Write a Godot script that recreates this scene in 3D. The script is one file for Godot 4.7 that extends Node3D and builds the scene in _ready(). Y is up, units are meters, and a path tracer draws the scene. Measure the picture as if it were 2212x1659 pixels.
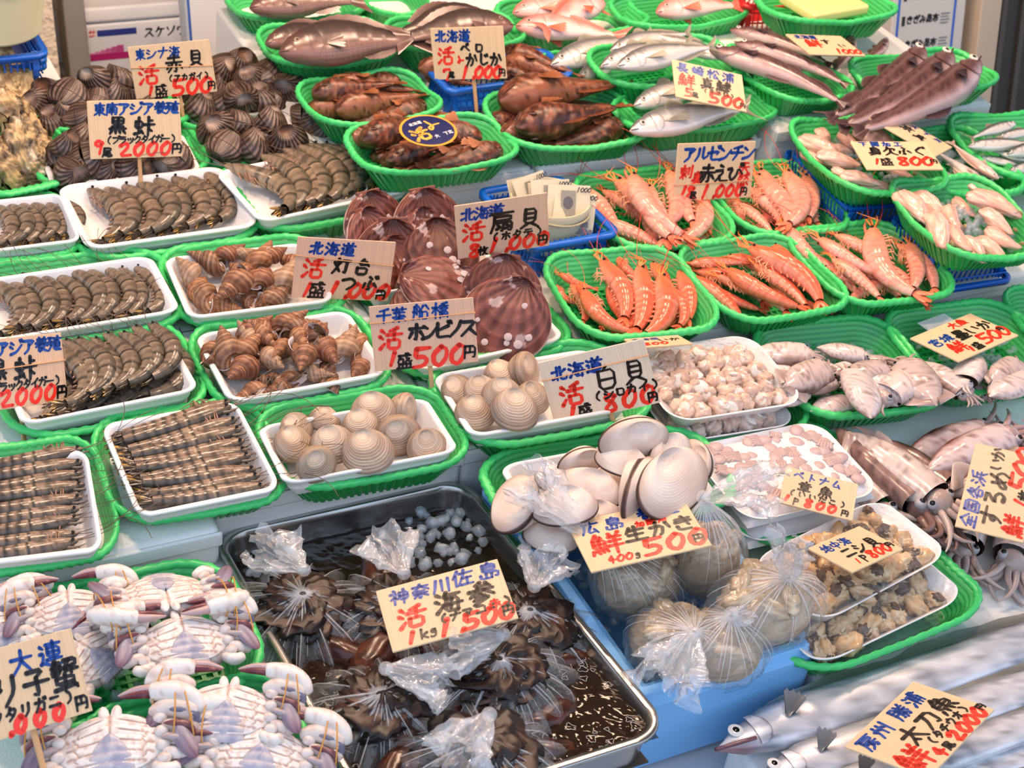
extends Node3D
# A fishmonger's sloping stall: foam boxes in steps, green baskets, white trays, hand-written wooden price boards.
# Everything on the stall is laid out in the stall's own frame M: x along the counter, y off its slope, z down the slope towards the customer.

var M := Transform3D(Basis(Vector3(0.891007, 0, -0.453990), Vector3(0.117501, 0.965926, 0.230609), Vector3(0.438521, -0.258819, 0.860646)), Vector3(0, 0.699752, -2.003060))
var rng := RandomNumberGenerator.new()
var noise := FastNoiseLite.new()

func _ready() -> void:
	# camera
	var cam := Camera3D.new()
	cam.name = "camera"
	add_child(cam)
	cam.position = Vector3(0, 1.55, 0)
	cam.rotation_degrees = Vector3(-23, 0, 0)
	cam.near = 0.05
	cam.far = 60
	var lens := CameraAttributesPhysical.new()
	lens.frustum_focal_length = 49.9
	lens.frustum_focus_distance = 1.95
	lens.exposure_aperture = 9.0
	cam.attributes = lens
	cam.fov = 27.05
	cam.current = true
	# daylight from the open street front
	var we := WorldEnvironment.new()
	we.name = "daylight"
	var env := Environment.new()
	var sky := ProceduralSkyMaterial.new()
	sky.sky_top_color = Color(0.80, 0.88, 1.0)
	sky.sky_horizon_color = Color(0.86, 0.92, 1.0)
	sky.ground_horizon_color = Color(0.55, 0.55, 0.55)
	sky.ground_bottom_color = Color(0.4, 0.4, 0.4)
	sky.sun_angle_max = 0.0
	env.sky = Sky.new()
	env.sky.sky_material = sky
	env.background_mode = Environment.BG_SKY
	env.background_energy_multiplier = 2.0
	env.tonemap_mode = Environment.TONE_MAPPER_LINEAR
	env.tonemap_exposure = 0.8
	env.sdfgi_enabled = true
	env.ssao_enabled = true
	env.ssil_enabled = true
	we.environment = env
	add_child(we)
	rng.seed = 11
	noise.seed = 3
	noise.noise_type = FastNoiseLite.TYPE_SIMPLEX_SMOOTH
	noise.frequency = 0.5
	lamps()
	setting()
	supports()
	baskets_and_trays()
	blue_things()
	steel_pan()
	tiger_prawns()
	red_prawns()
	shells()
	crabs()
	fishes()
	fillets_and_squid()
	packs()
	bags()
	price_boards()
	small_things()

# ---------------------------------------------------------------- lamps over the stall, above the picture
func lamps() -> void:
	var spots := [[-0.55, -0.35], [0.05, -0.55], [0.65, -0.45], [1.2, -0.3], [0.5, 0.35], [-0.35, 0.3]]
	for k in spots.size():
		var p: Vector3 = M * Vector3(spots[k][0], 0, spots[k][1])
		p.y = 2.15
		var o := thing("hanging_lamp", Transform3D(Basis.IDENTITY, p), "warm bulb lamp with white shade hanging over the stall, %s" % ["far left", "back middle", "back right", "far right", "front right", "front left"][k], "lamp", "", true)
		var sh := MB.new()
		var rings := []
		for q in [[0.03, 0.11], [0.045, 0.1], [0.13, 0.0], [0.125, 0.0], [0.04, 0.095], [0.02, 0.1]]:
			var ring := PackedVector3Array()
			for j in 24:
				ring.append(Vector3(cos(TAU * j / 24) * q[0], q[1], sin(TAU * j / 24) * q[0]))
			rings.append(ring)
		sh.loft(rings, [rgb(235, 235, 230)], true, true, true)
		part("lamp_shade", sh, mat("enamel", 0.3), o)
		var cord := MB.new()
		cord.tube([Vector3(0, 0.1, 0), Vector3(0, 0.75, 0)], [0.004], 6, rgb(40, 40, 40))
		part("cord", cord, mat("dark plastic", 0.5), o)
		var bm := MB.new()
		bm.ell(Vector3(0, 0.0, 0), Vector3(0.05, 0.055, 0.05), Color.WHITE, 12, 18)
		part("light_bulb", bm, mat("bulb glow", 0.3, {"emission_enabled": true, "emission": Color(1.0, 0.86, 0.74), "emission_energy_multiplier": 9.0}), o)
		var l := OmniLight3D.new()
		l.name = "bulb_light"
		l.light_color = Color(1.0, 0.84, 0.72)
		l.light_energy = 0.72
		l.light_size = 0.05
		l.omni_range = 12
		l.omni_attenuation = 2.0
		l.shadow_enabled = true
		o.add_child(l)
# ---------------------------------------------------------------- the place
func wbox(m: MB, lo: Vector3, hi: Vector3, col: Color, r := 0.0) -> void:
	if r > 0:
		m.rbox((lo + hi) / 2, hi - lo, r, col)
	else:
		m.box((lo + hi) / 2, hi - lo, col)

func struct(called: String, m: MB, ma: Material, xf: Transform3D) -> void:
	var o := MeshInstance3D.new()
	o.name = called
	o.mesh = m.mesh()
	o.material_override = ma
	o.transform = xf
	o.set_meta("kind", "structure")
	add_child(o)

var TURN := Basis(Vector3.UP, deg_to_rad(27.0))

func setting() -> void:
	var plaster := mat("rough plaster", 0.85, {"normal_enabled": true, "normal_texture": noise_tex(0.06, 256, true, 6.0), "uv1_triplanar": true, "uv1_scale": Vector3(3, 3, 3), "normal_scale": 0.8})
	var plain := mat("paint", 0.6)
	var m := MB.new()
	wbox(m, Vector3(-5, -0.1, -7), Vector3(6, 0, 4), rgb(120, 118, 114))
	struct("floor", m, mat("concrete", 0.7, {"normal_enabled": true, "normal_texture": noise_tex(0.05, 256, true, 4.0), "uv1_triplanar": true}), Transform3D.IDENTITY)
	m = MB.new()
	wbox(m, Vector3(-4.5, 2.95, -5.5), Vector3(5.5, 3.05, -0.6), rgb(190, 188, 184))
	struct("ceiling", m, plain, Transform3D.IDENTITY)
	# the plastered pier at the left, the back wall, the door post at the right
	m = MB.new()
	wbox(m, Vector3(-1.6, -1.4, -0.35), Vector3(0, 2, 0), rgb(214, 196, 170))
	struct("wall_left", m, plaster, Transform3D(TURN, bg(118, 60, 3.25)))
	m = MB.new()
	wbox(m, Vector3(-3, -1.6, -0.15), Vector3(4.5, 2, 0), rgb(150, 135, 118))
	struct("wall_back", m, plaster, Transform3D(TURN, bg(900, 0, 4.3)))
	m = MB.new()
	wbox(m, Vector3(0.0, -1.4, -0.06), Vector3(0.045, 2, 0), rgb(128, 124, 118), 0.004)
	struct("trim_1", m, mat("steel paint", 0.4), Transform3D(TURN, bg(140, 60, 3.3)))
	m = MB.new()
	wbox(m, Vector3(0.0, -1.5, -0.1), Vector3(0.06, 2, 0), rgb(186, 172, 152), 0.004)
	wbox(m, Vector3(0.075, -1.5, -0.14), Vector3(0.1, 2, -0.05), rgb(96, 88, 80), 0.004)
	struct("trim_2", m, mat("steel paint", 0.4), Transform3D(TURN, bg(2112, 90, 3.5)))
	m = MB.new()
	wbox(m, Vector3(0.1, -1.5, -0.2), Vector3(1.6, 2, -0.12), rgb(62, 58, 54))
	for k in 12:
		wbox(m, Vector3(0.11 + 0.06 * k, -1.5, -0.12), Vector3(0.125 + 0.06 * k, 2, -0.112), rgb(86, 80, 74))
	struct("wall_right", m, mat("steel paint", 0.4), Transform3D(TURN, bg(2112, 90, 3.5)))
	# foam fish boxes stacked behind the stall
	var fo := mat("white foam", 0.42)
	var ink := mat("ink", 0.4)
	var o := thing("foam_box", Transform3D(TURN, bg(180, 180, 3.45)), "white foam fish box with pink and blue print behind the ark shell sign", "box", "", true)
	m = MB.new()
	wbox(m, Vector3(0, 0, -0.3), Vector3(0.265, 0.125, 0), rgb(222, 224, 226), 0.008)
	part("body", m, fo, o)
	m = MB.new()
	wbox(m, Vector3(-0.004, 0.125, -0.3), Vector3(0.27, 0.16, 0.004), rgb(226, 228, 230), 0.008)
	part("lid", m, fo, o)
	m = MB.new()
	wbox(m, Vector3(0.02, 0.046, 0), Vector3(0.3 - 0.05, 0.06, 0.0012), rgb(168, 30, 104))
	for k in 6:
		wbox(m, Vector3(0.02 + k * 0.012, 0.048 + 0.001 * k, 0), Vector3(0.034 + 0.012 * k, 0.063 + 0.0025 * k, 0.0008), rgb(214, 140, 180).lerp(rgb(168, 30, 104), k / 8.0))
	wbox(m, Vector3(0.04, 0.097, 0), Vector3(0.125, 0.11, 0.0012), rgb(38, 52, 128))
	write(m, "サニ", 0.021, -0.112, 0.016, 0.0, 0.002, 0.0012, rgb(226, 96, 60), Vector2(0, 1))
	write(m, "スケソウダラ", 0.142, -0.108, 0.022, 0.0235, 0.0032, 0.0012, rgb(40, 40, 44))
	part("printed_label", m, ink, o)
	o = thing("foam_box", Transform3D(TURN, bg(180, 205, 3.46)), "plain white foam box under the printed fish box", "box", "", true)
	m = MB.new()
	wbox(m, Vector3(-0.01, -0.2, -0.3), Vector3(0.275, 0.02, 0.004), rgb(214, 216, 216), 0.01)
	part("body", m, fo, o)
	o = thing("foam_box", Transform3D(TURN, bg(180, 40, 3.5)), "open foam box of grey fish at the top edge on the left", "box", "", true)
	m = MB.new()
	wbox(m, Vector3(0, 0.03, -0.3), Vector3(0.27, 0.075, 0), rgb(226, 228, 228), 0.008)
	part("body", m, fo, o)
	m = lump(Vector3(0.12, 0.02, 0.1), 0.4, 5.0, 3, rgb(120, 122, 120), rgb(70, 74, 74))
	part("fish_pile", m, mat("fish skin", 0.26), o, Transform3D(Basis.IDENTITY, Vector3(0.135, 0.08, -0.14)), "stuff")
	o = thing("foam_box", Transform3D(TURN, bg(415, 205, 3.3)), "tall grey-white foam box with a blue edge left of the fish baskets", "box", "", true)
	m = MB.new()
	wbox(m, Vector3(0, -0.2, -0.06), Vector3(0.12, 0.3, 0), rgb(206, 208, 210), 0.01)
	part("body", m, fo, o)
	m = MB.new()
	wbox(m, Vector3(0.004, -0.15, 0), Vector3(0.009, 0.3, 0.001), rgb(48, 84, 160))
	wbox(m, Vector3(0.1, -0.15, 0), Vector3(0.106, 0.3, 0.001), rgb(48, 84, 160))
	part("printed_line", m, ink, o)
	# the kelp boxes at the right
	o = thing("kelp_carton", Transform3D(TURN, bg(1912, 215, 3.45)), "pale carton with three printed rows and blue edge lines at the right", "box", "", true)
	m = MB.new()
	wbox(m, Vector3(0, -0.3, -0.3), Vector3(0.2, 0.4, 0), rgb(198, 196, 190), 0.003)
	part("body", m, mat("carton", 0.6), o)
	m = MB.new()
	for k in [0.012, 0.166]:
		wbox(m, Vector3(k, -0.05, 0), Vector3(k + 0.006, 0.4, 0.001), rgb(52, 96, 186))
	for k in 4:
		var y := 0.275 - 0.052 * k
		wbox(m, Vector3(0.026, y - 0.016, 0), Vector3(0.034, y + 0.004, 0.001), rgb(40, 40, 40))
		write(m, "きざみ昆布", 0.038, -y - 0.004, 0.0175, 0.0178, 0.003, 0.001, rgb(40, 42, 44))
		for l in 4:
			wbox(m, Vector3(0.132, y - 0.018 + 0.0065 * l, 0), Vector3(0.152 + 0.004 * (l % 2), y - 0.0155 + 0.0065 * l, 0.001), rgb(120, 120, 118))
	part("printed_text", m, ink, o)
	o = thing("wooden_panel", Transform3D(TURN, bg(1880, 215, 4.0)), "dark brown wooden board between the yellow block basket and the carton", "board", "", true)
	m = MB.new()
	wbox(m, Vector3(-0.12, -0.3, -0.03), Vector3(0.3, 0.4, 0), rgb(104, 78, 60), 0.003)
	part("board", m, mat("dark wood", 0.6), o)

func foam(lo: Vector3, hi: Vector3, label: String, lip := true) -> Node3D:   # a foam box or lid, in stall coordinates
	var o := thing("foam_box", at((lo + hi) / 2), label, "box", "foam boxes carrying the display")
	var h := (hi - lo) / 2
	var m := MB.new()
	m.rbox(Vector3.ZERO, hi - lo, 0.009, rgb(236, 236, 234), Basis.IDENTITY, 3)
	var ma := mat("packing foam", 0.5, {"normal_enabled": true, "normal_texture": noise_tex(0.13, 256, true, 3.0, FastNoiseLite.TYPE_CELLULAR), "uv1_triplanar": true, "uv1_scale": Vector3(9, 9, 9), "normal_scale": 0.25})
	part("body", m, ma, o)
	if lip:
		m = MB.new()
		m.rbox(Vector3(0, h.y - 0.0135, h.z + 0.001), Vector3(h.x * 2 + 0.003, 0.021, 0.006), 0.003, rgb(234, 234, 233))
		m.rbox(Vector3(h.x * 0.3, -h.y + 0.012, h.z + 0.001), Vector3(h.x * 0.5, 0.02, 0.005), 0.002, rgb(232, 232, 231))
		part("lid_edge", m, ma, o)
	return o

func supports() -> void:
	foam(Vector3(-1.15, -0.058, -0.22), Vector3(-0.46, 0, 0.155), "long white foam box along the front under the striped prawn trays")
	foam(Vector3(-1.15, -0.115, -0.22), Vector3(-0.445, -0.06, 0.172), "white foam lid below the striped prawn trays, above the crabs")
	foam(Vector3(-0.452, -0.11, -0.34), Vector3(-0.122, 0, 0.109), "white foam box under the clams and whelks behind the steel pan")
	foam(Vector3(-0.12, -0.11, -0.34), Vector3(0.122, -0.001, 0.107), "white foam box under the scallops with a seam at its right")
	foam(Vector3(0.126, -0.046, -0.445), Vector3(0.428, 0, -0.038), "white foam lid under the red prawns nearest the scallops")
	foam(Vector3(0.431, -0.046, -0.445), Vector3(0.742, -0.001, -0.044), "white foam lid under the red prawns beside the blue crates")
	foam(Vector3(0.745, -0.05, -0.445), Vector3(1.25, -0.006, -0.03), "white foam lid under the blue crates at the right")
	foam(Vector3(-1.15, -0.06, -0.72), Vector3(-0.462, 0, -0.224), "white foam box under the curled prawns at the left")
	foam(Vector3(-0.458, -0.06, -0.74), Vector3(-0.1, -0.001, -0.344), "white foam box between the prawn trays and the scallops")
	foam(Vector3(-1.25, -0.06, -1.12), Vector3(-0.36, -0.002, -0.724), "white foam box under the ark shells")
	foam(Vector3(-0.098, -0.06, -0.8), Vector3(0.258, 0.05, -0.458), "white foam box under the sculpins with the round sticker")
	var o := foam(Vector3(0.261, -0.06, -0.8), Vector3(0.694, 0.056, -0.45), "lettered white foam box under the horse mackerel")
	var m := MB.new()
	var h := Vector3(0.2165, 0.058, 0.175)
	for k in 3:
		write(m, "DIC"[k], -h.x + 0.06 + 0.045 * k, -0.012, 0.036, 0.0, 0.006, h.z + 0.0045, rgb(176, 172, 166))
	part("printed_letters", m, mat("ink", 0.4), o)
	foam(Vector3(0.698, -0.06, -0.82), Vector3(1.17, 0.085, -0.416), "tall white foam box under the pollock at the right")
	foam(Vector3(-0.06, -0.06, -1.12), Vector3(0.5, 0.062, -0.804), "white foam box under the sea bream baskets at the back")
	foam(Vector3(0.504, -0.06, -1.3), Vector3(1.2, 0.07, -0.824), "white foam box under the snapper baskets at the back")
	foam(Vector3(-1.2, -0.12, 0.176), Vector3(-0.44, -0.062, 0.75), "white foam lid under the two crab baskets", false)
	foam(Vector3(0.152, -0.1, -0.03), Vector3(1.15, -0.056, 0.262), "white foam board under the squid baskets", false)
	foam(Vector3(0.155, -0.14, 0.264), Vector3(1.05, -0.086, 0.572), "white foam board under the wrapped packs", false)
	foam(Vector3(0.012, -0.16, 0.574), Vector3(1.05, -0.1, 1.0), "white foam board under the long silver fish", false)
	o = thing("display_table", at(Vector3(0.02, -0.2, -0.15)), "white sloping table board that carries all the foam boxes", "table")
	m = MB.new()
	wbox(m, Vector3(-1.3, -0.04, -1.2), Vector3(1.3, 0.035, 1.2), rgb(200, 205, 210), 0.01)
	part("table_top", m, mat("table paint", 0.4), o)
	for x in [-1.2, 1.2]:
		for z in [-1.1, 1.1]:
			m = MB.new()
			var foot: Vector3 = M.basis.inverse() * Vector3.DOWN
			var top := Vector3(x, -0.035, z)
			var l: float = (M * (top + Vector3(0.02, -0.2, -0.15))).y
			m.tube([top, top + foot * l], [0.025], 8, rgb(150, 152, 155))
			part("leg", m, mat("steel paint", 0.4), o)

func baskets_and_trays() -> void:
	for b in BASKETS:
		var rim: float = b[7]
		green_basket(at(Vector3(b[1], b[6], b[2]), b[5]), b[3] * 1.13, b[4] * 1.13, rim - b[6] + 0.006, "green plastic basket " + b[0], 0.006 if rim > 0.07 else 0.002)
	for b in TRAYS:
		white_tray(at(Vector3(b[1], b[7] - 0.0312, b[2]), b[5]), b[3] * 1.06, b[4] * 1.06, "white foam tray " + b[0])

func crate(xf: Transform3D, w: float, d: float, h: float, col: Color, label: String, upside := false) -> Node3D:   # a latticed plastic crate
	var o := thing("plastic_crate", xf, label, "crate", "latticed plastic crates")
	var ma := mat("crate plastic", 0.35)
	var m := MB.new()
	var y0 := h if upside else 0.0
	var y1 := 0.0 if upside else h
	var sg := -1.0 if upside else 1.0
	shell(m, w, d, 0.018, [[0.008, y1 - sg * 0.008], [0.0, y1 - sg * 0.008], [0.0, y1], [0.01, y1], [0.011, y1 - sg * 0.006]], col, 5, false)
	part("rim", m, ma, o)
	m = MB.new()
	shell(m, w - 0.04, d - 0.04, 0.012, [[0.0, y0], [0.0, y0 + sg * 0.003], [0.004, y0 + sg * 0.003]], col.darkened(0.1), 5)
	if upside:   # slots in the upturned floor
		for i in 10:
			for j in 5:
				m.box(Vector3((i - 4.5) * (w - 0.06) / 10, y0 + 0.0005, (j - 2) * (d - 0.06) / 5), Vector3((w - 0.06) / 22, 0.0015, (d - 0.06) / 9), rgb(30, 70, 130))
	part("floor", m, ma, o)
	m = MB.new()
	for s in 4:
		var ln := w if s % 2 == 0 else d
		var off := d if s % 2 == 0 else w
		var bs := Basis(Vector3.UP, PI / 2 * s)
		var n := int(ln / 0.0125)
		for k in n + 1:
			var x := -0.5 + float(k) / n
			var wide := 0.011 if k == 0 or k == n else 0.0028
			var a := bs * Vector3(x * (ln - 0.03), y1 - sg * 0.004, off / 2 - 0.008)
			var b := bs * Vector3(x * (ln - 0.052), y0, off / 2 - 0.02)
			m.rbox((a + b) / 2, Vector3(wide, (a - b).length(), 0.003), 0.001, col, bs * Basis(Vector3.RIGHT, -0.012 / h * sg), 1)
		for k in [0.0, 0.36, 0.68]:
			var ii: float = 0.02 - 0.012 * k
			m.rbox(bs * Vector3(0, lerpf(y0, y1, k) + sg * 0.003, off / 2 - ii), Vector3(ln - ii * 2.2, 0.0035 if k > 0 else 0.007, 0.003), 0.001, col, bs, 1)
	part("lattice_wall", m, ma, o, Transform3D.IDENTITY, "stuff")
	return o

func bucket(xf: Transform3D, r: float, h: float, label: String) -> Node3D:
	var o := thing("plastic_bucket", xf, label, "bucket")
	var m := MB.new()
	var rings := []
	for q in [[0.78, 0.0], [0.8, 0.004], [0.95, h - 0.012], [1.0, h - 0.012], [1.0, h], [0.95, h], [0.93, h - 0.01], [0.77, 0.008], [0.7, 0.006]]:
		var ring := PackedVector3Array()
		for j in 40:
			ring.append(Vector3(cos(TAU * j / 40) * q[0] * r, q[1], sin(TAU * j / 40) * q[0] * r))
		rings.append(ring)
	m.loft(rings, [rgb(234, 224, 184)], true, true, true)
	part("bucket_wall", m, mat("cream plastic", 0.4, {"backlight_enabled": true, "backlight": Color(0.3, 0.3, 0.3)}), o)
	var hm := MB.new()
	var pts := []
	for k in 15:
		var a := PI * k / 14.0
		pts.append(Vector3(cos(a) * r, h - 0.006 - sin(a) * 0.01, sin(a) * r * 1.02))
	hm.tube(pts, [0.0016], 6, rgb(214, 200, 150))
	part("handle", hm, mat("cream plastic", 0.4), o)
	return o

func blue_things() -> void:
	var bl := rgb(14, 92, 190)
	for c in CRATES:
		crate(at(Vector3(c[1], c[6], c[2]), c[5]), c[3], c[4], c[7] - c[6], rgb(206, 40, 44) if c[8] == 2 else bl, c[0], c[8] == 1)
	var b: Array = BUCKETS[0]
	bucket(at(Vector3(b[0], 0.008, b[2]), 0.5), 0.062, 0.078, "cream plastic bucket full of banknotes in the blue crate")
	var bills := []
	for k in 9:
		var o := thing("banknote", at(Vector3(b[0], 0.02, b[2]) + Vector3(-0.026 + 0.0065 * k, 0.052 + 0.006 * sin(k * 2.0), -0.028 + 0.0072 * k), 0.15 - 0.08 * k + 0.2 * sin(k * 1.7), 0.12 * sin(k * 3.0), -0.45 - 0.1 * (k % 3), 0.85), "", "banknote", "banknotes in the cream bucket")
		o.set_meta("category", "banknote")
		var m := MB.new()
		m.grid(2, 8, func(u: float, v: float): return [Vector3(-0.038 + 0.076 * u, -0.04 + 0.08 * v, 0.004 * sin(v * PI) + 0.0), rgb(214, 204, 176)])
		part("paper", m, mat("paper", 0.7), o)
		m = MB.new()
		wbox(m, Vector3(-0.014, -0.02, 0.0045), Vector3(0.012, 0.03, 0.0052), rgb(150, 144, 130))
		m.ell(Vector3(-0.001, 0.008, 0.0052), Vector3(0.009, 0.012, 0.0006), rgb(92, 90, 96), 6, 12)
		wbox(m, Vector3(-0.036, -0.035, 0.0032), Vector3(0.036, -0.025, 0.0039), rgb(110, 108, 120))
		write(m, "1000", 0.012, -0.036, 0.009, 0.0065, 0.0016, 0.0058, rgb(46, 50, 60))
		part("print", m, mat("ink", 0.4), o)
		bills.append(o)
	name_rows(bills, "thousand banknote", "standing in the cream bucket", 12)
	b = BUCKETS[1]
	bucket(at(Vector3(b[0], b[1], b[2])), 0.09, 0.11, "cream plastic bucket on the stack of blue crates at the left edge")

func steel_pan() -> void:
	var st := mat("stainless steel", 0.24, {"metallic": 0.95})
	var xf := at(Vector3(-0.285, -0.1, 0.372), 0.01, 0.0, -0.105)
	var o := thing("steel_pan", xf, "large stainless steel pan of brown water with bagged sea cucumbers", "pan")
	var m := MB.new()
	shell(m, 0.345, 0.515, 0.045, [[0.03, 0.0], [0.02, 0.006], [0.011, 0.07], [0.003, 0.074], [0.0, 0.0765], [0.001, 0.0795], [0.006, 0.0805], [0.011, 0.079], [0.0125, 0.07], [0.021, 0.01], [0.03, 0.004]], rgb(178, 178, 176), 12)
	part("pan_wall", m, st, o)
	m = MB.new()
	m.grid(90, 130, func(u: float, v: float):
		var x := (u - 0.5) * 0.318
		var z := (v - 0.5) * 0.488
		return [Vector3(x, 0.0022 * nz(Vector3(x * 90, z * 90, 3)) + 0.0012 * nz(Vector3(x * 260, z * 260, 1)), z), rgb(84, 72, 62)])
	solo("water", m, mat("brown water", 0.04, {"transparency": BaseMaterial3D.TRANSPARENCY_ALPHA, "albedo_color": Color(0.56, 0.49, 0.43, 0.8)}), at(Vector3(-0.285, -0.043, 0.372), 0.01, 0.0, -0.15), "murky brown water in the steel pan around the tied bags", "water", "", "stuff")
	var fr := MB.new()   # rings of froth
	var q0 := RandomNumberGenerator.new()
	q0.seed = 5
	for k in 420:
		var ce := Vector3(q0.randf_range(-0.155, 0.155), 0.0016, q0.randf_range(-0.12, 0.24))
		if nz(ce * 28.0) < -0.02:
			continue
		var ra := q0.randf_range(0.001, 0.0062)
		var pts := []
		var a0 := q0.randf() * TAU
		for j in 13:
			pts.append(ce + Vector3(cos(a0 + j * TAU / 12), 0, sin(a0 + j * TAU / 12)) * ra * (1 + 0.35 * sin(j * 1.7 + k)))
		fr.tube(pts, [0.0004], 4, rgb(190, 186, 176))
	solo("froth", fr, mat("froth", 0.2), at(Vector3(-0.285, -0.043, 0.372), 0.01, 0.0, -0.15), "curls of pale froth on the brown water in the steel pan", "foam", "", "stuff")
	m = MB.new()
	wbox(m, Vector3(-0.155, -0.001, -0.24), Vector3(0.155, 0.001, 0.24), rgb(70, 60, 52))
	solo("sediment", m, mat("silt", 0.8), at(Vector3(-0.285, -0.075, 0.372), 0.01, 0.0, -0.12), "dark silt on the bottom of the steel pan", "silt", "", "stuff")
	# sea cucumbers under the water
	var cu := []
	var kinds := []
	for k in 4:
		var mm := MB.new()
		var pts := []
		var rad := []
		for q in 11:
			var s := q / 10.0
			pts.append(Vector3(0.012 * sin(s * 3 + k), 0.0, -0.055 + 0.11 * s))
			rad.append(0.019 * pow(sin(PI * (0.04 + 0.92 * s)), 0.55))
		mm.tube(pts, rad, 14, rgb(74, 38, 26))
		for i in mm.v.size():
			var q: Vector3 = mm.v[i]
			mm.v[i] = q + Vector3(nz(q * 190.0), nz(q * 190.0 + Vector3(9, 0, 0)), 0) * 0.005
			mm.c[i] = rgb(86, 42, 28).lerp(rgb(34, 24, 22), clampf(0.5 + nz(q * 120.0 + Vector3(k, 0, 0)) * 1.4, 0, 1))
		var p := Node3D.new()
		part("body", mm, mat("shellfish skin", 0.24), p)
		kinds.append(p)
	for k in 26:
		var x := rng.randf_range(-0.13, 0.13)
		var z := rng.randf_range(-0.17, 0.22)
		var c := copy(kinds[k % 4], "sea_cucumber", at(Vector3(-0.285 + x, -0.052 + 0.15 * z + 0.006 * (k % 3), 0.372 + z), rng.randf() * TAU, 0, rng.randf_range(-0.15, 0.15), rng.randf_range(0.8, 1.15)), "sea cucumber", "sea cucumbers in the pan")
		cu.append(c)
	name_rows(cu, "dark red-brown sea cucumber", "under the water of the steel pan", 5)
	for a in [[-0.2, -0.05, 0.205, 0.075, 0.05, 60, "heap of small clear ice pieces in the back right pan corner"], [-0.425, -0.05, 0.2, 0.03, 0.03, 8, "small clear ice pieces in the back left pan corner"]]:
		solo("ice", ice_bits(a[5], Vector2(a[3], a[4]), 0.0125, int(a[5])), mat("ice", 0.12, {"transparency": BaseMaterial3D.TRANSPARENCY_ALPHA, "albedo_color": Color(0.9, 0.94, 0.97, 0.22)}), at(Vector3(a[0], a[1], a[2])), a[6], "ice", "", "stuff")

# ---------------------------------------------------------------- prawns
func lay(proto: Node3D, called: String, p: Array, lift: float, len0: float, cat: String, group: String, roll := 0.0, pitch := 0.0, flip := false) -> Node3D:   # p: x z x2 z2 h -> from head to tail
	var d := Vector2(p[2] - p[0], p[3] - p[1])
	var s := d.length() / len0
	roll = -roll if flip else roll
	var xf := at(Vector3((p[0] + p[2]) / 2, p[4] + lift, (p[1] + p[3]) / 2), atan2(d.x, d.y), roll, pitch, s)
	if flip:
		xf = xf * Transform3D(Basis.from_scale(Vector3(-1, 1, 1)), Vector3.ZERO)
	return copy(proto, called, xf, cat, group)

func tiger_prawns() -> void:
	var curl := []
	for k in 5:
		curl.append(prawn("tiger", [1.5, 1.75, 1.35, 1.6, 1.9][k], 20 + k))
	var straight := []
	for k in 4:
		straight.append(prawn("tiger", [0.35, 0.2, 0.45, 0.28][k], 40 + k))
	var i := 0
	for t in [[PRAWN_T1, "tray below the 2,000 yen sign", curl], [PRAWN_T2, "tray next to the sculpins", curl], [PRAWN_T3, "tray at the left edge, second row", curl], [PRAWN_T13, "tray left of the upper whelks", curl],
			[PRAWN_T14A, "upper layer, tray behind the cut sign", curl], [PRAWN_T14B, "lower layer, tray behind the cut sign", curl], [PRAWN_T15, "tray left of the clams", straight], [PRAWN_T16, "bottom tray at the left edge", straight]]:
		var l := []
		for p in t[0]:
			i += 1
			l.append(lay(t[2][i % t[2].size()], "tiger_prawn", p, -0.012, 1.0, "prawn", "tiger prawns", rng.randf_range(-0.15, 0.15), rng.randf_range(-0.05, 0.05)))
		if t[2] == straight:
			name_rows(l, "straight striped prawn", t[1], 12, true)
		else:
			name_rows(l, "curled grey prawn", t[1], 12)

func red_prawns() -> void:
	var a := []
	var b := []
	for k in 4:
		a.append(prawn("red", [0.7, 1.1, 0.45, 0.9][k], 60 + k))
		b.append(prawn("frosted", [0.5, 0.8, 0.35, 1.0][k], 70 + k))
	var i := 0
	for t in [[EBI_A, "basket left of the 18-prawn sign", b], [EBI_B, "basket right of the 18-prawn sign", b], [EBI_C, "basket nearest the scallops", a], [EBI_D, "middle basket of the front row", a], [EBI_E, "basket beside the lower blue crate", b]]:
		var l := []
		for p in t[0]:
			i += 1
			l.append(lay(t[2][i % 4], "red_prawn", p, -0.016, 1.0, "prawn", "red prawns", rng.randf_range(-0.3, 0.3), 0.05, i % 3 == 0))
		name_rows(l, "frosted pink prawn" if t[2] == b else "orange-red prawn", t[1], 6)

# ---------------------------------------------------------------- shells
func pile(protos: Array, called: String, list: Array, cat: String, what: String, where: String, s0: float, per := 6) -> void:   # list: x h z yaw pitch (size)
	var l := []
	var k := 0
	for p in list:
		var s: float = s0 * (p[5] if p.size() > 5 else rng.randf_range(0.88, 1.12))
		l.append(copy(protos[k % protos.size()], called, at(Vector3(p[0], p[1] - 0.008, p[2]), p[3] + rng.randf_range(-0.4, 0.4), rng.randf_range(-0.25, 0.25) * (3.0 if called == "ark_shell" else 1.0), p[4] + (rng.randf_range(-0.3, 0.9) if called == "ark_shell" else 0.0), s), cat, what + "s"))
		k += 1
	name_rows(l, what, where, per)

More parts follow.
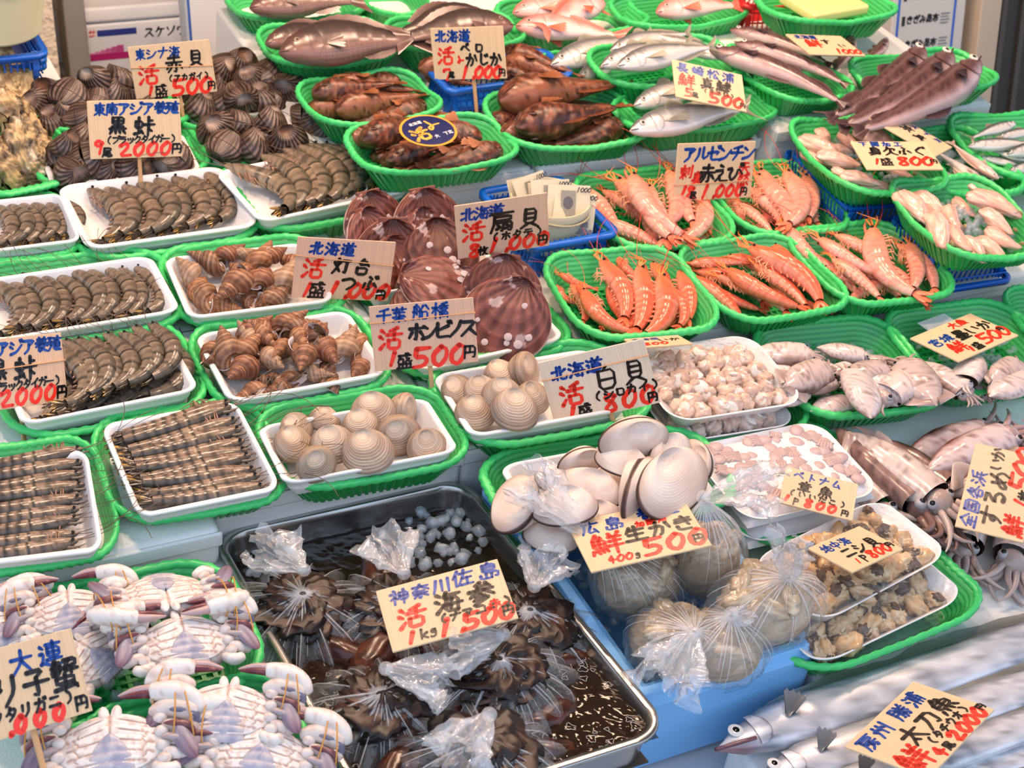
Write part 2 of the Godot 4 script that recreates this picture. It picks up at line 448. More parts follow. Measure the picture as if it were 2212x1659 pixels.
func shells() -> void:
	var wet := mat("wet shell", 0.38)
	var dry := mat("dry shell", 0.5)
	# ark shells
	var ark := []
	for k in 4:
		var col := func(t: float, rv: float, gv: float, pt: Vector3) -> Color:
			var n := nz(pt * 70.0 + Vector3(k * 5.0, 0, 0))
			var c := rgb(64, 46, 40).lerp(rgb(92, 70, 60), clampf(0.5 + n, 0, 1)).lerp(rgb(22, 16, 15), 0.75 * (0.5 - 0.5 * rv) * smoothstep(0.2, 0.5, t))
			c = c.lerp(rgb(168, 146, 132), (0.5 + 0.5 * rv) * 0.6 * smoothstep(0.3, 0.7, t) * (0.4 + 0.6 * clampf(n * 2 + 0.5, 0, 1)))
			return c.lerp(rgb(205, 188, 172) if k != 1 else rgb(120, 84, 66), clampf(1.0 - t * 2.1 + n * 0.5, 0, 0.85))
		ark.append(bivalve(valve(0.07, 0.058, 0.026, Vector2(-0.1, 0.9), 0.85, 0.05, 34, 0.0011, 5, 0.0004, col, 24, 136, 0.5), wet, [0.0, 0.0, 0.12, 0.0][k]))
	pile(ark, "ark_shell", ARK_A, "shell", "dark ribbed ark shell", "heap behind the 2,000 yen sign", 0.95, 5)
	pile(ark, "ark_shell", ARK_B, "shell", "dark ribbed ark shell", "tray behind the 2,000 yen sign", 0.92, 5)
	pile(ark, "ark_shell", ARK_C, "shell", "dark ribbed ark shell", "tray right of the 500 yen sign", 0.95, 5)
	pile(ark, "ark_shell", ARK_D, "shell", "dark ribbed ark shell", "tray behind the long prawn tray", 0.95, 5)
	# hard clams
	var clam := []
	for k in 4:
		var col := func(t: float, rv: float, gv: float, pt: Vector3) -> Color:
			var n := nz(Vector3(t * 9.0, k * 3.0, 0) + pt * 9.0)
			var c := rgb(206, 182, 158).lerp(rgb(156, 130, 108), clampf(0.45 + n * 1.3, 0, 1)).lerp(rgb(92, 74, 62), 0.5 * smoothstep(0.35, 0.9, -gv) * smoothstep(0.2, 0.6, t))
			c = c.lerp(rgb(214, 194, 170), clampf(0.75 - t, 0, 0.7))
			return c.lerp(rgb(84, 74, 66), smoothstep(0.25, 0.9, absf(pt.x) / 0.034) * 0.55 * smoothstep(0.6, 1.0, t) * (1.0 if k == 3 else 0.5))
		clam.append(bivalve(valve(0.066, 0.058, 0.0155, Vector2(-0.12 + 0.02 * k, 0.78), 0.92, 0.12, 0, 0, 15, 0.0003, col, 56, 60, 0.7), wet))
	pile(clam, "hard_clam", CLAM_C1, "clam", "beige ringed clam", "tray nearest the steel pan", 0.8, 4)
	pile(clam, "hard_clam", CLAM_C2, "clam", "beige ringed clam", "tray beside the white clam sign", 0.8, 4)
	# surf clams, long and pale with a dark skin left at the edge
	var surf := []
	for k in 4:
		var col := func(t: float, rv: float, gv: float, pt: Vector3) -> Color:
			var n := nz(pt * 30.0 + Vector3(k * 4.0, 2, 0))
			var c := rgb(240, 226, 212).lerp(rgb(222, 198, 182), clampf(0.4 + n, 0, 1)).lerp(rgb(170, 140, 124), 0.18 * smoothstep(0.5, 0.95, -gv))
			return c.lerp(rgb(56, 36, 32), smoothstep(0.955 + 0.05 * n, 0.985, t)).lerp(rgb(90, 62, 54), smoothstep(0.6, 1.0, t) * smoothstep(0.1, 0.8, absf(pt.x) / 0.05) * 0.35)
		surf.append(bivalve(valve(0.1, 0.06, 0.0135, Vector2(0.1, 0.93), 0.92, 0.12, 0, 0, 24, 0.00014, col, 72, 64, 0.42), dry))
	var l := []
	for i in SURF.size():
		var p: Array = SURF[i]
		var d := Vector2(p[2] - p[0], p[3] - p[1])
		l.append(copy(surf[i % 4], "surf_clam", at(Vector3((p[0] + p[2]) / 2, p[4] - 0.02, (p[1] + p[3]) / 2), -atan2(d.y, d.x), rng.randf_range(-0.1, 0.1), p[5], maxf(0.7, d.length() / 0.1)), "clam", "pale surf clams"))
	name_rows(l, "pale long surf clam", "basket behind the raw oyster sign", 4)
	# scallops
	var scal := []
	for k in 3:
		var col := func(t: float, rv: float, gv: float, pt: Vector3) -> Color:
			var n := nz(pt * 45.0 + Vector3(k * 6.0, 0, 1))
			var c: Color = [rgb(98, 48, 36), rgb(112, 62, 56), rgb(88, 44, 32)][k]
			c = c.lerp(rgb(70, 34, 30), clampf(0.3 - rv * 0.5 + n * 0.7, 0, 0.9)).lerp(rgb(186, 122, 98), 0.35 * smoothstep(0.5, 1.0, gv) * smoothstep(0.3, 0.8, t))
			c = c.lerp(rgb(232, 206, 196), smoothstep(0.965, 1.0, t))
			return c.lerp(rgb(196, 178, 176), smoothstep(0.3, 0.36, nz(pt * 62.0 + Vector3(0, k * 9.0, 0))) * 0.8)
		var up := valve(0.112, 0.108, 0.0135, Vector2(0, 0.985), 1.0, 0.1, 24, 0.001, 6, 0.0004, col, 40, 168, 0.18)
		for sgn in [-1.0, 1.0]:
			up.rbox(Vector3(sgn * 0.011, 0.002, -0.0505), Vector3(0.018, 0.003, 0.009), 0.0014, rgb(104, 62, 52))
		var o := bivalve(up, dry)
		for q in 7:   # barnacles
			var bm := MB.new()
			var g := rng.randf() * TAU
			var rr := rng.randf_range(0.012, 0.042)
			var bx := Vector3(cos(g) * rr, 0.0, sin(g) * rr)
			bx.y = 0.0125 * pow(maxf(0, 1 - pow(rr / 0.056, 2.0)), 0.5)
			bm.ell(bx, Vector3(0.0046, 0.0007, 0.0046) * rng.randf_range(0.6, 1.4), rgb(188, 172, 174), 6, 8)
			part("barnacle", bm, dry, o)
		scal.append(o)
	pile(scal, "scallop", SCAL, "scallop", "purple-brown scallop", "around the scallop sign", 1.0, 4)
	# oysters
	var oy := []
	for k in OYSTER.size():
		var p: Array = OYSTER[k]
		var o := thing("oyster", at(Vector3(p[0], p[1], p[2]), p[3], 0.3 * sin(k * 2.0), 0.9), "", "oyster", "big oysters at the left edge")
		o.set_meta("category", "oyster")
		for sgn in [1.0, -1.0]:
			var m := MB.new()
			m.grid(30, 60, func(u: float, v: float):
				var a := TAU * v
				var rag := 1 + 0.16 * nz(Vector3(cos(a) * 3, sin(a) * 3, k * 5.0 + sgn)) + 0.05 * sin(a * 23 + k)
				var y: float = 0.026 * sqrt(maxf(0.0, 1 - u * u)) * sgn + 0.006 * nz(Vector3(cos(a) * u * 6, sin(a) * u * 6, k)) + 0.004 * fposmod(u * 7 + 0.6 * nz(Vector3(cos(a) * 2, sin(a) * 2, k)), 1.0) * sgn
				var pt := Vector3(cos(a) * 0.042 * u * rag, y, sin(a) * 0.065 * u * rag)
				var n := nz(pt * 75.0 + Vector3(k, 0, 0))
				return [pt, rgb(196, 166, 118).lerp(rgb(66, 56, 46), clampf(0.35 + n * 1.7, 0, 1)).lerp(rgb(222, 208, 180), smoothstep(0.2, 0.5, nz(pt * 55.0 + Vector3(3, k, 0)))) if k else rgb(226, 198, 146).lerp(rgb(136, 104, 66), clampf(0.4 + n * 1.6, 0, 1))], false, true)
			part("valve", m, wet, o)
		oy.append(o)
	name_rows(oy, "rough ragged oyster", "basket at the left edge", 2)
	# whelks
	var wh := []
	for k in 5:
		wh.append(whelk(k, [rgb(150, 92, 58), rgb(134, 78, 50), rgb(168, 112, 72), rgb(140, 96, 66), rgb(188, 158, 134)][k], [rgb(92, 52, 36), rgb(96, 50, 38), rgb(112, 66, 42), rgb(86, 56, 42), rgb(130, 100, 80)][k], rgb(206, 170, 134)))
	for t in [[WHELK1, "upper tray of whelks"], [WHELK2, "lower tray of whelks"]]:
		l = []
		for i in t[0].size():
			var p: Array = t[0][i]
			var d := Vector2(p[2] - p[0], p[3] - p[1])
			l.append(copy(wh[(i * 3 + (4 if t[0] == WHELK1 and i == 0 else 0)) % 5 if not (t[0] == WHELK1 and i == 0) else 4], "whelk", at(Vector3((p[0] + p[2]) / 2, p[4] - 0.008, (p[1] + p[3]) / 2), atan2(d.x, d.y), rng.randf() * TAU, rng.randf_range(-0.2, 0.25), clampf(d.length() * 1.5, 0.05, 0.074)), "whelk", "brown ringed whelks"))
		name_rows(l, "brown ringed whelk", t[1], 5)

func crabs() -> void:
	var protos := [crab(1, 0.026), crab(2, 0.021), crab(3, 0.025)]
	var words := ["white crab belly up with lilac flap, back left of the crab heap", "white crab with pointed flap uppermost at the back of the basket", "white crab lying crosswise at the right beside the steel pan", "white crab half hidden behind the right edge of the crab sign",
		"white crab with banded claws behind the two front crabs", "large white crab below the crab sign with dark banded claws", "white crab at the bottom edge beside the steel pan", "crab mostly hidden behind the crab sign at the left edge"]
	for i in CRAB.size():
		var p: Array = CRAB[i]
		var o := copy(protos[int(p[5]) - 1], "crab", at(Vector3(p[0], p[1] - 0.008, p[2]), p[3], rng.randf_range(-0.1, 0.1), 0.2, p[4] * 0.74), "crab", "white crabs belly up")
		o.set_meta("label", words[i])
	for b in [[CRAB[0], "crushed ice under the crabs behind the crab sign"], [CRAB[5], "crushed ice under the crabs in the front basket"]]:
		var p: Array = b[0]
		solo("ice", ice_bits(150, Vector2(0.115, 0.075), 0.011, 5), mat("ice", 0.12), at(Vector3(p[0] + 0.06, -0.05, p[2] + 0.01)), b[1], "ice", "", "stuff")

# ---------------------------------------------------------------- fish
func fishes() -> void:
	var silver := {"mat": "silver skin", "rough": 0.28, "opt": {"metallic": 0.15, "metallic_specular": 0.7}}
	# sculpins: big head, mottled red-brown, lying belly down
	var gob := []
	for k in 4:
		var col := func(u: float, a: float, p: Vector3) -> Color:
			var n := nz(p * 22.0 + Vector3(k * 5.0, 0, 0))
			var c := rgb(122, 68, 48).lerp(rgb(52, 30, 24), clampf(0.5 + n * 2.4, 0, 1)).lerp(rgb(170, 108, 76), clampf(-a * 0.8 - 0.1 + n, 0, 0.75))
			return c.lerp(rgb(190, 150, 126), smoothstep(0.2, 0.4, nz(p * 44.0 + Vector3(0, k, 0))) * 0.5).lerp(rgb(40, 24, 20), smoothstep(0.15, 0.4, nz(p * 60.0 + Vector3(k, 4, 0))) * 0.7)
		gob.append(fish(1.0, [0.06, 0.13, 0.17, 0.175, 0.155, 0.13, 0.1, 0.075, 0.055, 0.04], [0.06, 0.12, 0.15, 0.15, 0.135, 0.1, 0.075, 0.06, 0.045, 0.035], [0.05, 0.12, 0.155, 0.155, 0.13, 0.1, 0.075, 0.055, 0.04, 0.02], [0.25, -0.3, 0.4, 0.1][k], col,
			{"mat": "slimy skin", "rough": 0.28, "opt": {"normal_enabled": true, "normal_texture": noise_tex(0.05, 256, true, 5.0), "uv1_triplanar": true, "uv1_scale": Vector3(14, 14, 14), "normal_scale": 0.5}, "eye": [0.13, 0.034, 0.55], "iris": rgb(86, 66, 60), "tail": [0.085, 0.16, 0.1], "fin": rgb(120, 66, 40), "fins": [[0.3, 0.55, 0.07, 1, 0.05], [0.58, 0.9, 0.06, 1, 0.04], [0.6, 0.9, 0.05, -1, 0.04]], "pec": [0.3, -0.04, 0.2, 1.2, 0.35], "pcol": rgb(142, 84, 52), "mouth": [0.12, 0.35], "lip": rgb(70, 36, 34), "gill": 0.26, "lift": 0.1}, k))
	for t in [[GOBY_L, "left basket behind the sticker"], [GOBY_S, "basket with the round sticker"], [GOBY_R, "basket right of the round sticker"], [GOBY_B, "blue crate behind the 1,000 sign"]]:
		var l := []
		for i in t[0].size():
			l.append(lay(gob[i % 4], "sculpin", t[0][i], -0.028, 0.9, "fish", "mottled brown sculpins", 0.35 if i % 2 else -0.2, 0.0, i % 2 == 1))
		name_rows(l, "brown mottled sculpin", t[1], 3)
	# dark sea bream
	var col2 := func(u: float, a: float, p: Vector3) -> Color:
		var n := nz(p * 20.0)
		var sc := sin(p.z * 150 + a * 24) * sin(p.z * 150 - a * 24)
		var c := rgb(132, 102, 94).lerp(rgb(62, 52, 50), smoothstep(-0.5, 0.6, a + n * 0.3)).lerp(rgb(48, 40, 38), 0.5 * smoothstep(0.2, 0.9, sc) * smoothstep(0.2, 0.3, u))
		return c.lerp(rgb(120, 80, 72), 0.4 * (1 - smoothstep(0.1, 0.26, u)))
	var br := fish(1.0, [0.03, 0.11, 0.165, 0.195, 0.2, 0.185, 0.155, 0.11, 0.07, 0.05], [0.035, 0.09, 0.13, 0.15, 0.15, 0.13, 0.1, 0.075, 0.055, 0.05], [0.03, 0.07, 0.09, 0.1, 0.1, 0.09, 0.07, 0.05, 0.03, 0.018], 0.12, col2,
		{"n": 120, "m": 72, "rough": 0.3, "eye": [0.14, 0.021, 0.35], "iris": rgb(150, 130, 112), "tail": [0.16, 0.2, 0.3], "fin": rgb(92, 66, 62), "fins": [[0.3, 0.85, 0.06, 1, 0.05], [0.6, 0.85, 0.05, -1, 0.04]], "pec": [0.3, -0.02, 0.16, 0.7, 0.2], "mouth": [0.06, 0.3], "gill": 0.24, "gl": 1.2})
	var wd := ["large dark sea bream facing left in the front basket", "dark sea bream behind the large one facing left", "dark sea bream facing right behind the 1,000 yen sign", "farther dark sea bream facing right under the top edge", "dark fish at the top edge left of the bream"]
	for i in BREAM.size():
		lay(br, "sea_bream", BREAM[i], -0.02, 1.05, "fish", "dark sea bream", 0.55, 0.0, BREAM[i][2] < BREAM[i][0]).set_meta("label", wd[i])
	# red snapper
	var col3 := func(u: float, a: float, p: Vector3) -> Color:
		var n := nz(p * 14.0)
		return rgb(240, 206, 200).lerp(rgb(226, 132, 122), smoothstep(-0.2, 0.9, a + n * 0.5)).lerp(rgb(214, 96, 88), 0.4 * (1 - smoothstep(0.05, 0.3, u)))
	var sn := fish(1.0, [0.03, 0.11, 0.16, 0.175, 0.17, 0.15, 0.12, 0.085, 0.06, 0.045], [0.035, 0.08, 0.11, 0.12, 0.115, 0.1, 0.08, 0.06, 0.045, 0.04], [0.03, 0.06, 0.08, 0.085, 0.08, 0.07, 0.055, 0.04, 0.028, 0.015], 0.1, col3,
		{"rough": 0.28, "eye": [0.15, 0.026, 0.3], "iris": rgb(200, 180, 170), "tail": [0.16, 0.2, 0.45], "fin": rgb(226, 120, 104), "fins": [[0.32, 0.85, 0.05, 1, 0.05]], "pec": [0.3, -0.03, 0.22, 0.6, 0.15], "pcol": rgb(232, 110, 84), "mouth": [0.06, 0.3], "gill": 0.25, "gl": 1.2})
	wd = ["pink snapper nearest in the basket right of the dark bream", "pink snapper behind the nearest one under the top edge", "pink snapper facing left at the back of the snapper basket", "pale pink snapper at the top edge in the right basket"]
	for i in SNAP.size():
		lay(sn, "snapper", SNAP[i], -0.03, 0.98, "fish", "pink snapper", 0.5, 0.0, SNAP[i][2] < SNAP[i][0]).set_meta("label", wd[i])
	# horse mackerel
	var col4 := func(u: float, a: float, p: Vector3) -> Color:
		var n := nz(p * 20.0)
		var c := rgb(226, 218, 214).lerp(rgb(104, 106, 108), smoothstep(0.0, 0.75, a + n * 0.2))
		return c.lerp(rgb(150, 142, 128), 0.5 * smoothstep(0.12, 0.0, absf(a - 0.2)) * smoothstep(0.3, 0.5, u))
	var aj := fish(1.0, [0.02, 0.07, 0.105, 0.12, 0.12, 0.105, 0.085, 0.055, 0.03, 0.022], [0.025, 0.07, 0.1, 0.115, 0.115, 0.1, 0.075, 0.05, 0.028, 0.022], [0.02, 0.045, 0.06, 0.065, 0.065, 0.06, 0.05, 0.035, 0.022, 0.012], 0.12, col4,
		silver.merged({"eye": [0.11, 0.025, 0.2], "iris": rgb(196, 190, 180), "tail": [0.13, 0.17, 0.6], "fin": rgb(150, 146, 130), "fins": [[0.35, 0.5, 0.06, 1, 0.05], [0.52, 0.9, 0.035, 1, 0.04], [0.6, 0.9, 0.03, -1, 0.04]], "pec": [0.27, -0.02, 0.2, 0.4, 0.1], "mouth": [0.07, 0.3], "gill": 0.22, "gl": 1.1}))
	var l := []
	for i in AJI.size():
		l.append(lay(aj, "horse_mackerel", AJI[i], -0.02, 0.98, "fish", "silver horse mackerel", 0.45, 0.0, AJI[i][2] < AJI[i][0]))
	name_rows(l, "silver horse mackerel", "around the tilted 500 yen sign", 4)
	# pollock: long, purple-brown with wavy lines
	var col5 := func(u: float, a: float, p: Vector3) -> Color:
		var n := nz(p * 12.0)
		var c := rgb(204, 172, 170).lerp(rgb(94, 70, 70), smoothstep(-0.9, 0.0, a + n * 0.4))
		for y in [0.55, 0.15, -0.15]:
			c = c.lerp(rgb(62, 44, 46), 0.8 * smoothstep(0.1, 0.03, absf(a - y - 0.06 * sin(u * 90) - 0.12 * nz(p * 40.0))) * smoothstep(0.25, 0.35, u) * (0.4 + 0.6 * clampf(nz(p * 50.0) * 3 + 0.6, 0, 1)))
		return c.lerp(rgb(70, 50, 50), smoothstep(0.6, 1.0, a) * 0.6).lerp(rgb(96, 52, 56), 0.5 * (1 - smoothstep(0.0, 0.16, u)))
	var po := []
	for k in 2:
		po.append(fish(1.0, [0.015, 0.05, 0.07, 0.075, 0.075, 0.07, 0.06, 0.045, 0.03, 0.02], [0.02, 0.055, 0.08, 0.085, 0.08, 0.065, 0.05, 0.04, 0.028, 0.02], [0.02, 0.045, 0.062, 0.066, 0.064, 0.056, 0.045, 0.032, 0.02, 0.012], [0.45, -0.4][k], col5,
			{"rough": 0.24, "ef": 0.28, "eye": [0.1, 0.022, 0.35], "iris": rgb(214, 210, 200), "tail": [0.07, 0.1, 0.3], "fin": rgb(74, 54, 56), "fins": [[0.3, 0.42, 0.04, 1, 0.04], [0.47, 0.62, 0.04, 1, 0.04], [0.68, 0.88, 0.035, 1, 0.04], [0.45, 0.62, 0.03, -1, 0.04]], "pec": [0.25, 0.0, 0.13, 0.5, 0.1], "pcol": rgb(60, 44, 50), "mouth": [0.1, 0.15], "lip": rgb(90, 44, 50), "gill": 0.2}, k))
	wd = ["long brown pollock nearest in the left basket, big eye", "long brown pollock behind the nearest one in the left basket", "brown pollock farthest back under the yellow block basket", "brown pollock on the left of the right heap, tail hanging down", "brown pollock in the middle of the right heap", "brown pollock nearest the right, wavy lines along its side", "short pollock body behind the tilted 1,000 sign", "pollock tail piece under the yellow block basket"]
	for i in POLL.size():
		lay(po[0 if i < 3 else 1], "pollock", POLL[i], -0.03, 1.05, "fish", "brown pollock", 0.25, -0.02 if i < 3 else 0.03, i >= 3).set_meta("label", wd[i])
	# sardines and silver croakers
	var col6 := func(u: float, a: float, p: Vector3) -> Color:
		var c := rgb(228, 222, 214).lerp(rgb(74, 82, 84), smoothstep(0.1, 0.6, a))
		return c.lerp(rgb(50, 56, 60), 0.7 * smoothstep(0.7, 0.95, sin(u * 60)) * smoothstep(0.14, 0.04, absf(a - 0.05)))
	var sa := fish(1.0, [0.02, 0.06, 0.085, 0.095, 0.095, 0.085, 0.065, 0.045, 0.03, 0.022], [0.025, 0.06, 0.09, 0.1, 0.1, 0.085, 0.06, 0.04, 0.028, 0.022], [0.02, 0.045, 0.055, 0.06, 0.06, 0.055, 0.045, 0.03, 0.02, 0.012], 0.1, col6,
		silver.merged({"eye": [0.1, 0.024, 0.15], "tail": [0.12, 0.15, 0.6], "fin": rgb(150, 140, 124), "fins": [[0.42, 0.56, 0.05, 1, 0.05]], "mouth": [0.07, 0.2], "gill": 0.2}))
	l = []
	for i in SARD.size():
		l.append(lay(sa, "sardine", SARD[i], -0.02, 1.08, "fish", "sardines at the right edge", 0.35, 0.0, SARD[i][2] < SARD[i][0]))
	name_rows(l, "silver sardine with dark back", "basket at the right edge", 3)
	var col7 := func(u: float, a: float, p: Vector3) -> Color:
		return rgb(236, 222, 214).lerp(rgb(186, 150, 138), smoothstep(0.0, 0.9, a + 0.3 * nz(p * 20.0)))
	var cr := fish(1.0, [0.03, 0.07, 0.095, 0.105, 0.1, 0.085, 0.065, 0.045, 0.032, 0.025], [0.03, 0.06, 0.08, 0.085, 0.08, 0.065, 0.05, 0.04, 0.03, 0.025], [0.025, 0.05, 0.06, 0.065, 0.06, 0.05, 0.04, 0.03, 0.02, 0.012], 0.15, col7,
		silver.merged({"mat": "pink silver", "eye": [0.09, 0.02, 0.3], "tail": [0.09, 0.13, 0.1], "fin": rgb(206, 180, 160), "fins": [[0.3, 0.85, 0.035, 1, 0.04]], "pec": [0.28, -0.02, 0.14, 0.5, 0.1], "mouth": [0.07, 0.3], "gill": 0.22}))
	l = []
	for i in CROAK.size():
		l.append(lay(cr, "croaker", CROAK[i], -0.02, 1.08, "fish", "pale silver croakers", 0.0, 0.0, i % 2 == 0))
	name_rows(l, "pale silver croaker", "basket behind the skinned fish", 6)
	# cutlass fish: long silver ribbons
	var col8 := func(u: float, a: float, p: Vector3) -> Color:
		var n := nz(Vector3(p.x * 60, p.y * 60, p.z * 26))
		var c := rgb(222, 224, 230).lerp(rgb(146, 150, 160), clampf(0.3 + n * 1.5, 0, 1)).lerp(rgb(92, 96, 100), smoothstep(0.55, 0.95, a) * 0.75)
		c = c.lerp(rgb(60, 60, 66), smoothstep(0.32, 0.5, nz(Vector3(p.x * 150, p.y * 150, p.z * 60) + Vector3(5, 0, 0))) * 0.6)
		return c.lerp(rgb(120, 70, 76), smoothstep(-0.1, -0.9, a) * 0.7 * (1 - smoothstep(0.04, 0.1, u)))
	var cf := fish(1.0, [0.004, 0.034, 0.056, 0.06, 0.062, 0.062, 0.061, 0.06, 0.059, 0.058, 0.056, 0.054, 0.052, 0.048, 0.044, 0.04], [0.006, 0.028, 0.04, 0.046, 0.047, 0.046, 0.046, 0.045, 0.044, 0.043, 0.042, 0.04, 0.038, 0.035, 0.032, 0.03], [0.008, 0.02, 0.023, 0.024, 0.023, 0.023, 0.022, 0.024, 0.023, 0.022, 0.021, 0.02, 0.018, 0.016, 0.014, 0.012], -0.06, col8,
		silver.merged({"eye": [0.075, 0.0155, 0.42], "iris": rgb(222, 220, 214), "both": false, "ef": 0.22, "tail": [0.0, 0.0, 0.0], "fin": rgb(132, 134, 128), "fins": [[0.13, 0.99, 0.028, 1, 0.03]], "pec": [0.165, 0.0, 0.055, 0.9, -0.75], "pcol": rgb(96, 96, 96), "mouth": [0.075, 0.45], "lip": rgb(110, 64, 70), "gill": 0.12, "gl": 0.45, "gh": 0.004, "lift": 0.5}))
	wd = ["long silver cutlass fish, farthest, head beside the blue box", "long silver cutlass fish, second, its eye above the bottom edge", "long silver cutlass fish under the silver fish sign", "long silver cutlass fish right of the silver fish sign", "long silver cutlass fish nearest, at the bottom right corner"]
	for i in CUTLASS.size():
		lay(cf, "cutlass_fish", CUTLASS[i], -0.03, 1.0, "fish", "long silver cutlass fish").set_meta("label", wd[i])

func fillets_and_squid() -> void:
	var fl := []
	for k in 3:
		var m := lump(Vector3(0.2, 0.16, 0.5), 0.22, 1.6, k + 1, rgb(246, 208, 188), rgb(226, 172, 152), 26, 24, 0.05)
		for i in m.v.size():
			var q: Vector3 = m.v[i]
			var s := q.z + 0.5
			m.v[i] = Vector3(q.x * (1.25 - 0.55 * s) + 0.12 * sin(s * 3 + k), q.y * (1.2 - 0.5 * s) + 0.16, q.z)
			m.c[i] = m.c[i].lerp(rgb(186, 132, 124), 0.45 * smoothstep(0.05, 0.0, absf(q.x)) * (1 if q.y > 0 else 0))
		var o := Node3D.new()
		part("flesh", m, mat("raw flesh", 0.2, {"subsurf_scatter_enabled": true, "subsurf_scatter_strength": 0.15}), o)
		var f := MB.new()
		f.ell(Vector3(0.05, 0.22, 0.46), Vector3(0.02, 0.05, 0.07), rgb(156, 140, 96), 6, 8)
		part("tail_stump", f, mat("raw flesh", 0.2), o)
		fl.append(o)
	for t in [[FUGU_A, "under the 800 yen fish sign"], [FUGU_B, "basket on the lower blue crate"]]:
		var l := []
		for i in t[0].size():
			l.append(lay(fl[i % 3], "skinned_fish", t[0][i], -0.028, 0.95, "fish", "skinned pink fish on ice", 0.2 * sin(i * 2.0), 0.05))
		name_rows(l, "skinned pale pink fish", t[1], 5)
	for b in [[15, "crushed ice under the skinned fish beneath the sign"], [18, "crushed ice under the skinned fish on the lower crate"], [17, "crushed ice under the sardines"], [16, "crushed ice under the silver croakers"], [24, "crushed ice under the small squid"], [25, "crushed ice under the squid at the right"]]:
		var q: Array = BASKETS[b[0]]
		solo("ice", ice_bits(130, Vector2(q[3] * 0.42, q[4] * 0.42), 0.012, b[0], 0.012), mat("ice", 0.12), at(Vector3(q[1], q[7] - 0.028, q[2]), q[5]), b[1], "ice", "", "stuff")
	var sq := []
	for k in 3:
		sq.append(squid(k + 1, [rgb(140, 108, 98), rgb(170, 146, 138), rgb(112, 84, 76)][k], [rgb(222, 204, 198), rgb(230, 216, 212), rgb(200, 180, 174)][k], k == 2, 1.55))
	for t in [[IKA, "basket right of the wrapped octopus"], [IKA_R, "basket under the sign lying at the right"]]:
		var l := []
		for i in t[0].size():
			l.append(lay(sq[i % 3], "small_squid", t[0][i], -0.03, 0.6, "squid", "small pale squid", 0.4 * sin(i * 1.9), 0.05, i % 2 == 0))
		name_rows(l, "small pale squid", t[1], 5)
	var big := [squid(11, rgb(92, 66, 60), rgb(214, 196, 188)), squid(12, rgb(48, 32, 32), rgb(142, 114, 108), false), squid(13, rgb(98, 42, 38), rgb(216, 198, 198), false)]
	var wd := ["long squid nearest the baby octopus pack, pale body", "long dark squid second from the baby octopus pack", "long squid with pale wide fin in the middle", "long dark squid under the upright sign's left edge", "reddish squid farthest back at the right", "reddish squid second from the back at the right", "pale reddish squid above the upright sign", "pale squid right beside the upright sign", "squid head with grey arms below the upright sign", "squid head at the right edge below the upright sign"]
	for i in SQUID.size():
		var p: Array = SQUID[i]
		lay(big[[1, 0, 2][int(p[5])]], "long_squid", p, -0.06, 0.8, "squid", "long squid", [0.5, -0.4, 0.2, 0.6, 0.3, 0.0, 0.8, 1.2, 0.1, -0.2][i], 0.0).set_meta("label", wd[i])
	var m := MB.new()
	m.rbox(Vector3(0, 0.0, 0), Vector3(0.14, 0.02, 0.1), 0.006, rgb(246, 226, 150), Basis.IDENTITY, 3)
	var q: Array = BASKETS[6]
	solo("yellow_block", m, mat("raw flesh", 0.2), at(Vector3(q[1], q[7] - 0.004, q[2]), 0.12), "flat pale yellow block in the green basket above the pollock", "food")

# ---------------------------------------------------------------- wrapped packs and tied bags
func film() -> StandardMaterial3D:
	return mat("cling film", 0.06, {"transparency": BaseMaterial3D.TRANSPARENCY_ALPHA, "albedo_color": Color(1, 1, 1, 0.03), "normal_enabled": true, "normal_texture": noise_tex(0.02, 256, true, 7.0), "uv1_triplanar": true, "uv1_scale": Vector3(9, 9, 9), "normal_scale": 1.0})

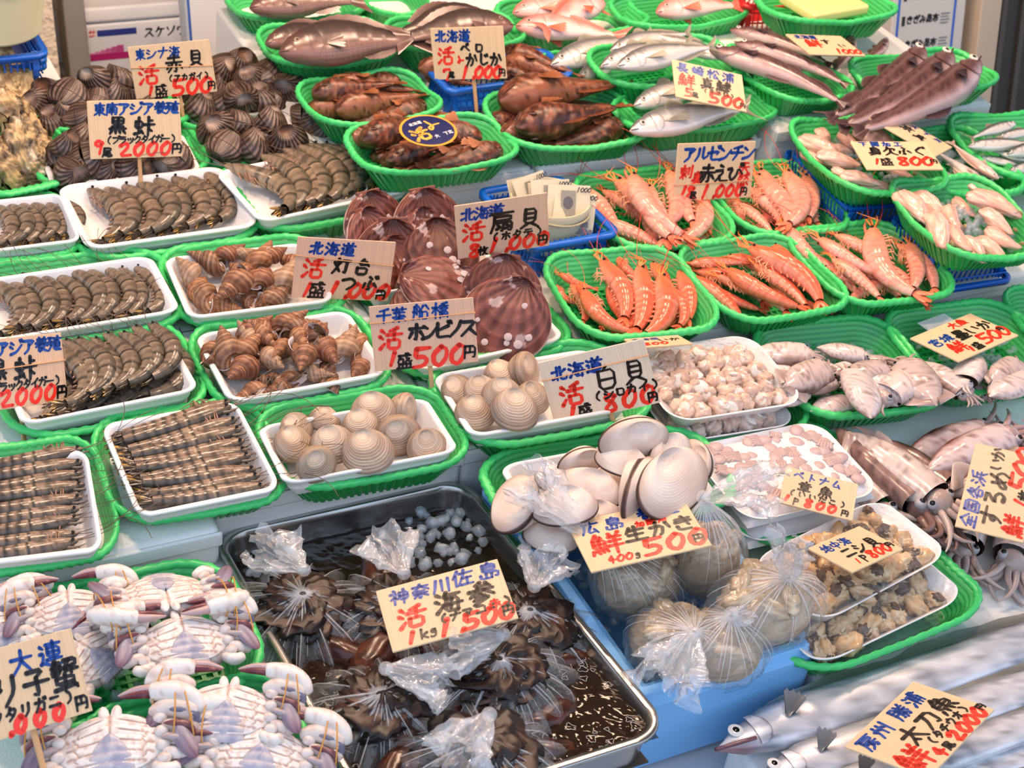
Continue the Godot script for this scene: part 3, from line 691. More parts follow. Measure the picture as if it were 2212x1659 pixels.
func packs() -> void:
	kept["pack"] = pack_mesh().mesh()
	for b in PACKS:
		var o := thing("wrapped_tray", at(Vector3(b[1], b[7] - 0.0305, b[2]), b[5]), "glossy white tray of " + b[0], "tray", "white trays under cling film")
		part("tray_shell", kept["pack"], mat("glossy tray", 0.25), o, Transform3D(Basis.from_scale(Vector3(b[3] * 1.06 / 0.235, 1, b[4] * 1.06 / 0.19)), Vector3.ZERO))
		if not b[0].contains("baby"):
			var m := MB.new()
			var w: float = b[3] * 1.04
			var d: float = b[4] * 1.04
			m.grid(30, 30, func(u: float, v: float):
				var x := 2 * u - 1
				var z := 2 * v - 1
				var e := (1 - pow(absf(x), 3.0)) * (1 - pow(absf(z), 3.0))
				var k := minf(1.0, 1.0 / pow(pow(absf(x), 5.0) + pow(absf(z), 5.0) + 1e-6, 0.2))
				k = k if absf(x) > 0.7 and absf(z) > 0.7 else 1.0
				return [Vector3(x * w / 2 * k, 0.031 + 0.012 * e + 0.003 * nz(Vector3(x * 9, z * 9, b[1] * 20)) * e, z * d / 2 * k), Color.WHITE])
			part("cling_film", m, film(), o)
	# octopus pieces: stubby lumps with a white cut face
	var oc := []
	for k in 4:
		var o := Node3D.new()
		part("flesh", lump(Vector3(0.0145, 0.012, 0.0125), 0.45, 1.9, k + 20, rgb(242, 220, 204), rgb(210, 172, 152), 16, 20, 0.15), mat("raw flesh", 0.2, {}), o)
		var m := MB.new()
		m.ell(Vector3(0.002, 0.0085, 0.003), Vector3(0.0095, 0.003, 0.0085), rgb(240, 228, 220), 8, 12, Basis(Vector3.RIGHT, 0.4))
		part("cut_face", m, mat("raw flesh", 0.2), o)
		oc.append(o)
	var ni := []
	for k in 4:
		var o := Node3D.new()
		part("flesh", lump(Vector3(0.018, 0.012, 0.014), 0.4, 1.9, k + 40, rgb(240, 218, 182), rgb(206, 164, 116), 16, 20, 0.2), mat("raw flesh", 0.2), o)
		var m := lump(Vector3(0.011, 0.0055, 0.009), 0.4, 2.4, k + 50, rgb(60, 50, 48), rgb(120, 96, 78), 10, 12, 0.1)
		part("dark_foot", m, mat("raw flesh", 0.2), o, Transform3D(Basis.IDENTITY, Vector3(0.008, 0.006, 0.005)))
		ni.append(o)
	for t in [[0, oc, 7, 6, "octopus_piece", "octopus", "pale octopus piece", "upper octopus pack", 0.0], [1, oc, 7, 2, "octopus_piece", "octopus", "pale octopus piece", "lower octopus pack", 0.3], [4, ni, 7, 4, "whelk_meat", "shellfish", "cream piece of whelk meat", "upper pack", 0.0], [5, ni, 7, 2, "whelk_meat", "shellfish", "dark-edged piece of whelk meat", "lower pack", 0.26]]:
		var b: Array = PACKS[t[0]]
		var l := []
		for i in t[2]:
			for j in t[3]:
				var x: float = (i + 0.5 + rng.randf_range(-0.25, 0.25)) / t[2] - 0.5
				var z: float = (t[8] + ((j + 0.5 + rng.randf_range(-0.25, 0.25)) / t[3] - 0.5) * (1 - 2 * t[8] if t[8] > 0 else 1.0))
				var q := Basis(Vector3.UP, b[5]) * Vector3(x * b[3] * 0.86, 0, z * b[4] * 0.84)
				l.append(copy(t[1][rng.randi() % 4], t[4], at(Vector3(b[1], b[7] - 0.0125 + 0.006 * (1 - absf(x) * 2), b[2]) + q, rng.randf() * TAU, rng.randf_range(-1.1, 1.1), rng.randf_range(-1.1, 1.1), rng.randf_range(0.85, 1.25)), t[5], t[6] + "s"))
		name_rows(l, t[6], t[7], 7)
	# baby octopus frozen in a white glaze
	for t in [[2, "upper"], [3, "lower"]]:
		var b: Array = PACKS[t[0]]
		var m := MB.new()
		m.grid(44, 44, func(u: float, v: float):
			var x := 2 * u - 1
			var z := 2 * v - 1
			var e := pow(maxf(0, (1 - pow(absf(x), 6.0)) * (1 - pow(absf(z), 6.0))), 0.5)
			return [Vector3(x * b[3] * 0.5, -0.012 + 0.021 * e + 0.0012 * nz(Vector3(x * 14, z * 12, 4)) * e, z * b[4] * 0.5), rgb(236, 230, 230)])
		solo("ice_glaze", m, mat("frost", 0.4, {"subsurf_scatter_enabled": true, "subsurf_scatter_strength": 0.2}), at(Vector3(b[1], b[7] - 0.002, b[2]), b[5]), "white ice glaze over the baby octopus in the %s pack" % t[1], "ice", "", "stuff")
		if t[0] == 3:
			continue
		var pr := []
		for k in 3:
			var o := Node3D.new()
			var h := MB.new()
			h.ell(Vector3.ZERO, Vector3(0.0105, 0.0035, 0.0085), rgb(194, 168, 166), 8, 16)
			part("head", h, mat("frosted flesh", 0.35), o)
			for j in (0 if k == 0 else 5):
				var am := MB.new()
				var g := -0.9 + 0.45 * j
				am.tube([Vector3(0.006, 0, 0) + Vector3(0, 0, 0.004 * (j - 2)), Vector3(0.014 + 0.004 * cos(g), 0.0012, 0.008 * sin(g)), Vector3(0.02 + 0.003 * (j % 2), 0.0, 0.013 * sin(g))], [0.0032, 0.0028, 0.001], 7, rgb(188, 162, 158))
				part("arm", am, mat("frosted flesh", 0.35), o)
			pr.append(o)
		var l := []
		var i := 0
		for r in 6:
			for c in 7:
				i += 1
				var x := (c + 0.5 + 0.3 * sin(i * 2.3)) / 7.0 - 0.5
				var z := (r + 0.5 + 0.28 * sin(i * 3.7 + 1)) / 6.0 - 0.5
				var q := Basis(Vector3.UP, b[5]) * Vector3(x * b[3] * 0.9, 0, z * b[4] * 0.88)
				l.append(copy(pr[(i * 2 + r) % 3], "baby_octopus", at(Vector3(b[1], b[7] + 0.0052, b[2]) + q, sin(i * 5.1) * 3.0, 0, 0, 0.7 + 0.5 * absf(sin(i * 1.3))), "octopus", "baby octopuses under the glaze"))
		name_rows(l, "mauve frozen baby octopus", "frosted pack", 7)

func bags() -> void:
	var fm := mat("bag film", 0.13, {"transparency": BaseMaterial3D.TRANSPARENCY_ALPHA, "albedo_color": Color(1, 1, 1, 0.08), "normal_enabled": true, "normal_texture": noise_tex(0.03, 256, true, 8.0), "uv1_triplanar": true, "uv1_scale": Vector3(12, 12, 12), "normal_scale": 0.7})
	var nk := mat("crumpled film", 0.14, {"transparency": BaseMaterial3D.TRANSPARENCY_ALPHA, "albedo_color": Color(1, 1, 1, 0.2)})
	# the blue foam box
	var fo := mat("blue foam", 0.5, {"normal_enabled": true, "normal_texture": noise_tex(0.13, 256, true, 3.0, FastNoiseLite.TYPE_CELLULAR), "uv1_triplanar": true, "uv1_scale": Vector3(9, 9, 9), "normal_scale": 0.3})
	var o := thing("blue_foam_box", at(Vector3(0.0195, -0.155, 0.339), 0.005), "light blue foam box holding bags of raw oysters", "box")
	var m := MB.new()
	var bc := rgb(126, 188, 242)
	shell(m, 0.262, 0.412, 0.024, [[0.008, 0.0], [0.004, 0.004], [0.0, 0.111], [0.0015, 0.114], [0.007, 0.115], [0.0085, 0.1245], [0.0105, 0.126], [0.0205, 0.126], [0.022, 0.1245], [0.0225, 0.117], [0.024, 0.116], [0.032, 0.1155], [0.0335, 0.113], [0.037, 0.02], [0.04, 0.016]], bc, 10)
	part("box_wall", m, fo, o)
	m = MB.new()
	m.rbox(Vector3(0.012, 0.103, 0.2045), Vector3(0.036, 0.012, 0.006), 0.002, bc.darkened(0.08))
	part("lid_catch", m, fo, o)
	solo("ice", ice_bits(220, Vector2(0.1, 0.14), 0.0105, 77, 0.01), mat("ice", 0.12), at(Vector3(0.015, -0.1, 0.36)), "crushed ice between the oyster bags in the blue box", "ice", "", "stuff")
	# oysters in clear bags
	var wd := ["clear bag of raw oysters under the left of the raw oyster sign", "upright clear bag of oysters behind the sign's right half", "clear bag of oysters with flared neck at the blue box front", "clear bag of oysters with upright knotted neck at the right", "clear bag of oysters between the sign and the two front bags"]
	for i in OYBAG.size():
		var p: Array = OYBAG[i]   # x h z yaw rx rz h
		o = thing("oyster_bag", at(Vector3(p[0], p[1], p[2]), p[3]), wd[i], "bag", "clear bags of raw oysters")
		var hh: float = p[6]
		var meat := lump(Vector3(p[4] * 0.88, hh * 0.44, p[5] * 0.88), 0.08, 1.5, i + 3, rgb(198, 176, 146), rgb(150, 128, 102), 30, 44, 0.06)
		part("oyster_flesh", meat, mat("raw flesh", 0.2, {}), o, Transform3D(Basis.IDENTITY, Vector3(0, 0, 0)))
		for k in 7:
			var a := k * 0.9 + i
			var om := lump(Vector3(p[4] * 0.4, hh * 0.14, p[5] * 0.25), 0.22, 1.6, i * 7 + k, rgb(228, 212, 186), rgb(170, 148, 120), 14, 18, 0.18)
			part("oyster", om, mat("raw flesh", 0.2, {}), o, Transform3D(Basis(Vector3.UP, a) * Basis(Vector3.RIGHT, 0.5), Vector3(cos(a) * p[4] * 0.46, hh * (0.25 + 0.03 * (k % 2)), sin(a) * p[5] * 0.46)))
		var knot := Vector3(p[7], hh * 0.5 + p[8], p[9])
		part("bag_film", bag_body(p[4] * 1.05, p[5] * 1.05, hh * 1.02, i, Vector3(p[7], p[8] * 0.8, p[9]), 0.06), fm, o, Transform3D(Basis.IDENTITY, Vector3(0, hh * 0.51, 0)))
		part("crease_glint", crease_glints(30, p[4] * 1.05, p[5] * 1.05, hh * 1.02, i, Vector3(p[7], p[8] * 0.8, p[9]), 0.06), nk, o, Transform3D(Basis.IDENTITY, Vector3(0, hh * 0.51, 0)), "stuff")  # white strips added for the glints along the film's folds
		m = MB.new()
		m.ell(knot, Vector3(0.009, 0.009, 0.009), rgb(240, 240, 240), 8, 10)
		part("knot", m, nk, o)
		part("bag_neck", bag_neck(p[12], p[13], i + 2), nk, o, Transform3D(Basis(Vector3.UP, p[10]) * Basis(Vector3.RIGHT, p[11]), knot))
	# sea cucumber bags in the pan
	wd = ["tied clear bag back left in the steel pan", "tied clear bag behind the sea cucumber sign", "tied clear bag front left in the steel pan, neck to the right", "tied clear bag right of the sign with a wide pleated film", "tied clear bag at the front of the pan, neck to the left", "dark tied bag behind the sign at the pan's right rim"]
	for i in SEABAG.size():
		var p: Array = SEABAG[i]
		o = thing("sea_cucumber_bag", at(Vector3(p[0], p[1], p[2]), 0.0), wd[i], "bag", "clear bags in the steel pan")
		part("bag_film", bag_body(0.088, 0.082, 0.085, i + 20, Vector3(0, 0.012, 0), 0.2), fm, o, Transform3D(Basis.IDENTITY, Vector3(0, -0.032, 0)))
		part("crease_glint", crease_glints(46, 0.088, 0.082, 0.085, i + 20, Vector3(0, 0.012, 0), 0.2), nk, o, Transform3D(Basis.IDENTITY, Vector3(0, -0.032, 0)), "stuff")  # added pale strips, the shine on the pleats made as shapes
		var dk := lump(Vector3(0.056, 0.02, 0.054), 0.3, 2.2, i + 60, rgb(92, 46, 30), rgb(30, 20, 18), 26, 40, 0.25)
		for q in dk.v.size():
			dk.c[q] = dk.c[q].lerp(rgb(24, 16, 16), clampf(0.2 + nz(dk.v[q] * 150.0) * 2.0, 0, 0.9))
		part("sea_cucumber", dk, mat("soaked skin", 0.4), o, Transform3D(Basis.IDENTITY, Vector3(0, -0.04, 0)))
		m = MB.new()
		m.ell(Vector3(0, 0.017, 0), Vector3(0.0085, 0.007, 0.0085), rgb(242, 242, 244), 8, 10)
		part("knot", m, nk, o)
		part("bag_neck", bag_neck(0.062, 0.026, i + 9), nk, o, Transform3D(Basis(Vector3.UP, p[3]) * Basis(Vector3.RIGHT, 0.1), Vector3(0, 0.017, 0)))

# ---------------------------------------------------------------- price boards
func price_boards() -> void:
	var im := Image.create(512, 8, false, Image.FORMAT_RGB8)
	for x in 512:
		var v := 0.93 + 0.07 * sin(x * TAU * 90 / 512.0 + 3.0 * noise.get_noise_1d(x * 0.2)) * (0.6 + 0.4 * noise.get_noise_1d(x * 0.7)) + 0.05 * noise.get_noise_1d(x * 0.35)
		for y in 8:
			im.set_pixel(x, y, Color(v, v * 0.985, v * 0.96))
	var tex := ImageTexture.create_from_image(im)
	var wood := mat("thin wood", 0.55, {"albedo_texture": tex, "uv1_triplanar": true, "uv1_scale": Vector3(6.4, 6.4, 6.4)})
	var ink := mat("marker ink", 0.32)
	var B := rgb(12, 66, 150)
	var K := rgb(30, 26, 28)
	var R := rgb(238, 56, 40)
	var tiger := [["東南アジア養殖", 10, 4, 22, 20.5, B, 3.4], ["黒", 34, 27, 32, 0, K, 4.4], ["蛯", 76, 28, 36, 0, K, 4.4], ["(ブラックタイガー)", 26, 61, 14, 12.2, K, 2.4], ["9", 3, 66, 26, 0, R, 5], ["尾", 20, 80, 18, 0, K, 3], ["2000", 46, 72, 26, 23, R, 5.2], ["円", 138, 76, 20, 0, K, 3]]
	var T := {
		"S1": ["price board of the ark shells, 500 yen", [["東シナ海", 12, 6, 21, 22, B, 3], ["赤", 66, 22, 36, 0, K, 4], ["貝", 110, 16, 34, 0, K, 4], ["(アカガイ)", 66, 60, 13, 14, K, 2.4], ["活", 12, 36, 40, 0, R, 4.8], ["1", 22, 78, 18, 0, R, 5], ["盛", 38, 76, 26, 0, K, 3], ["500", 68, 68, 34, 26, R, 6], ["円", 140, 78, 18, 0, K, 2.6]]],
		"S2": ["price board of the black tiger prawns, 9 for 2,000 yen", tiger],
		"S3": ["price board of the sculpins, 7 for 1,000 yen", [["北海道", 10, 4, 25, 26, B, 3.6], ["ベロ", 64, 30, 20, 30, K, 4], ["活", 12, 36, 36, 0, R, 4.6], ["〆", 52, 54, 18, 0, R, 3.6], ["かじか", 72, 50, 26, 26, K, 4.4], ["7", 18, 78, 24, 0, R, 5], ["尾", 32, 84, 14, 0, K, 2.6], ["1,000", 56, 74, 26, 20, R, 5.6], ["円", 140, 80, 17, 0, K, 2.6]]],
		"S4": ["price board tilted on the horse mackerel, 500 yen", [["長崎松浦", 8, 5, 27, 34, B, 3.6], ["鮮", 10, 34, 36, 0, R, 4], ["真鯵", 58, 32, 32, 36, K, 4], ["(マアジ)", 62, 62, 11, 15, K, 2.2], ["5", 18, 70, 24, 0, R, 4.4], ["尾", 36, 78, 15, 0, K, 2.6], ["500", 70, 66, 32, 26, R, 6.4], ["円", 142, 80, 14, 0, K, 2.4]]],
		"S5": ["price board lying on the pollock, 1,000 yen", [["北海道", 14, 4, 20, 21, B, 3.2], ["鮮", 26, 26, 42, 0, R, 4.6], ["すけ", 76, 24, 24, 26, K, 3.6], ["い", 112, 44, 20, 0, K, 3.2], ["1000", 80, 70, 25, 18, R, 5]]],
		"S6": ["price board of the red prawns, 18 for 1,000 yen", [["アルゼンチン", 11, 6, 27, 24, B, 4.4], ["刺", 8, 38, 25, 0, R, 3.6], ["身", 32, 50, 22, 0, R, 3.6], ["赤えび", 46, 38, 34, 28, K, 4.6], ["天", 126, 34, 24, 0, R, 3.4], ["然", 126, 55, 24, 0, R, 3.2], ["18", 6, 74, 24, 14, R, 5], ["尾", 30, 84, 15, 0, K, 2.6], ["1,000", 50, 74, 24, 20, R, 5.4], ["円", 132, 80, 17, 0, K, 2.6]]],
		"S7": ["price board lying on the skinned fish, 800 yen", [["下関加工", 14, 3, 17, 24, B, 3], ["身欠ふぐ", 24, 22, 30, 30, K, 4.4], ["1", 20, 64, 20, 0, R, 4.6], ["盛", 36, 62, 26, 0, K, 3.2], ["800", 66, 56, 34, 25, R, 6.4], ["円", 138, 66, 17, 0, K, 2.6]]],
		"S8": ["price board lying turned on the pale croakers", [["京大下天", 34, 3, 18, 28, B, 3], ["鮮", 10, 24, 34, 0, R, 4.4], ["1", 16, 66, 20, 0, R, 4.4], ["京", 52, 28, 30, 0, K, 3.6], ["真", 86, 36, 28, 0, K, 3.4]]],
		"S9": ["price board of the scallops, 8 for 1,000 yen", [["北海道", 9, 6, 26, 24, B, 3.4], ["活", 10, 33, 38, 0, R, 4.8], ["扇貝", 58, 22, 40, 48, K, 4.6], ["(ホタテ)", 56, 60, 17, 19, K, 2.8], ["8", 14, 74, 27, 0, R, 5.4], ["枚", 34, 82, 17, 0, K, 2.8], ["1,000", 48, 70, 28, 24, R, 5.8], ["円", 136, 76, 20, 0, K, 3]]],
		"S10": ["price board of the upper whelks, 1,000 yen", [["北海道", 20, 5, 23, 25, B, 3.4], ["活", 12, 32, 36, 0, R, 4.4], ["灯台", 60, 30, 28, 34, K, 4.4], ["つぶ", 76, 58, 26, 34, K, 4], ["1", 12, 74, 24, 0, R, 5], ["盛", 26, 72, 27, 0, K, 3.2], ["1,000", 52, 70, 28, 23, R, 6], ["円", 134, 80, 18, 0, K, 3]]],
		"S11": ["price board of the hard clams, 500 yen, above the clam tray", [["千葉", 10, 5, 23, 23, B, 3], ["船橋", 64, 3, 25, 29, B, 3], ["活", 10, 34, 36, 0, R, 4.8], ["ホンビノス", 54, 32, 27, 20, K, 4.4], ["1", 18, 72, 22, 0, R, 5.4], ["盛", 34, 76, 24, 0, K, 3.2], ["500", 54, 68, 34, 27, R, 6], ["円", 134, 72, 22, 0, K, 3]]],
		"S12": ["pale price board of the white clams, 800 yen", [["北海道", 14, 10, 25, 26, B, 3.4], ["活", 18, 40, 36, 0, R, 4.8], ["白貝", 72, 26, 38, 42, K, 3.6], ["(シロカイ)", 64, 62, 15, 17, K, 2.8], ["1", 20, 76, 20, 0, R, 5.4], ["盛", 38, 76, 22, 0, K, 3.2], ["800", 72, 68, 30, 27, R, 5.6], ["円", 140, 80, 17, 0, K, 2.8]]],
		"S13": ["price board cut by the left edge above striped prawns", tiger],
		"S14": ["price board of the sea cucumbers lying over the steel pan", [["神奈川", 14, 8, 24, 27, B, 3.4], ["佐島", 94, 3, 27, 34, B, 3.4], ["活", 16, 38, 36, 0, R, 4.8], ["海参", 64, 30, 36, 42, K, 4.6], ["(ナマコ:", 62, 64, 15, 16, K, 2.8], ["赤", 128, 62, 15, 0, R, 2.6], [")", 144, 62, 15, 0, K, 2.8], ["1", 18, 78, 18, 0, R, 5], ["kg", 34, 78, 17, 12, K, 2.8], ["1,500", 56, 72, 27, 22, R, 6], ["円", 140, 76, 17, 0, K, 2.8]]],
		"S15": ["price board of the raw oysters, 400 grams for 500 yen", [["広島", 12, 8, 25, 31, B, 3.2], ["養殖", 88, 3, 25, 30, B, 3.2], ["加熱用", 80, 27, 12, 15, R, 2.2], ["鮮", 14, 36, 42, 0, R, 4.6], ["生かき", 60, 34, 30, 32, K, 4.2], ["400", 24, 80, 14, 11, R, 2.8], ["g", 58, 82, 13, 0, K, 2.4], ["500", 70, 62, 34, 29, R, 6], ["円", 138, 74, 17, 0, K, 2.6]]],
		"S16": ["small price board of the baby octopus, 800 yen", [["ベトナム", 20, 6, 22, 27, B, 3.4], ["章魚", 32, 30, 30, 46, K, 3.8], ["(いいだこ)", 14, 58, 16, 22, K, 3], ["1", 6, 76, 16, 0, R, 6], ["P", 24, 78, 20, 0, K, 3], ["800", 48, 72, 24, 25, R, 6], ["円", 130, 78, 18, 0, K, 3]]],
		"S17": ["small turned price board of the whelk meat, 800 yen", [["地中海", 14, 10, 25, 27, B, 3.2], ["ニシ貝", 36, 36, 32, 36, K, 4.4], ["1", 34, 74, 16, 0, R, 3], ["P", 50, 70, 24, 0, K, 3.4], ["800", 72, 66, 27, 22, R, 5.4], ["円", 136, 68, 18, 0, K, 2.8]]],
		"S18": ["price board lying on the squid at the right, 500 yen", [["宮城", 8, 26, 24, 27, B, 3.2], ["大魚", 84, 4, 20, 22, R, 3.2], ["鮮", 22, 52, 34, 0, R, 4.2], ["墨いか", 64, 28, 29, 30, K, 3.8], ["1", 46, 78, 14, 0, R, 5], ["盛", 60, 74, 20, 0, K, 3], ["500", 84, 58, 33, 23, R, 5.4], ["円", 142, 62, 13, 0, K, 2.4]]],
		"S19": ["price board standing sideways on the long squid, right edge", [["全国各浜", 4, 5, 24, 26, B, 3.2], ["するめ", 14, 30, 34, 34, K, 4], ["いか", 114, 26, 22, 20, K, 3], ["鮮", 8, 66, 34, 0, R, 4.4], ["1", 60, 74, 16, 0, R, 4], ["枚", 72, 78, 17, 0, K, 2.8], ["500", 84, 60, 36, 25, R, 6]]],
		"S20": ["price board of the silver cutlass fish, 2,000 yen", [["房州", 8, 6, 25, 30, B, 3.4], ["勝浦", 78, 6, 25, 32, B, 3.4], ["太刀魚", 44, 34, 32, 36, K, 4], ["(タチウオ)", 56, 66, 13, 15, K, 2.6], ["鮮", 2, 54, 40, 0, R, 4.8], ["4", 40, 80, 18, 0, R, 4.4], ["尾", 58, 84, 14, 0, K, 2.6], ["2000", 76, 78, 21, 18, R, 5.4], ["円", 146, 80, 12, 0, K, 2.4]]],
		"S21": ["price board of the crabs cut by the left edge", [["大連", 72, 8, 30, 36, B, 3.6], ["渡り子蟹", 8, 32, 36, 36, K, 4.4], ["(ワタリガニ)", 16, 68, 16, 18, K, 3], ["1,000", 22, 80, 20, 24, R, 6], ["円", 136, 78, 19, 0, K, 3]]],
		"S22": ["small board lying flat behind the wrapped octopus", [["北海道", 14, 12, 24, 26, B, 3.4], ["いか", 80, 30, 30, 32, K, 4], ["800", 20, 60, 30, 25, R, 6]]],
		"S23": ["red-framed white card behind the red prawn sign", [["1", 20, 20, 20, 0, R, 4]]],
	}
	for s in SIGNS:
		var key: String = s[0]
		var bs := Basis(Vector3(s[1], s[2], s[3]), Vector3(s[4], s[5], s[6]), Vector3(s[7], s[8], s[9])).orthonormalized()
		var w: float = s[13]
		var h: float = s[14]
		var o := thing("price_board", Transform3D(bs, Vector3(s[10], s[11], s[12])), T[key][0], "sign", "hand-written price boards")
		var m := MB.new()
		var tone: Color = {"S12": rgb(246, 228, 206), "S13": rgb(236, 200, 168), "S10": rgb(236, 192, 166), "S11": rgb(236, 192, 166), "S9": rgb(236, 196, 168), "S23": rgb(240, 236, 232)}.get(key, rgb(242, 212, 172))
		m.rbox(Vector3(0, 0, -0.0016), Vector3(w, h, 0.0032), 0.0007, tone, Basis.IDENTITY, 1)
		part("board", m, wood, o)
		var u := w / 157.0
		var cols := {B: ["blue_lettering", 0.00035], K: ["black_lettering", 0.0006], R: ["red_lettering", 0.00045]}
		for e in T[key][1]:   # each word or price a part of its own
			var c: Color = e[5]
			m = MB.new()
			write(m, e[0], e[1] * u - w / 2, e[2] * u - h / 2, e[3] * u, e[4] * u, e[6] * u * 1.1, cols[c][1], c)
			part(cols[c][0], m, ink, o)
		if key == "S23":
			m = MB.new()
			for q in [[0, h / 2 - 0.004, w, 0.006], [0, -h / 2 + 0.004, w, 0.006]]:
				m.box(Vector3(q[0], q[1], 0.0004), Vector3(q[2], q[3], 0.0008), rgb(214, 44, 44))
			part("red_frame", m, ink, o)
		if s[15] > 0:
			m = MB.new()
			m.rbox(Vector3(0.004, -h / 2 - s[15] / 2 + 0.015, -0.0052), Vector3(0.006, s[15] + 0.03, 0.004), 0.001, rgb(206, 160, 112), Basis.IDENTITY, 1)
			part("stick", m, mat("stick wood", 0.6), o)
		if key in ["S1", "S6", "S10", "S11", "S12", "S13", "S21"]:
			m = MB.new()
			var y: float = {"S1": 0.1, "S6": -0.22, "S10": 0.2, "S11": 0.24, "S12": 0.22, "S13": 0.06, "S21": 0.3}[key] * h
			if key != "S21":
				m.tube([Vector3(-w / 2 - 0.001, y, -0.0042), Vector3(-w / 2 - 0.001, y, 0.0012), Vector3(w / 2 + 0.001, y + (-0.008 if key in ["S10", "S1"] else 0.003), 0.0012), Vector3(w / 2 + 0.001, y, -0.0042), Vector3(-w / 2 - 0.001, y, -0.0042)], [0.0008], 5, rgb(222, 160, 106))
				part("rubber_band", m, mat("rubber", 0.45), o)

func small_things() -> void:
	# the round sticker on the sculpins
	var s: Array = STICKER[0]
	var o := thing("round_sticker", at(Vector3(s[0], s[1], s[2]), 0.28, 0.0, 0.12), "oval dark blue sticker with gold rim on the sculpins", "sticker")
	var m := MB.new()
	for q in [[0.047, 0.0005, rgb(236, 160, 60)], [0.0425, 0.001, rgb(30, 36, 82)]]:
		var rings := []
		for y in [0.0, q[1]]:
			var ring := PackedVector3Array()
			for j in 48:
				ring.append(Vector3(cos(TAU * j / 48) * q[0], y, sin(TAU * j / 48) * q[0] * 0.86))
			rings.append(ring)
		m.loft(rings, [q[2]], true, true, true)
	part("disc", m, mat("sticker print", 0.3), o)
	m = MB.new()
	write(m, "活", -0.034, -0.012, 0.032, 0, 0.005, 0.0, rgb(240, 176, 80))
	write(m, "〆", -0.002, -0.024, 0.032, 0, 0.0036, 0.0, rgb(240, 176, 80))
	write(m, "北海道", -0.02, -0.026, 0.0075, 0.008, 0.0011, 0.0, rgb(230, 230, 236))
	write(m, "大木下広", -0.002, 0.014, 0.0085, 0.009, 0.0013, 0.0, rgb(230, 230, 236))
	part("gold_lettering", m, mat("sticker print", 0.3), o, Transform3D(Basis(Vector3.RIGHT, -PI / 2), Vector3(0, 0.0013, 0)))
	# clear sheet over the right front
	m = MB.new()
	m.grid(30, 12, func(u: float, v: float):
		var x := 0.15 + 0.55 * u
		var z := 0.52 + 0.1 * v - 0.03 * u
		return [Vector3(x, -0.072 - 0.022 * v + 0.012 * sin(u * 9) * (1 - v) + 0.006 * nz(Vector3(u * 9, v * 5, 2)), z), Color.WHITE])
	solo("plastic_sheet", m, mat("loose film", 0.12, {"transparency": BaseMaterial3D.TRANSPARENCY_ALPHA, "albedo_color": Color(1, 1, 1, 0.2)}), at(Vector3.ZERO), "clear plastic sheet between the wrapped packs and silver fish", "sheet")
	# squid tag, label on the printed lid left of the whelks
	m = MB.new()
	var q: Array = TAG[0]
	wbox(m, Vector3(-0.03, 0, -0.016), Vector3(0.03, 0.0012, 0.016), rgb(238, 236, 232))
	solo("white_card", m, mat("paper", 0.7), at(Vector3(q[0], q[1], q[2]), 0.15), "blank white card behind the sign lying on the squid", "card")
	m = MB.new()
	q = TAG[1]
	for k in 4:
		wbox(m, Vector3(-0.04 + 0.02 * k, 0, -0.04), Vector3(-0.0392 + 0.02 * k, 0.0006, 0.05), rgb(40, 44, 44))
	wbox(m, Vector3(-0.05, 0, -0.03), Vector3(0.05, 0.0006, -0.0292), rgb(40, 44, 44))
	wbox(m, Vector3(-0.05, 0, 0.02), Vector3(0.05, 0.0006, 0.0208), rgb(40, 44, 44))
	var t := MB.new()
	for k in 3:
		write(t, "YU", -0.008, -0.04 + 0.02 * k, 0.01, 0.011, 0.0013, 0.0007, rgb(40, 44, 44))
	m.append(t, Transform3D(Basis(Vector3.UP, -PI / 2) * Basis(Vector3.RIGHT, -PI / 2), Vector3.ZERO))
	solo("printed_table", m, mat("ink", 0.4), at(Vector3(q[0], 0.0006, q[2])), "printed black table lines on the foam between prawns and whelks", "print")
# ---------------------------------------------------------------- the things on sale and what they lie in (all in metres)
func lut(a: Array, s: float) -> float:
	var x := clampf(s, 0, 1) * (a.size() - 1)
	var i := mini(int(x), a.size() - 2)
	var t := x - i
	t = t * t * (3 - 2 * t) * 0.5 + t * 0.5
	return lerpf(a[i], a[i + 1], t)

var kept := {}
func tray_mesh() -> MB:   # pressed foam tray, 0.235 x 0.19
	var m := MB.new()
	shell(m, 0.235, 0.19, 0.026, [[0.02, 0.0], [0.0165, 0.002], [0.009, 0.014], [0.0075, 0.0165], [0.0085, 0.0175], [0.003, 0.0265], [0.0, 0.0275], [0.0, 0.03], [0.0015, 0.0312], [0.0065, 0.0312], [0.009, 0.029], [0.013, 0.021], [0.0145, 0.0195], [0.021, 0.007], [0.027, 0.004]], rgb(238, 236, 233), 8)
	return m

func pack_mesh() -> MB:   # smooth white tray with flared ends
	var m := MB.new()
	shell(m, 0.235, 0.19, 0.04, [[0.03, 0.0], [0.025, 0.002], [0.006, 0.024], [0.0, 0.029], [0.0, 0.0305], [0.003, 0.0305], [0.011, 0.023], [0.032, 0.006], [0.04, 0.004]], rgb(240, 240, 240), 8)
	return m

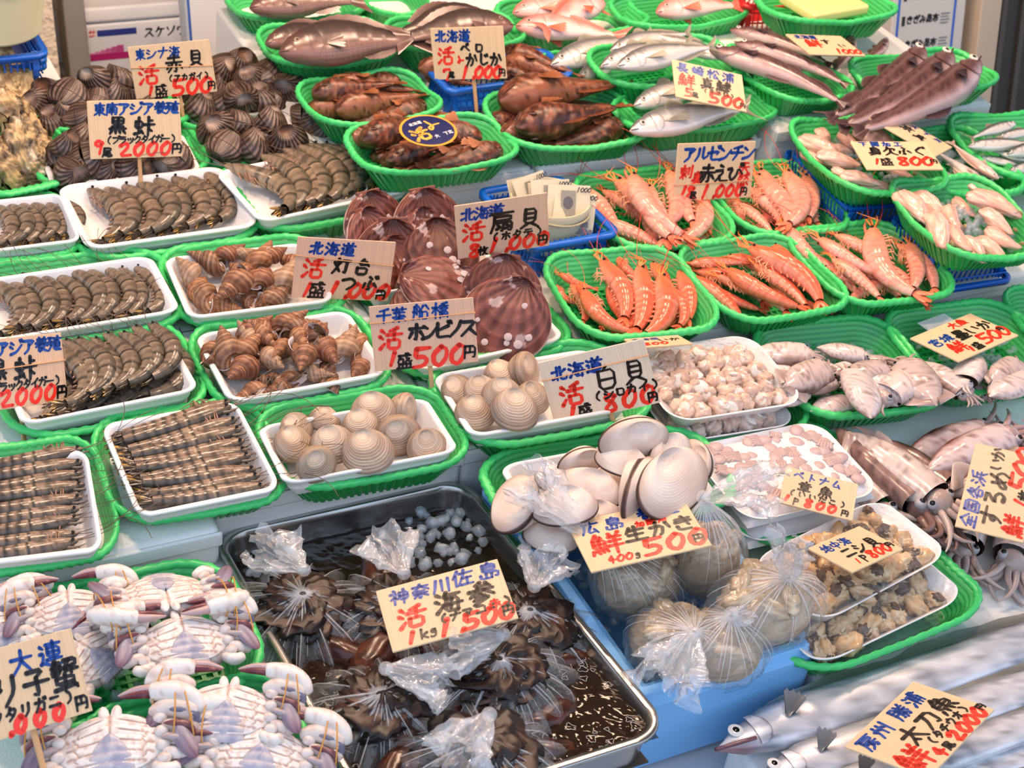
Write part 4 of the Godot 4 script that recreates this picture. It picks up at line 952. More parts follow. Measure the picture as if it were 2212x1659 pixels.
func green_basket(xf: Transform3D, w: float, d: float, h: float, label: String, wave: float) -> Node3D:
	var o := thing("colander_basket", xf, label, "basket", "green plastic baskets")
	var key := "basket%s" % snappedf(wave, 0.001)
	if not kept.has(key):
		var W := 0.26
		var D := 0.2
		var H := 0.05
		var R := 0.062
		var rim := MB.new()
		var n := 400
		var rings := []
		for k in n:
			var t := float(k) / n
			var p := rr_at(W, D, R, t)
			var tn := (rr_at(W, D, R, t + 0.004) - rr_at(W, D, R, t - 0.004)).normalized()
			var y := H - 0.005 + wave * (absf(p.x) / W * absf(p.y) / D * 8 - 0.9)
			var ring := PackedVector3Array()
			for j in 8:
				var g := TAU * j / 8
				var r := 0.0056 * (1 + 0.13 * sin(g * 2 + TAU * 50 * t))
				ring.append(Vector3(p.x, y, p.y) + Vector3(tn.y, 0, -tn.x) * cos(g) * r + Vector3.UP * sin(g) * r)
			rings.append(ring)
		rings.append(rings[0])
		rim.loft(rings, [rgb(70, 204, 112)])
		var inner := MB.new()
		var prof := []
		var cols := []
		for k in 12:
			var q := k / 11.0
			prof.append([0.031 - 0.028 * q, 0.002 + (H - 0.008) * q])
			cols.append(rgb(95, 205, 120))
		for k in 22:
			var q := k / 21.0
			prof.append([0.005 + 0.029 * q, H - 0.006 - (H - 0.011) * q])
			cols.append(rgb(78, 190, 108) if k % 3 else rgb(40, 150, 78))
		shell(inner, W, D, R, prof, cols, 10)
		var ribs := MB.new()
		var cnt := 62
		for k in cnt:
			var side := []
			for e in [0.0, 0.5]:
				var a := []
				for l in 3:
					var q := l / 2.0
					var ins := 0.033 - 0.032 * q
					var p := rr_at(W - 2 * ins, D - 2 * ins, maxf(R - ins, 0.02), (k + e + 0.25) / cnt)
					a.append(Vector3(p.x, 0.0 + (H - 0.006) * q, p.y))
				side.append(a)
			var out := []
			for e in 2:
				var a := []
				for l in 3:
					var q: Vector3 = side[e][l]
					a.append(q + Vector3(q.x / W, -0.2, q.z / D).normalized() * 0.0022)
				out.append(a)
			var col := rgb(38, 172, 84)
			ribs.strip(out[0], out[1], col)
			ribs.strip(side[0], out[0], col)
			ribs.strip(out[1], side[1], col)
		# the floor is a lattice
		for k in 15:
			var x := -0.086 + 0.172 * k / 14
			ribs.box(Vector3(x, 0.0062, 0), Vector3(0.005, 0.003, 0.126), rgb(38, 165, 82))
		for k in 11:
			ribs.box(Vector3(0, 0.0068, -0.058 + 0.0116 * k), Vector3(0.186, 0.003, 0.0045), rgb(38, 165, 82))
		kept[key] = [rim.mesh(), inner.mesh(), ribs.mesh()]
	var gm := mat("green plastic", 0.32, {"backlight_enabled": true, "backlight": Color(0.25, 0.25, 0.25)})
	var s := Transform3D(Basis.from_scale(Vector3(w / 0.26, h / 0.05, d / 0.2)), Vector3.ZERO)
	part("rope_rim", kept[key][0], gm, o, s)
	part("mesh_wall", kept[key][1], gm, o, s)
	part("wall_rib", kept[key][2], gm, o, s, "stuff")
	return o

func white_tray(xf: Transform3D, w: float, d: float, label: String) -> Node3D:
	if not kept.has("tray"):
		kept["tray"] = tray_mesh().mesh()
	var o := thing("foam_tray", xf, label, "tray", "white foam trays")
	part("tray_shell", kept["tray"], mat("white foam", 0.42), o, Transform3D(Basis.from_scale(Vector3(w / 0.235, 1, d / 0.19)), Vector3.ZERO))
	return o

# a curled or straight prawn lying on its side: head towards -z, tail towards +z, back towards +x; chord length 1
func prawn(kind: String, bend: float, sd: int) -> Node3D:
	var r := RandomNumberGenerator.new()
	r.seed = sd
	var red := kind != "tiger"
	var frost := kind == "frosted"
	var o := Node3D.new()
	var n := 47
	var c := []
	var nr := []
	var di := []
	var p := Vector3.ZERO
	for k in n:
		var s := k / (n - 1.0)
		var turn := 0.1 * minf(s / 0.36, 1.0) + (0.9 * pow((s - 0.36) / 0.64, 1.1) if s > 0.36 else 0.0)
		var ph := bend * (0.5 - turn)
		di.append(Vector3(sin(ph), 0, cos(ph)))
		nr.append(Vector3(cos(ph), 0, -sin(ph)))
		c.append(p)
		p += di[k] / (n - 1.0)
	var chord: Vector3 = c[n - 1] - c[0]
	var fix := Basis(Vector3.UP, -atan2(chord.x, chord.z))
	var sc := 1.0 / chord.length()
	for k in n:
		c[k] = fix * ((c[k] - chord / 2) * sc) + Vector3(0, 0.085, 0)
		nr[k] = fix * nr[k]
		di[k] = fix * di[k]
	var wt := [0.012, 0.05, 0.075, 0.09, 0.098, 0.102, 0.1, 0.096, 0.09, 0.083, 0.073, 0.06, 0.045] if not red else [0.012, 0.055, 0.082, 0.097, 0.105, 0.106, 0.1, 0.093, 0.085, 0.076, 0.066, 0.052, 0.036]
	var base := rgb(112, 105, 92).lerp(rgb(128, 100, 84), r.randf() * 0.5) if not red else (rgb(234, 142, 122) if frost else rgb(220, 100, 72))
	if not red and bend < 0.6:
		base = rgb(146, 122, 104)
	var dark := rgb(70, 67, 58) if not red else (rgb(240, 178, 162) if frost else rgb(226, 120, 92))
	var line := rgb(40, 40, 38) if not red else (rgb(222, 100, 76) if frost else rgb(208, 78, 52))
	var pale := rgb(176, 152, 118) if not red else rgb(246, 194, 172)
	var bound := [0.38, 0.475, 0.57, 0.66, 0.745, 0.83, 0.93]
	var cone := func(k0: int, k1: int, head: bool) -> MB:
		var m := MB.new()
		var rings := []
		var b := m.v.size()
		for k in range(k0, k1 + 1):
			var s := k / (n - 1.0)
			var w := lut(wt, s) * sc * (1.12 if red else 0.97)
			var seg := 0.0
			var id := 0
			if not head:
				for q in 6:
					if s >= bound[q]:
						seg = (s - bound[q]) / (bound[q + 1] - bound[q])
						id = q
				w *= 0.97 + 0.075 * clampf(seg, 0, 1)
			var ring := PackedVector3Array()
			for j in 14:
				var g := TAU * j / 14
				var cc := cos(g)
				var e := w * (1.0 if cc > 0 else 0.86)
				var pt: Vector3 = c[k] + nr[k] * cc * e + Vector3.UP * sin(g) * w * 0.8
				ring.append(pt)
				var col := base.lerp(dark, clampf(cc * 0.9, 0, 1)).lerp(pale, clampf(-cc * 1.1 - 0.35, 0, 0.6))
				if not head:
					var st := smoothstep(0.6, 0.75, seg) * (1 - smoothstep(0.9, 1.0, seg)) * (0.25 + 0.75 * float(id % 2 == 0 or bend < 0.6))
					if not red:
						col = col.lerp(line, st * 0.9)
					elif red:
						col = col.lerp(line, st * 0.35)
					col = col.lerp(pale, (1 - smoothstep(0.0, 0.16, seg)) * 0.45)
				elif not red:
					col = col.lerp(line, clampf(nz(pt * 60.0 + Vector3(sd, 0, 0)) * 1.2, 0, 0.5))
					if s > 0.31 and s < 0.36:
						col = col.lerp(line, 0.5)
				else:
					col = col.lerp(rgb(238, 130, 70), 0.45 * (1 - s / 0.4))
				col = col * (1 + 0.22 * nz(pt * 35.0 + Vector3(0, sd, 0)))
				col.a = 1
				m.put(pt, col)
			rings.append(ring)
		for k in rings.size() - 1:
			for j in 14:
				var j2 := (j + 1) % 14
				m.face(b + k * 14 + j, b + k * 14 + j2, b + (k + 1) * 14 + j2, b + (k + 1) * 14 + j)
		m.outward(0)
		return m
	var sm := mat("shellfish skin", 0.24, {"metallic_specular": 0.55})
	part("abdomen", cone.call(16, n - 1, false), sm, o)
	var hd: MB = cone.call(1, 19, true)
	var c4: Vector3 = c[4]
	# the rostrum, a toothed spike along the back of the head
	var sp := []
	for k in 6:
		sp.append(c[6] + nr[5] * lut(wt, 0.12) * sc * 0.85 - di[3] * (k / 5.0) * (0.17 if not red else 0.24) + nr[4] * 0.02 * sin(k * 0.6))
	hd.tube(sp, [0.017, 0.016, 0.014, 0.011, 0.007, 0.002], 5, base.lerp(line, 0.35))
	for k in 4:
		hd.ell(sp[k] + nr[4] * 0.014, Vector3(0.005, 0.004, 0.009), line, 4, 5)
	part("carapace", hd, sm, o)
	for e in [-1.0, 1.0]:
		var em := MB.new()
		em.ell(c4 - di[2] * 0.02 + nr[3] * 0.02 + Vector3.UP * e * 0.05, Vector3(0.017, 0.014, 0.017), rgb(14, 12, 12), 7, 8)
		part("eye", em, mat("wet black", 0.1), o)
	var lg := MB.new()
	var lc := rgb(150, 112, 92) if not red else rgb(240, 168, 128)
	for k in 9:
		var i := 8 + k
		var q: Vector3 = c[i] - nr[i] * lut(wt, i / 46.0) * 0.75
		var y := r.randf_range(-0.03, 0.035)
		var ln := r.randf_range(0.1, 0.16) * (1.25 if red else 1.0)
		lg.tube([q + Vector3.UP * y, q - nr[i] * ln * 0.4 + di[i] * (0.02 - 0.05 * r.randf()) + Vector3.UP * (y + 0.02), q - nr[i] * ln * 0.62 + di[i] * r.randf_range(-0.02, 0.1) + Vector3.UP * (y - 0.03)], [0.0085, 0.007, 0.003], 5, lc)
	for k in 5:
		var i := 20 + k * 4
		var q: Vector3 = c[i] - nr[i] * lut(wt, i / 46.0) * sc * 0.72
		lg.ell(q - nr[i] * 0.03 + di[i] * 0.02, Vector3(0.036, 0.014, 0.012), lc.lerp(base, 0.4), 5, 6, Basis(Vector3.UP, -atan2((di[i] - nr[i] * 0.9).z, (di[i] - nr[i] * 0.9).x)))
	part("legs", lg, sm, o)
	for e in 2:
		var am := MB.new()
		var ap := []
		var q: Vector3 = c4 - di[2] * 0.05
		var dd: Vector3 = (-di[2] + nr[2] * r.randf_range(-0.5, 0.5)).normalized()
		var cv := r.randf_range(-0.5, 0.5)
		for k in 13:
			ap.append(q)
			q += dd * 0.075
			dd = (dd.rotated(Vector3.UP, cv * 0.28) + Vector3.UP * (0.06 if k < 5 else -0.08)).normalized()
		am.tube(ap, [0.0055, 0.0045, 0.004, 0.0035], 4, rgb(96, 74, 60) if not red else rgb(206, 62, 48), false)
		part("antenna", am, sm, o)
	if red:
		var am := MB.new()
		for k in 5:
			var q: Vector3 = c4 - di[2] * 0.05
			am.tube([q, q - di[2] * 0.1 + nr[2] * r.randf_range(-0.06, 0.08) + Vector3.UP * 0.03, q - di[2] * 0.2 + nr[2] * r.randf_range(-0.12, 0.16) + Vector3.UP * r.randf_range(-0.04, 0.05)], [0.008, 0.007, 0.002], 5, rgb(240, 140, 70))
		part("antennule", am, sm, o, Transform3D.IDENTITY, "stuff")
	var tf := MB.new()
	var te: Vector3 = c[n - 1] - di[n - 1] * 0.01
	for k in 5:
		var a := (k - 2) * (0.3 if bend > 0.6 else 0.22)
		var td: Vector3 = di[n - 1].rotated(Vector3.UP, a * 0.7) + Vector3.UP * (-0.12 - 0.1 * absf(k - 2.0) * (1 if k % 2 else -1))
		var ctr := te + td * 0.08
		var bs := Basis(td.normalized(), Vector3.UP, td.normalized().cross(Vector3.UP)).orthonormalized()
		tf.grid(8, 8, func(u: float, w: float):
			var g := PI * (0.01 + 0.98 * u)
			var lp := Vector3(-cos(g) * 0.1, sin(g) * cos(TAU * w) * 0.008, sin(g) * sin(TAU * w) * 0.032)
			var cl := base.lerp(rgb(34, 32, 32), smoothstep(0.1, 0.45, u)) if not red else base.lerp(rgb(232, 110, 66), u)
			if not red and u > 0.5 and (int(w * 8) + k) % 3 == 0:
				cl = rgb(206, 158, 72)
			return [ctr + bs * lp, cl], false, true)
	part("tail_fan", tf, sm, o)
	return o

# a fish lying on its side: head towards -z, back towards +x
func fish(L: float, top: Array, bot: Array, thick: Array, bend: float, col: Callable, f: Dictionary, sd := 1) -> Node3D:
	var o := Node3D.new()
	var n: int = f.get("n", 40)
	var c := []
	var nr := []
	var di := []
	var p := Vector3.ZERO
	for k in n:
		var s := k / (n - 1.0)
		var ph := bend * (0.5 - s)
		di.append(Vector3(sin(ph), 0, cos(ph)))
		nr.append(Vector3(cos(ph), 0, -sin(ph)))
		c.append(p)
		p += di[k] * L / (n - 1.0)
	var mx: float = thick.max() * L
	var half: Vector3 = p / 2
	for k in n:
		c[k] = c[k] - half + Vector3(0, mx, 0)
	var m := MB.new()
	m.grid(n, f.get("m", 26), func(u: float, w: float):
		var i := mini(int(round(u * (n - 1))), n - 1)
		var g := TAU * w
		var a := cos(g)
		var e: float = (lut(top, u) if a > 0 else lut(bot, u)) * L
		var sy := signf(sin(g)) * pow(absf(sin(g)), 0.85)
		var shut := sqrt(clampf(u / 0.035 + 0.02, 0, 1)) * sqrt(clampf((1 - u) / 0.02 + 0.1, 0, 1))
		var pt: Vector3 = c[i] + nr[i] * a * e * shut + Vector3.UP * sy * lut(thick, u) * L * shut
		var cl: Color = col.call(u, a, pt / L + Vector3(sd, 0, 0))
		cl.a = 1
		return [pt, cl], false, true)
	var skin := mat(f.get("mat", "fish skin"), f.get("rough", 0.26), f.get("opt", {}))
	part("body", m, skin, o)
	var ek: float = f.eye[0]
	var i := int(ek * (n - 1))
	for e in ([-1.0, 1.0] if f.get("both", true) else [1.0]):
		var ea: float = f.eye[2]
		var q: Vector3 = c[i] + nr[i] * ea * lut(top, ek) * L + Vector3.UP * e * lut(thick, ek) * L * (sqrt(1 - ea * ea) * 0.97)
		var em := MB.new()
		var er: float = f.eye[1] * L
		em.ell(q, Vector3(er, er * f.get("ef", 0.38), er), f.get("iris", rgb(205, 200, 190)), 8, 14)
		var eye := part("eye", em, mat("wet eye", 0.12), o)
		var pm := MB.new()
		pm.ell(q + Vector3.UP * e * er * 0.37 * f.get("ef", 0.38), Vector3(er * 0.56, er * 0.84 * f.get("ef", 0.38), er * 0.56), rgb(10, 10, 12), 8, 12)
		part("pupil", pm, mat("wet black", 0.1), eye)
	# gill cover: a raised plate with a free edge
	var gm := MB.new()
	var gs: float = f.get("gill", 0.24)
	var gi := int(gs * (n - 1))
	gm.grid(8, 14, func(u: float, w: float):
		var a := -1.15 + 2.3 * w
		var back: float = u * 0.075 * L * (f.get("gl", 1.0)) * cos(a)
		var e: float = (lut(top, gs) if sin(a) > 0 else lut(bot, gs)) * L * 0.8
		var yy: float = lut(thick, gs + 0.03) * L * sqrt(maxf(0, 1 - pow(sin(a) * 0.8, 2))) * 1.0 + f.get("gh", 0.012) * L * u * (1 - 0.6 * u)
		var pt: Vector3 = c[gi] + nr[gi] * sin(a) * e + di[gi] * (back - 0.02 * L) + Vector3.UP * yy
		var cl: Color = col.call(gs, sin(a) * 0.8, pt / L + Vector3(sd, 3, 0))
		cl = cl.lerp(rgb(60, 40, 40), 0.45 * smoothstep(0.82, 1.0, u))
		cl.a = 1
		return [pt, cl])
	part("gill_cover", gm, skin, o)
	var fin := func(a: Array, b: Array, cl: Color) -> MB:   # a ribbed sheet between two lines, lens shaped in section
		var q := MB.new()
		for sgn in [-1.0, 1.0]:
			var rows := []
			for l in 4:
				var row := PackedVector3Array()
				for k in a.size():
					row.append(a[k].lerp(b[k], l / 3.0) + Vector3.UP * sgn * L * (0.004 * (1 - l / 3.0) + 0.0012 * (k % 2)))
				rows.append(row)
			q.loft(rows, [cl, cl.lerp(f.get("fin2", cl.darkened(0.25)), 0.6), cl, cl.lightened(0.1)], false, false, false, false)
		return q
	var fc: Color = f.get("fin", rgb(90, 80, 75))
	var t: Array = f.tail   # [height, length, fork]
	var ta := []
	var tb := []
	for k in 11:
		var q := k / 5.0 - 1
		var e: Vector3 = c[n - 1] - di[n - 1] * L * 0.012
		ta.append(e + nr[n - 1] * q * lut(top, 1.0) * L * 0.9)
		tb.append(e + nr[n - 1] * q * t[0] * L + di[n - 1] * L * (t[1] * (1 - t[2] * (1 - absf(q)))) + Vector3.UP * 0.01 * L * sin(q * 5.0))
	if t[0] > 0:
		part("tail_fin", fin.call(ta, tb, fc), skin, o)
	for d in f.get("fins", []):   # [s0, s1, height, side, lean]
		var a := []
		var b := []
		for k in 17:
			var s: float = lerpf(d[0], d[1], k / 16.0)
			var ii := int(s * (n - 1))
			var fr := s * (n - 1) - ii
			var cc: Vector3 = c[ii].lerp(c[mini(ii + 1, n - 1)], fr)
			var e: float = (lut(top, s) if d[3] > 0 else -lut(bot, s)) * L
			a.append(cc + nr[ii] * e * 0.94)
			b.append(cc + nr[ii] * (e + d[3] * d[2] * L * sin(PI * (0.12 + 0.8 * k / 16.0)) * (1.0 if k % 2 else 0.86)) + di[ii] * d[4] * L)
		part("dorsal_fin" if d[3] > 0 else "anal_fin", fin.call(a, b, fc), skin, o)
	if f.has("pec"):   # [s, along back, length, width, sweep]
		for e in ([-1.0, 1.0] if f.get("both", true) else [1.0]):
			var d: Array = f.pec
			var ii := int(d[0] * (n - 1))
			var root: Vector3 = c[ii] + nr[ii] * d[1] * L + Vector3.UP * e * lut(thick, d[0]) * L * 0.9
			var a := []
			var b := []
			for k in 9:
				var g: float = d[4] + (k / 8.0 - 0.5) * d[3]
				var dv: Vector3 = (di[ii] * cos(g) - nr[ii] * sin(g)) + Vector3.UP * e * f.get("lift", 0.25)
				a.append(root + (di[ii] * cos(g) - nr[ii] * sin(g)) * 0.006 * L)
				b.append(root + dv * d[2] * L * (1.0 if k % 2 else 0.9))
			part("pectoral_fin", fin.call(a, b, f.get("pcol", fc)), skin, o)
	var mm := MB.new()
	if f.has("mouth"):
		var mo: Array = f.mouth
		var ml := []
		for k in 5:
			var s: float = 0.005 + mo[0] * k / 4.0
			var ii := int(s * (n - 1))
			ml.append(c[ii] + nr[ii] * (lut(bot, s) * -L * mo[1]) + Vector3.UP * lut(thick, s) * L * 0.93)
		mm.tube(ml, [L * 0.005, L * 0.004], 5, f.get("lip", rgb(60, 40, 40)))
		part("mouth", mm, skin, o)
	return o

# one valve of a shell, domed towards +y, hinge towards -z; t runs from the beak to the edge
func valve(w: float, h: float, dome: float, beak: Vector2, sq: float, tip: float, ribs: int, rib: float, rings: float, ring: float, col: Callable, nt := 26, na := 64, k0 := 0.72) -> MB:
	var m := MB.new()
	m.grid(nt, na, func(u: float, v: float):
		var t := pow(u, 0.85) * 0.999 + 0.001
		var a := TAU * v
		var ca := cos(a)
		var sa := sin(a)
		var ox := w / 2 * signf(ca) * pow(absf(ca), sq)
		var oz := h / 2 * signf(sa) * pow(absf(sa), sq)
		ox *= 1.0 + tip * oz / h * (1 if tip > 0 else -1) * -0.0
		if oz < 0:
			ox *= 1.0 - tip * pow(-oz / (h / 2), 1.5)
		var b := Vector2(beak.x * w, -h / 2 * beak.y)
		var q := b.lerp(Vector2(ox, oz), t)
		var y := dome * pow(maxf(0.0, 1 - pow(t, 2.3)), 0.62) * (k0 + (1 - k0) * smoothstep(0.0, 0.5, t))
		var ph := atan2(ox - b.x, oz - b.y)
		var rv := cos(ph * ribs) if ribs > 0 else 0.0
		var gv := sin(t * rings * TAU + 1.5 * sin(ph * 2.0))
		y += rv * rib * t * (1.2 - 0.6 * t) + gv * ring * smoothstep(0.1, 0.3, t) * (1 - smoothstep(0.97, 1.0, t))
		var pt := Vector3(q.x, maxf(y, 0.0002), q.y)
		var cl: Color = col.call(t, rv, gv, pt)
		cl.a = 1
		return [pt, cl], false, true)
	return m

func bivalve(up: MB, ma: Material, gape := 0.0) -> Node3D:
	var o := Node3D.new()
	part("valve", up, ma, o)
	var lo := MB.new()
	lo.append(up, Transform3D(Basis.from_scale(Vector3(1, -1, 1)) * Basis(Vector3.RIGHT, gape), Vector3.ZERO))
	for k in range(0, lo.ix.size(), 3):
		var t := lo.ix[k]
		lo.ix[k] = lo.ix[k + 1]
		lo.ix[k + 1] = t
	part("valve", lo, ma, o)
	return o

# a whelk: the tube winds round the axis, which points along -z at the tip; length about 1
func whelk(sd: int, c1: Color, c2: Color, c3: Color) -> Node3D:
	var o := Node3D.new()
	var m := MB.new()
	var turns := 5.2
	var at_tube := func(ph: float, g: float, k: float) -> Vector3:
		var s := exp((ph - turns * TAU) * 0.083)
		var rad := 0.185 * s * (1 + 0.06 * sin(ph * 9.0 + sd)) * (1 + 0.04 * cos(g * 11.0)) * k
		var rr := 0.125 * s + rad * cos(g)
		return Vector3(rr * cos(ph), rr * sin(ph), -0.52 + 0.82 * s + 0.185 * s * 1.45 * k * sin(g))
	m.grid(110, 26, func(u: float, v: float):
		var ph := u * turns * TAU
		var g := TAU * v
		var pt: Vector3 = at_tube.call(ph, g, 1.0)
		var b := 0.5 + 0.5 * cos(g * 11.0)
		var cl := c1.lerp(c2, clampf(0.5 + 0.45 * sin(ph * 9.0 + sd) + nz(pt * 9.0 + Vector3(sd, 0, 0)), 0, 1)).lerp(c3, b * b * 0.6).lerp(c2.darkened(0.4), (1 - b) * 0.35)
		cl.a = 1
		return [pt, cl], false, true)
	part("shell", m, mat("dry shell", 0.42), o)
	var ap := MB.new()   # the pale mouth at the end of the tube
	var en := turns * TAU
	var tn := Vector3(-sin(en), cos(en), 0)
	ap.grid(6, 16, func(u: float, v: float):
		var pt: Vector3 = at_tube.call(en, TAU * v, 1.04 - 0.5 * u)
		return [pt + tn * (0.02 - 0.16 * u * u), rgb(226, 214, 214).lerp(rgb(196, 168, 160), u)], false, true)
	part("aperture", ap, mat("shell lip", 0.2), o)
	var op := MB.new()
	op.ell(Vector3.ZERO, Vector3(0.1, 0.014, 0.16), rgb(120, 84, 52), 8, 12)
	part("operculum", op, mat("dry shell", 0.42), o, Transform3D(Basis(Vector3(cos(en), sin(en), 0), tn, Vector3(cos(en), sin(en), 0).cross(tn)).orthonormalized(), Vector3(0.125 * cos(en), 0.125 * sin(en), 0.3) - tn * 0.05))
	return o

# a swimming crab on its back: mouth towards -z, flap towards +z, about 0.19 wide with folded claws
func crab(sd: int, flapw: float) -> Node3D:
	var r := RandomNumberGenerator.new()
	r.seed = sd
	var o := Node3D.new()
	var sk := mat("crab shell", 0.34)
	var wh := rgb(236, 228, 220)
	var pk := rgb(206, 180, 168)
	var stain := func(m: MB) -> MB:   # uneven natural colour, browner in patches
		for i in m.v.size():
			var n := nz(m.v[i] * 170.0 + Vector3(sd * 3.0, 0, 0))
			m.c[i] = m.c[i].lerp(rgb(190, 150, 132), clampf(n * 1.3 - 0.05, 0, 0.55))
		return m
	var b := MB.new()
	for sgn in [1.0, -1.0]:
		b.grid(14, 64, func(u: float, v: float):
			var a := TAU * v
			var rx := 0.072 * (1 + 0.22 * pow(absf(cos(a)), 10.0))
			var rz := 0.038 if sin(a) < 0 else 0.044
			var t := u
			var y: float = (0.016 if sgn > 0 else 0.012) * sqrt(maxf(0, 1 - t * t)) * sgn
			var teeth := 0.0045 * t * t * (0.5 + 0.5 * cos(a * 22)) if sin(a) < -0.15 else 0.0
			return [Vector3(cos(a) * (rx + teeth) * t, 0.014 + y, sin(a) * (rz + teeth) * t), (wh.lerp(rgb(112, 90, 88), smoothstep(0.86, 1.0, t) * 0.75) if sgn > 0 else rgb(110, 98, 88))], false, true)
	part("carapace", stain.call(b), sk, o)
	# the breast: flat plates fanned out from the middle, parted by brown grooves
	var st := MB.new()
	st.grid(56, 72, func(u: float, v: float):
		var t := u
		var a := TAU * v
		var x := cos(a) * 0.056 * t
		var z := 0.002 + sin(a) * (0.037 if sin(a) < 0 else 0.036) * t
		var q := (z + 0.03 - absf(x) * 0.16 + 0.3 * (z - 0.005) * absf(x) / 0.05) / 0.0135
		var fq := absf(q - round(q))
		var gr := smoothstep(0.13, 0.02, fq) * smoothstep(0.004, 0.012, absf(x))
		gr = maxf(gr, smoothstep(0.0016, 0.0004, absf(x)))
		gr = maxf(gr, smoothstep(0.0016, 0.0004, absf(absf(x) - 0.036 - 0.002 * sin(q * TAU))) * 0.8)
		var y := 0.0335 - 0.0045 * pow(absf(x) / 0.05, 2.0) - 0.0045 * pow(t, 5.0) - 0.0014 * gr + 0.0008 * cos((q - round(q)) * PI)
		return [Vector3(x, y, z), wh.lerp(rgb(150, 112, 96), gr * 0.75)], false, true)
	part("breast_plate", stain.call(st), sk, o)
	for sgn in [-1.0, 1.0]:
		for k in 4:
			var m := MB.new()
			var z := -0.024 + 0.0165 * k
			m.ell(Vector3(sgn * (0.0535 + 0.001 * k), 0.0285, z), Vector3(0.0082, 0.0055, 0.0068), wh.lerp(pk, 0.25), 8, 12)
			part("hip_joint", stain.call(m), sk, o)
		var jm := MB.new()
		jm.ell(Vector3(sgn * 0.0066, 0.0275, -0.0345), Vector3(0.0064, 0.0045, 0.0125), wh, 8, 12, Basis(Vector3.UP, sgn * -0.12))
		part("jaw", stain.call(jm), sk, o)
	var fl := MB.new()
	fl.grid(34, 20, func(u: float, v: float):
		var q := 2 * v - 1
		var half: float = flapw * 1.12 * sin(PI * 0.5 * pow(1 - u, 0.75) + 0.06) * (1 if u > 0.06 else 0.9)
		var y := 0.0375 - 0.0105 * (1 - u) * (1 - u) - 0.004 * q * q + 0.0012 * absf(sin(u * 5 * PI)) - (0.004 if absf(q) > 0.99 else 0.0)
		var cl := rgb(176, 170, 182).lerp(wh, absf(sin(u * 5 * PI)) * 0.35).lerp(rgb(150, 118, 108), smoothstep(0.86, 1.0, absf(q)) * 0.7)
		cl = cl.lerp(rgb(136, 140, 164), clampf(nz(Vector3(u * 5, q * 3, sd)) * 1.6 + 0.35, 0, 0.8) * (1 - q * q))
		return [Vector3(q * half, y, 0.046 - u * 0.054), cl])
	part("abdomen_flap", fl, sk, o)
	var tubes := func(called: String, pts: Array, rad: Array, cl: Color, parent: Node3D) -> MeshInstance3D:
		var cv := Curve3D.new()
		for k in pts.size():
			var tg: Vector3 = (pts[mini(k + 1, pts.size() - 1)] - pts[maxi(k - 1, 0)]) * 0.2
			cv.add_point(pts[k], -tg, tg)
		var fp := []
		var fr := []
		var n: int = (pts.size() - 1) * 5
		for k in n + 1:
			var q := float(k) / 5
			fp.append(cv.samplef(q))
			fr.append(maxf(0.0008, lut(rad, float(k) / n)) * (0.55 if k == 0 or k == n else 1.0))
		var m := MB.new()
		m.tube(fp, fr, 12, cl)
		return part(called, stain.call(m), sk, parent)
	for sgn in [-1.0, 1.0]:
		var w := func(x: float, y: float, z: float) -> Vector3: return Vector3(x * sgn, y, z)
		var cl: MeshInstance3D = tubes.call("claw", [w.call(0.042, 0.025, -0.03), w.call(0.062, 0.027, -0.036), w.call(0.084, 0.026, -0.031), w.call(0.095, 0.024, -0.026)], [0.007, 0.0115, 0.0125, 0.0085], wh.lerp(pk, 0.35), o)
		tubes.call("palm", [w.call(0.098, 0.024, -0.027), w.call(0.09, 0.03, -0.042), w.call(0.073, 0.032, -0.051), w.call(0.055, 0.031, -0.055), w.call(0.043, 0.03, -0.056)], [0.0075, 0.0108, 0.0128, 0.0112, 0.0085], wh, cl)
		tubes.call("fixed_finger", [w.call(0.047, 0.031, -0.059), w.call(0.03, 0.03, -0.0605), w.call(0.009, 0.028, -0.0575)], [0.0062, 0.0048, 0.0012], wh.lerp(rgb(110, 40, 50), 0.35), cl)
		tubes.call("moving_finger", [w.call(0.047, 0.032, -0.0525), w.call(0.03, 0.0315, -0.0535), w.call(0.011, 0.029, -0.0545)], [0.0052, 0.0042, 0.0012], rgb(90, 36, 48), cl)
		for k in 3:   # walking legs, folded against the side, their tips laid forward
			var z := -0.018 + 0.0165 * k
			var lp: MeshInstance3D = tubes.call("leg", [w.call(0.055, 0.025, z), w.call(0.068, 0.024, z + 0.004), w.call(0.086 - 0.004 * k, 0.02, z + 0.006), w.call(0.093 - 0.006 * k, 0.017, z + 0.001)], [0.0055, 0.0078, 0.0072, 0.0045], wh.lerp(pk, 0.15 + r.randf() * 0.5), o)
			tubes.call("leg_tip", [w.call(0.093 - 0.006 * k, 0.018, z + 0.001), w.call(0.09 - 0.006 * k, 0.029, z - 0.007), w.call(0.076 - 0.005 * k, 0.034, z - 0.01), w.call(0.06 - 0.003 * k, 0.034, z - 0.012)], [0.0042, 0.0052, 0.004, 0.001], [rgb(120, 118, 138), rgb(110, 62, 68), rgb(168, 156, 160)][k], lp)
		var pd: MeshInstance3D = tubes.call("leg", [w.call(0.044, 0.025, 0.03), w.call(0.058, 0.026, 0.039), w.call(0.072, 0.024, 0.034)], [0.0055, 0.0085, 0.006], wh, o)
		var pm := MB.new()
		pm.grid(12, 20, func(u: float, v: float):
			var a := PI * (0.01 + 0.98 * u)
			return [w.call(0.08, 0.034, 0.012) + Basis(Vector3.UP, sgn * 0.45) * Vector3(sin(a) * cos(TAU * v) * 0.0105, sin(a) * sin(TAU * v) * 0.003, -cos(a) * 0.024), rgb(122, 124, 146).lerp(rgb(96, 46, 58), u * u).lerp(rgb(170, 168, 180), 0.35 * (0.5 + 0.5 * cos(v * 40)))], false, true)
		part("paddle", pm, sk, pd)
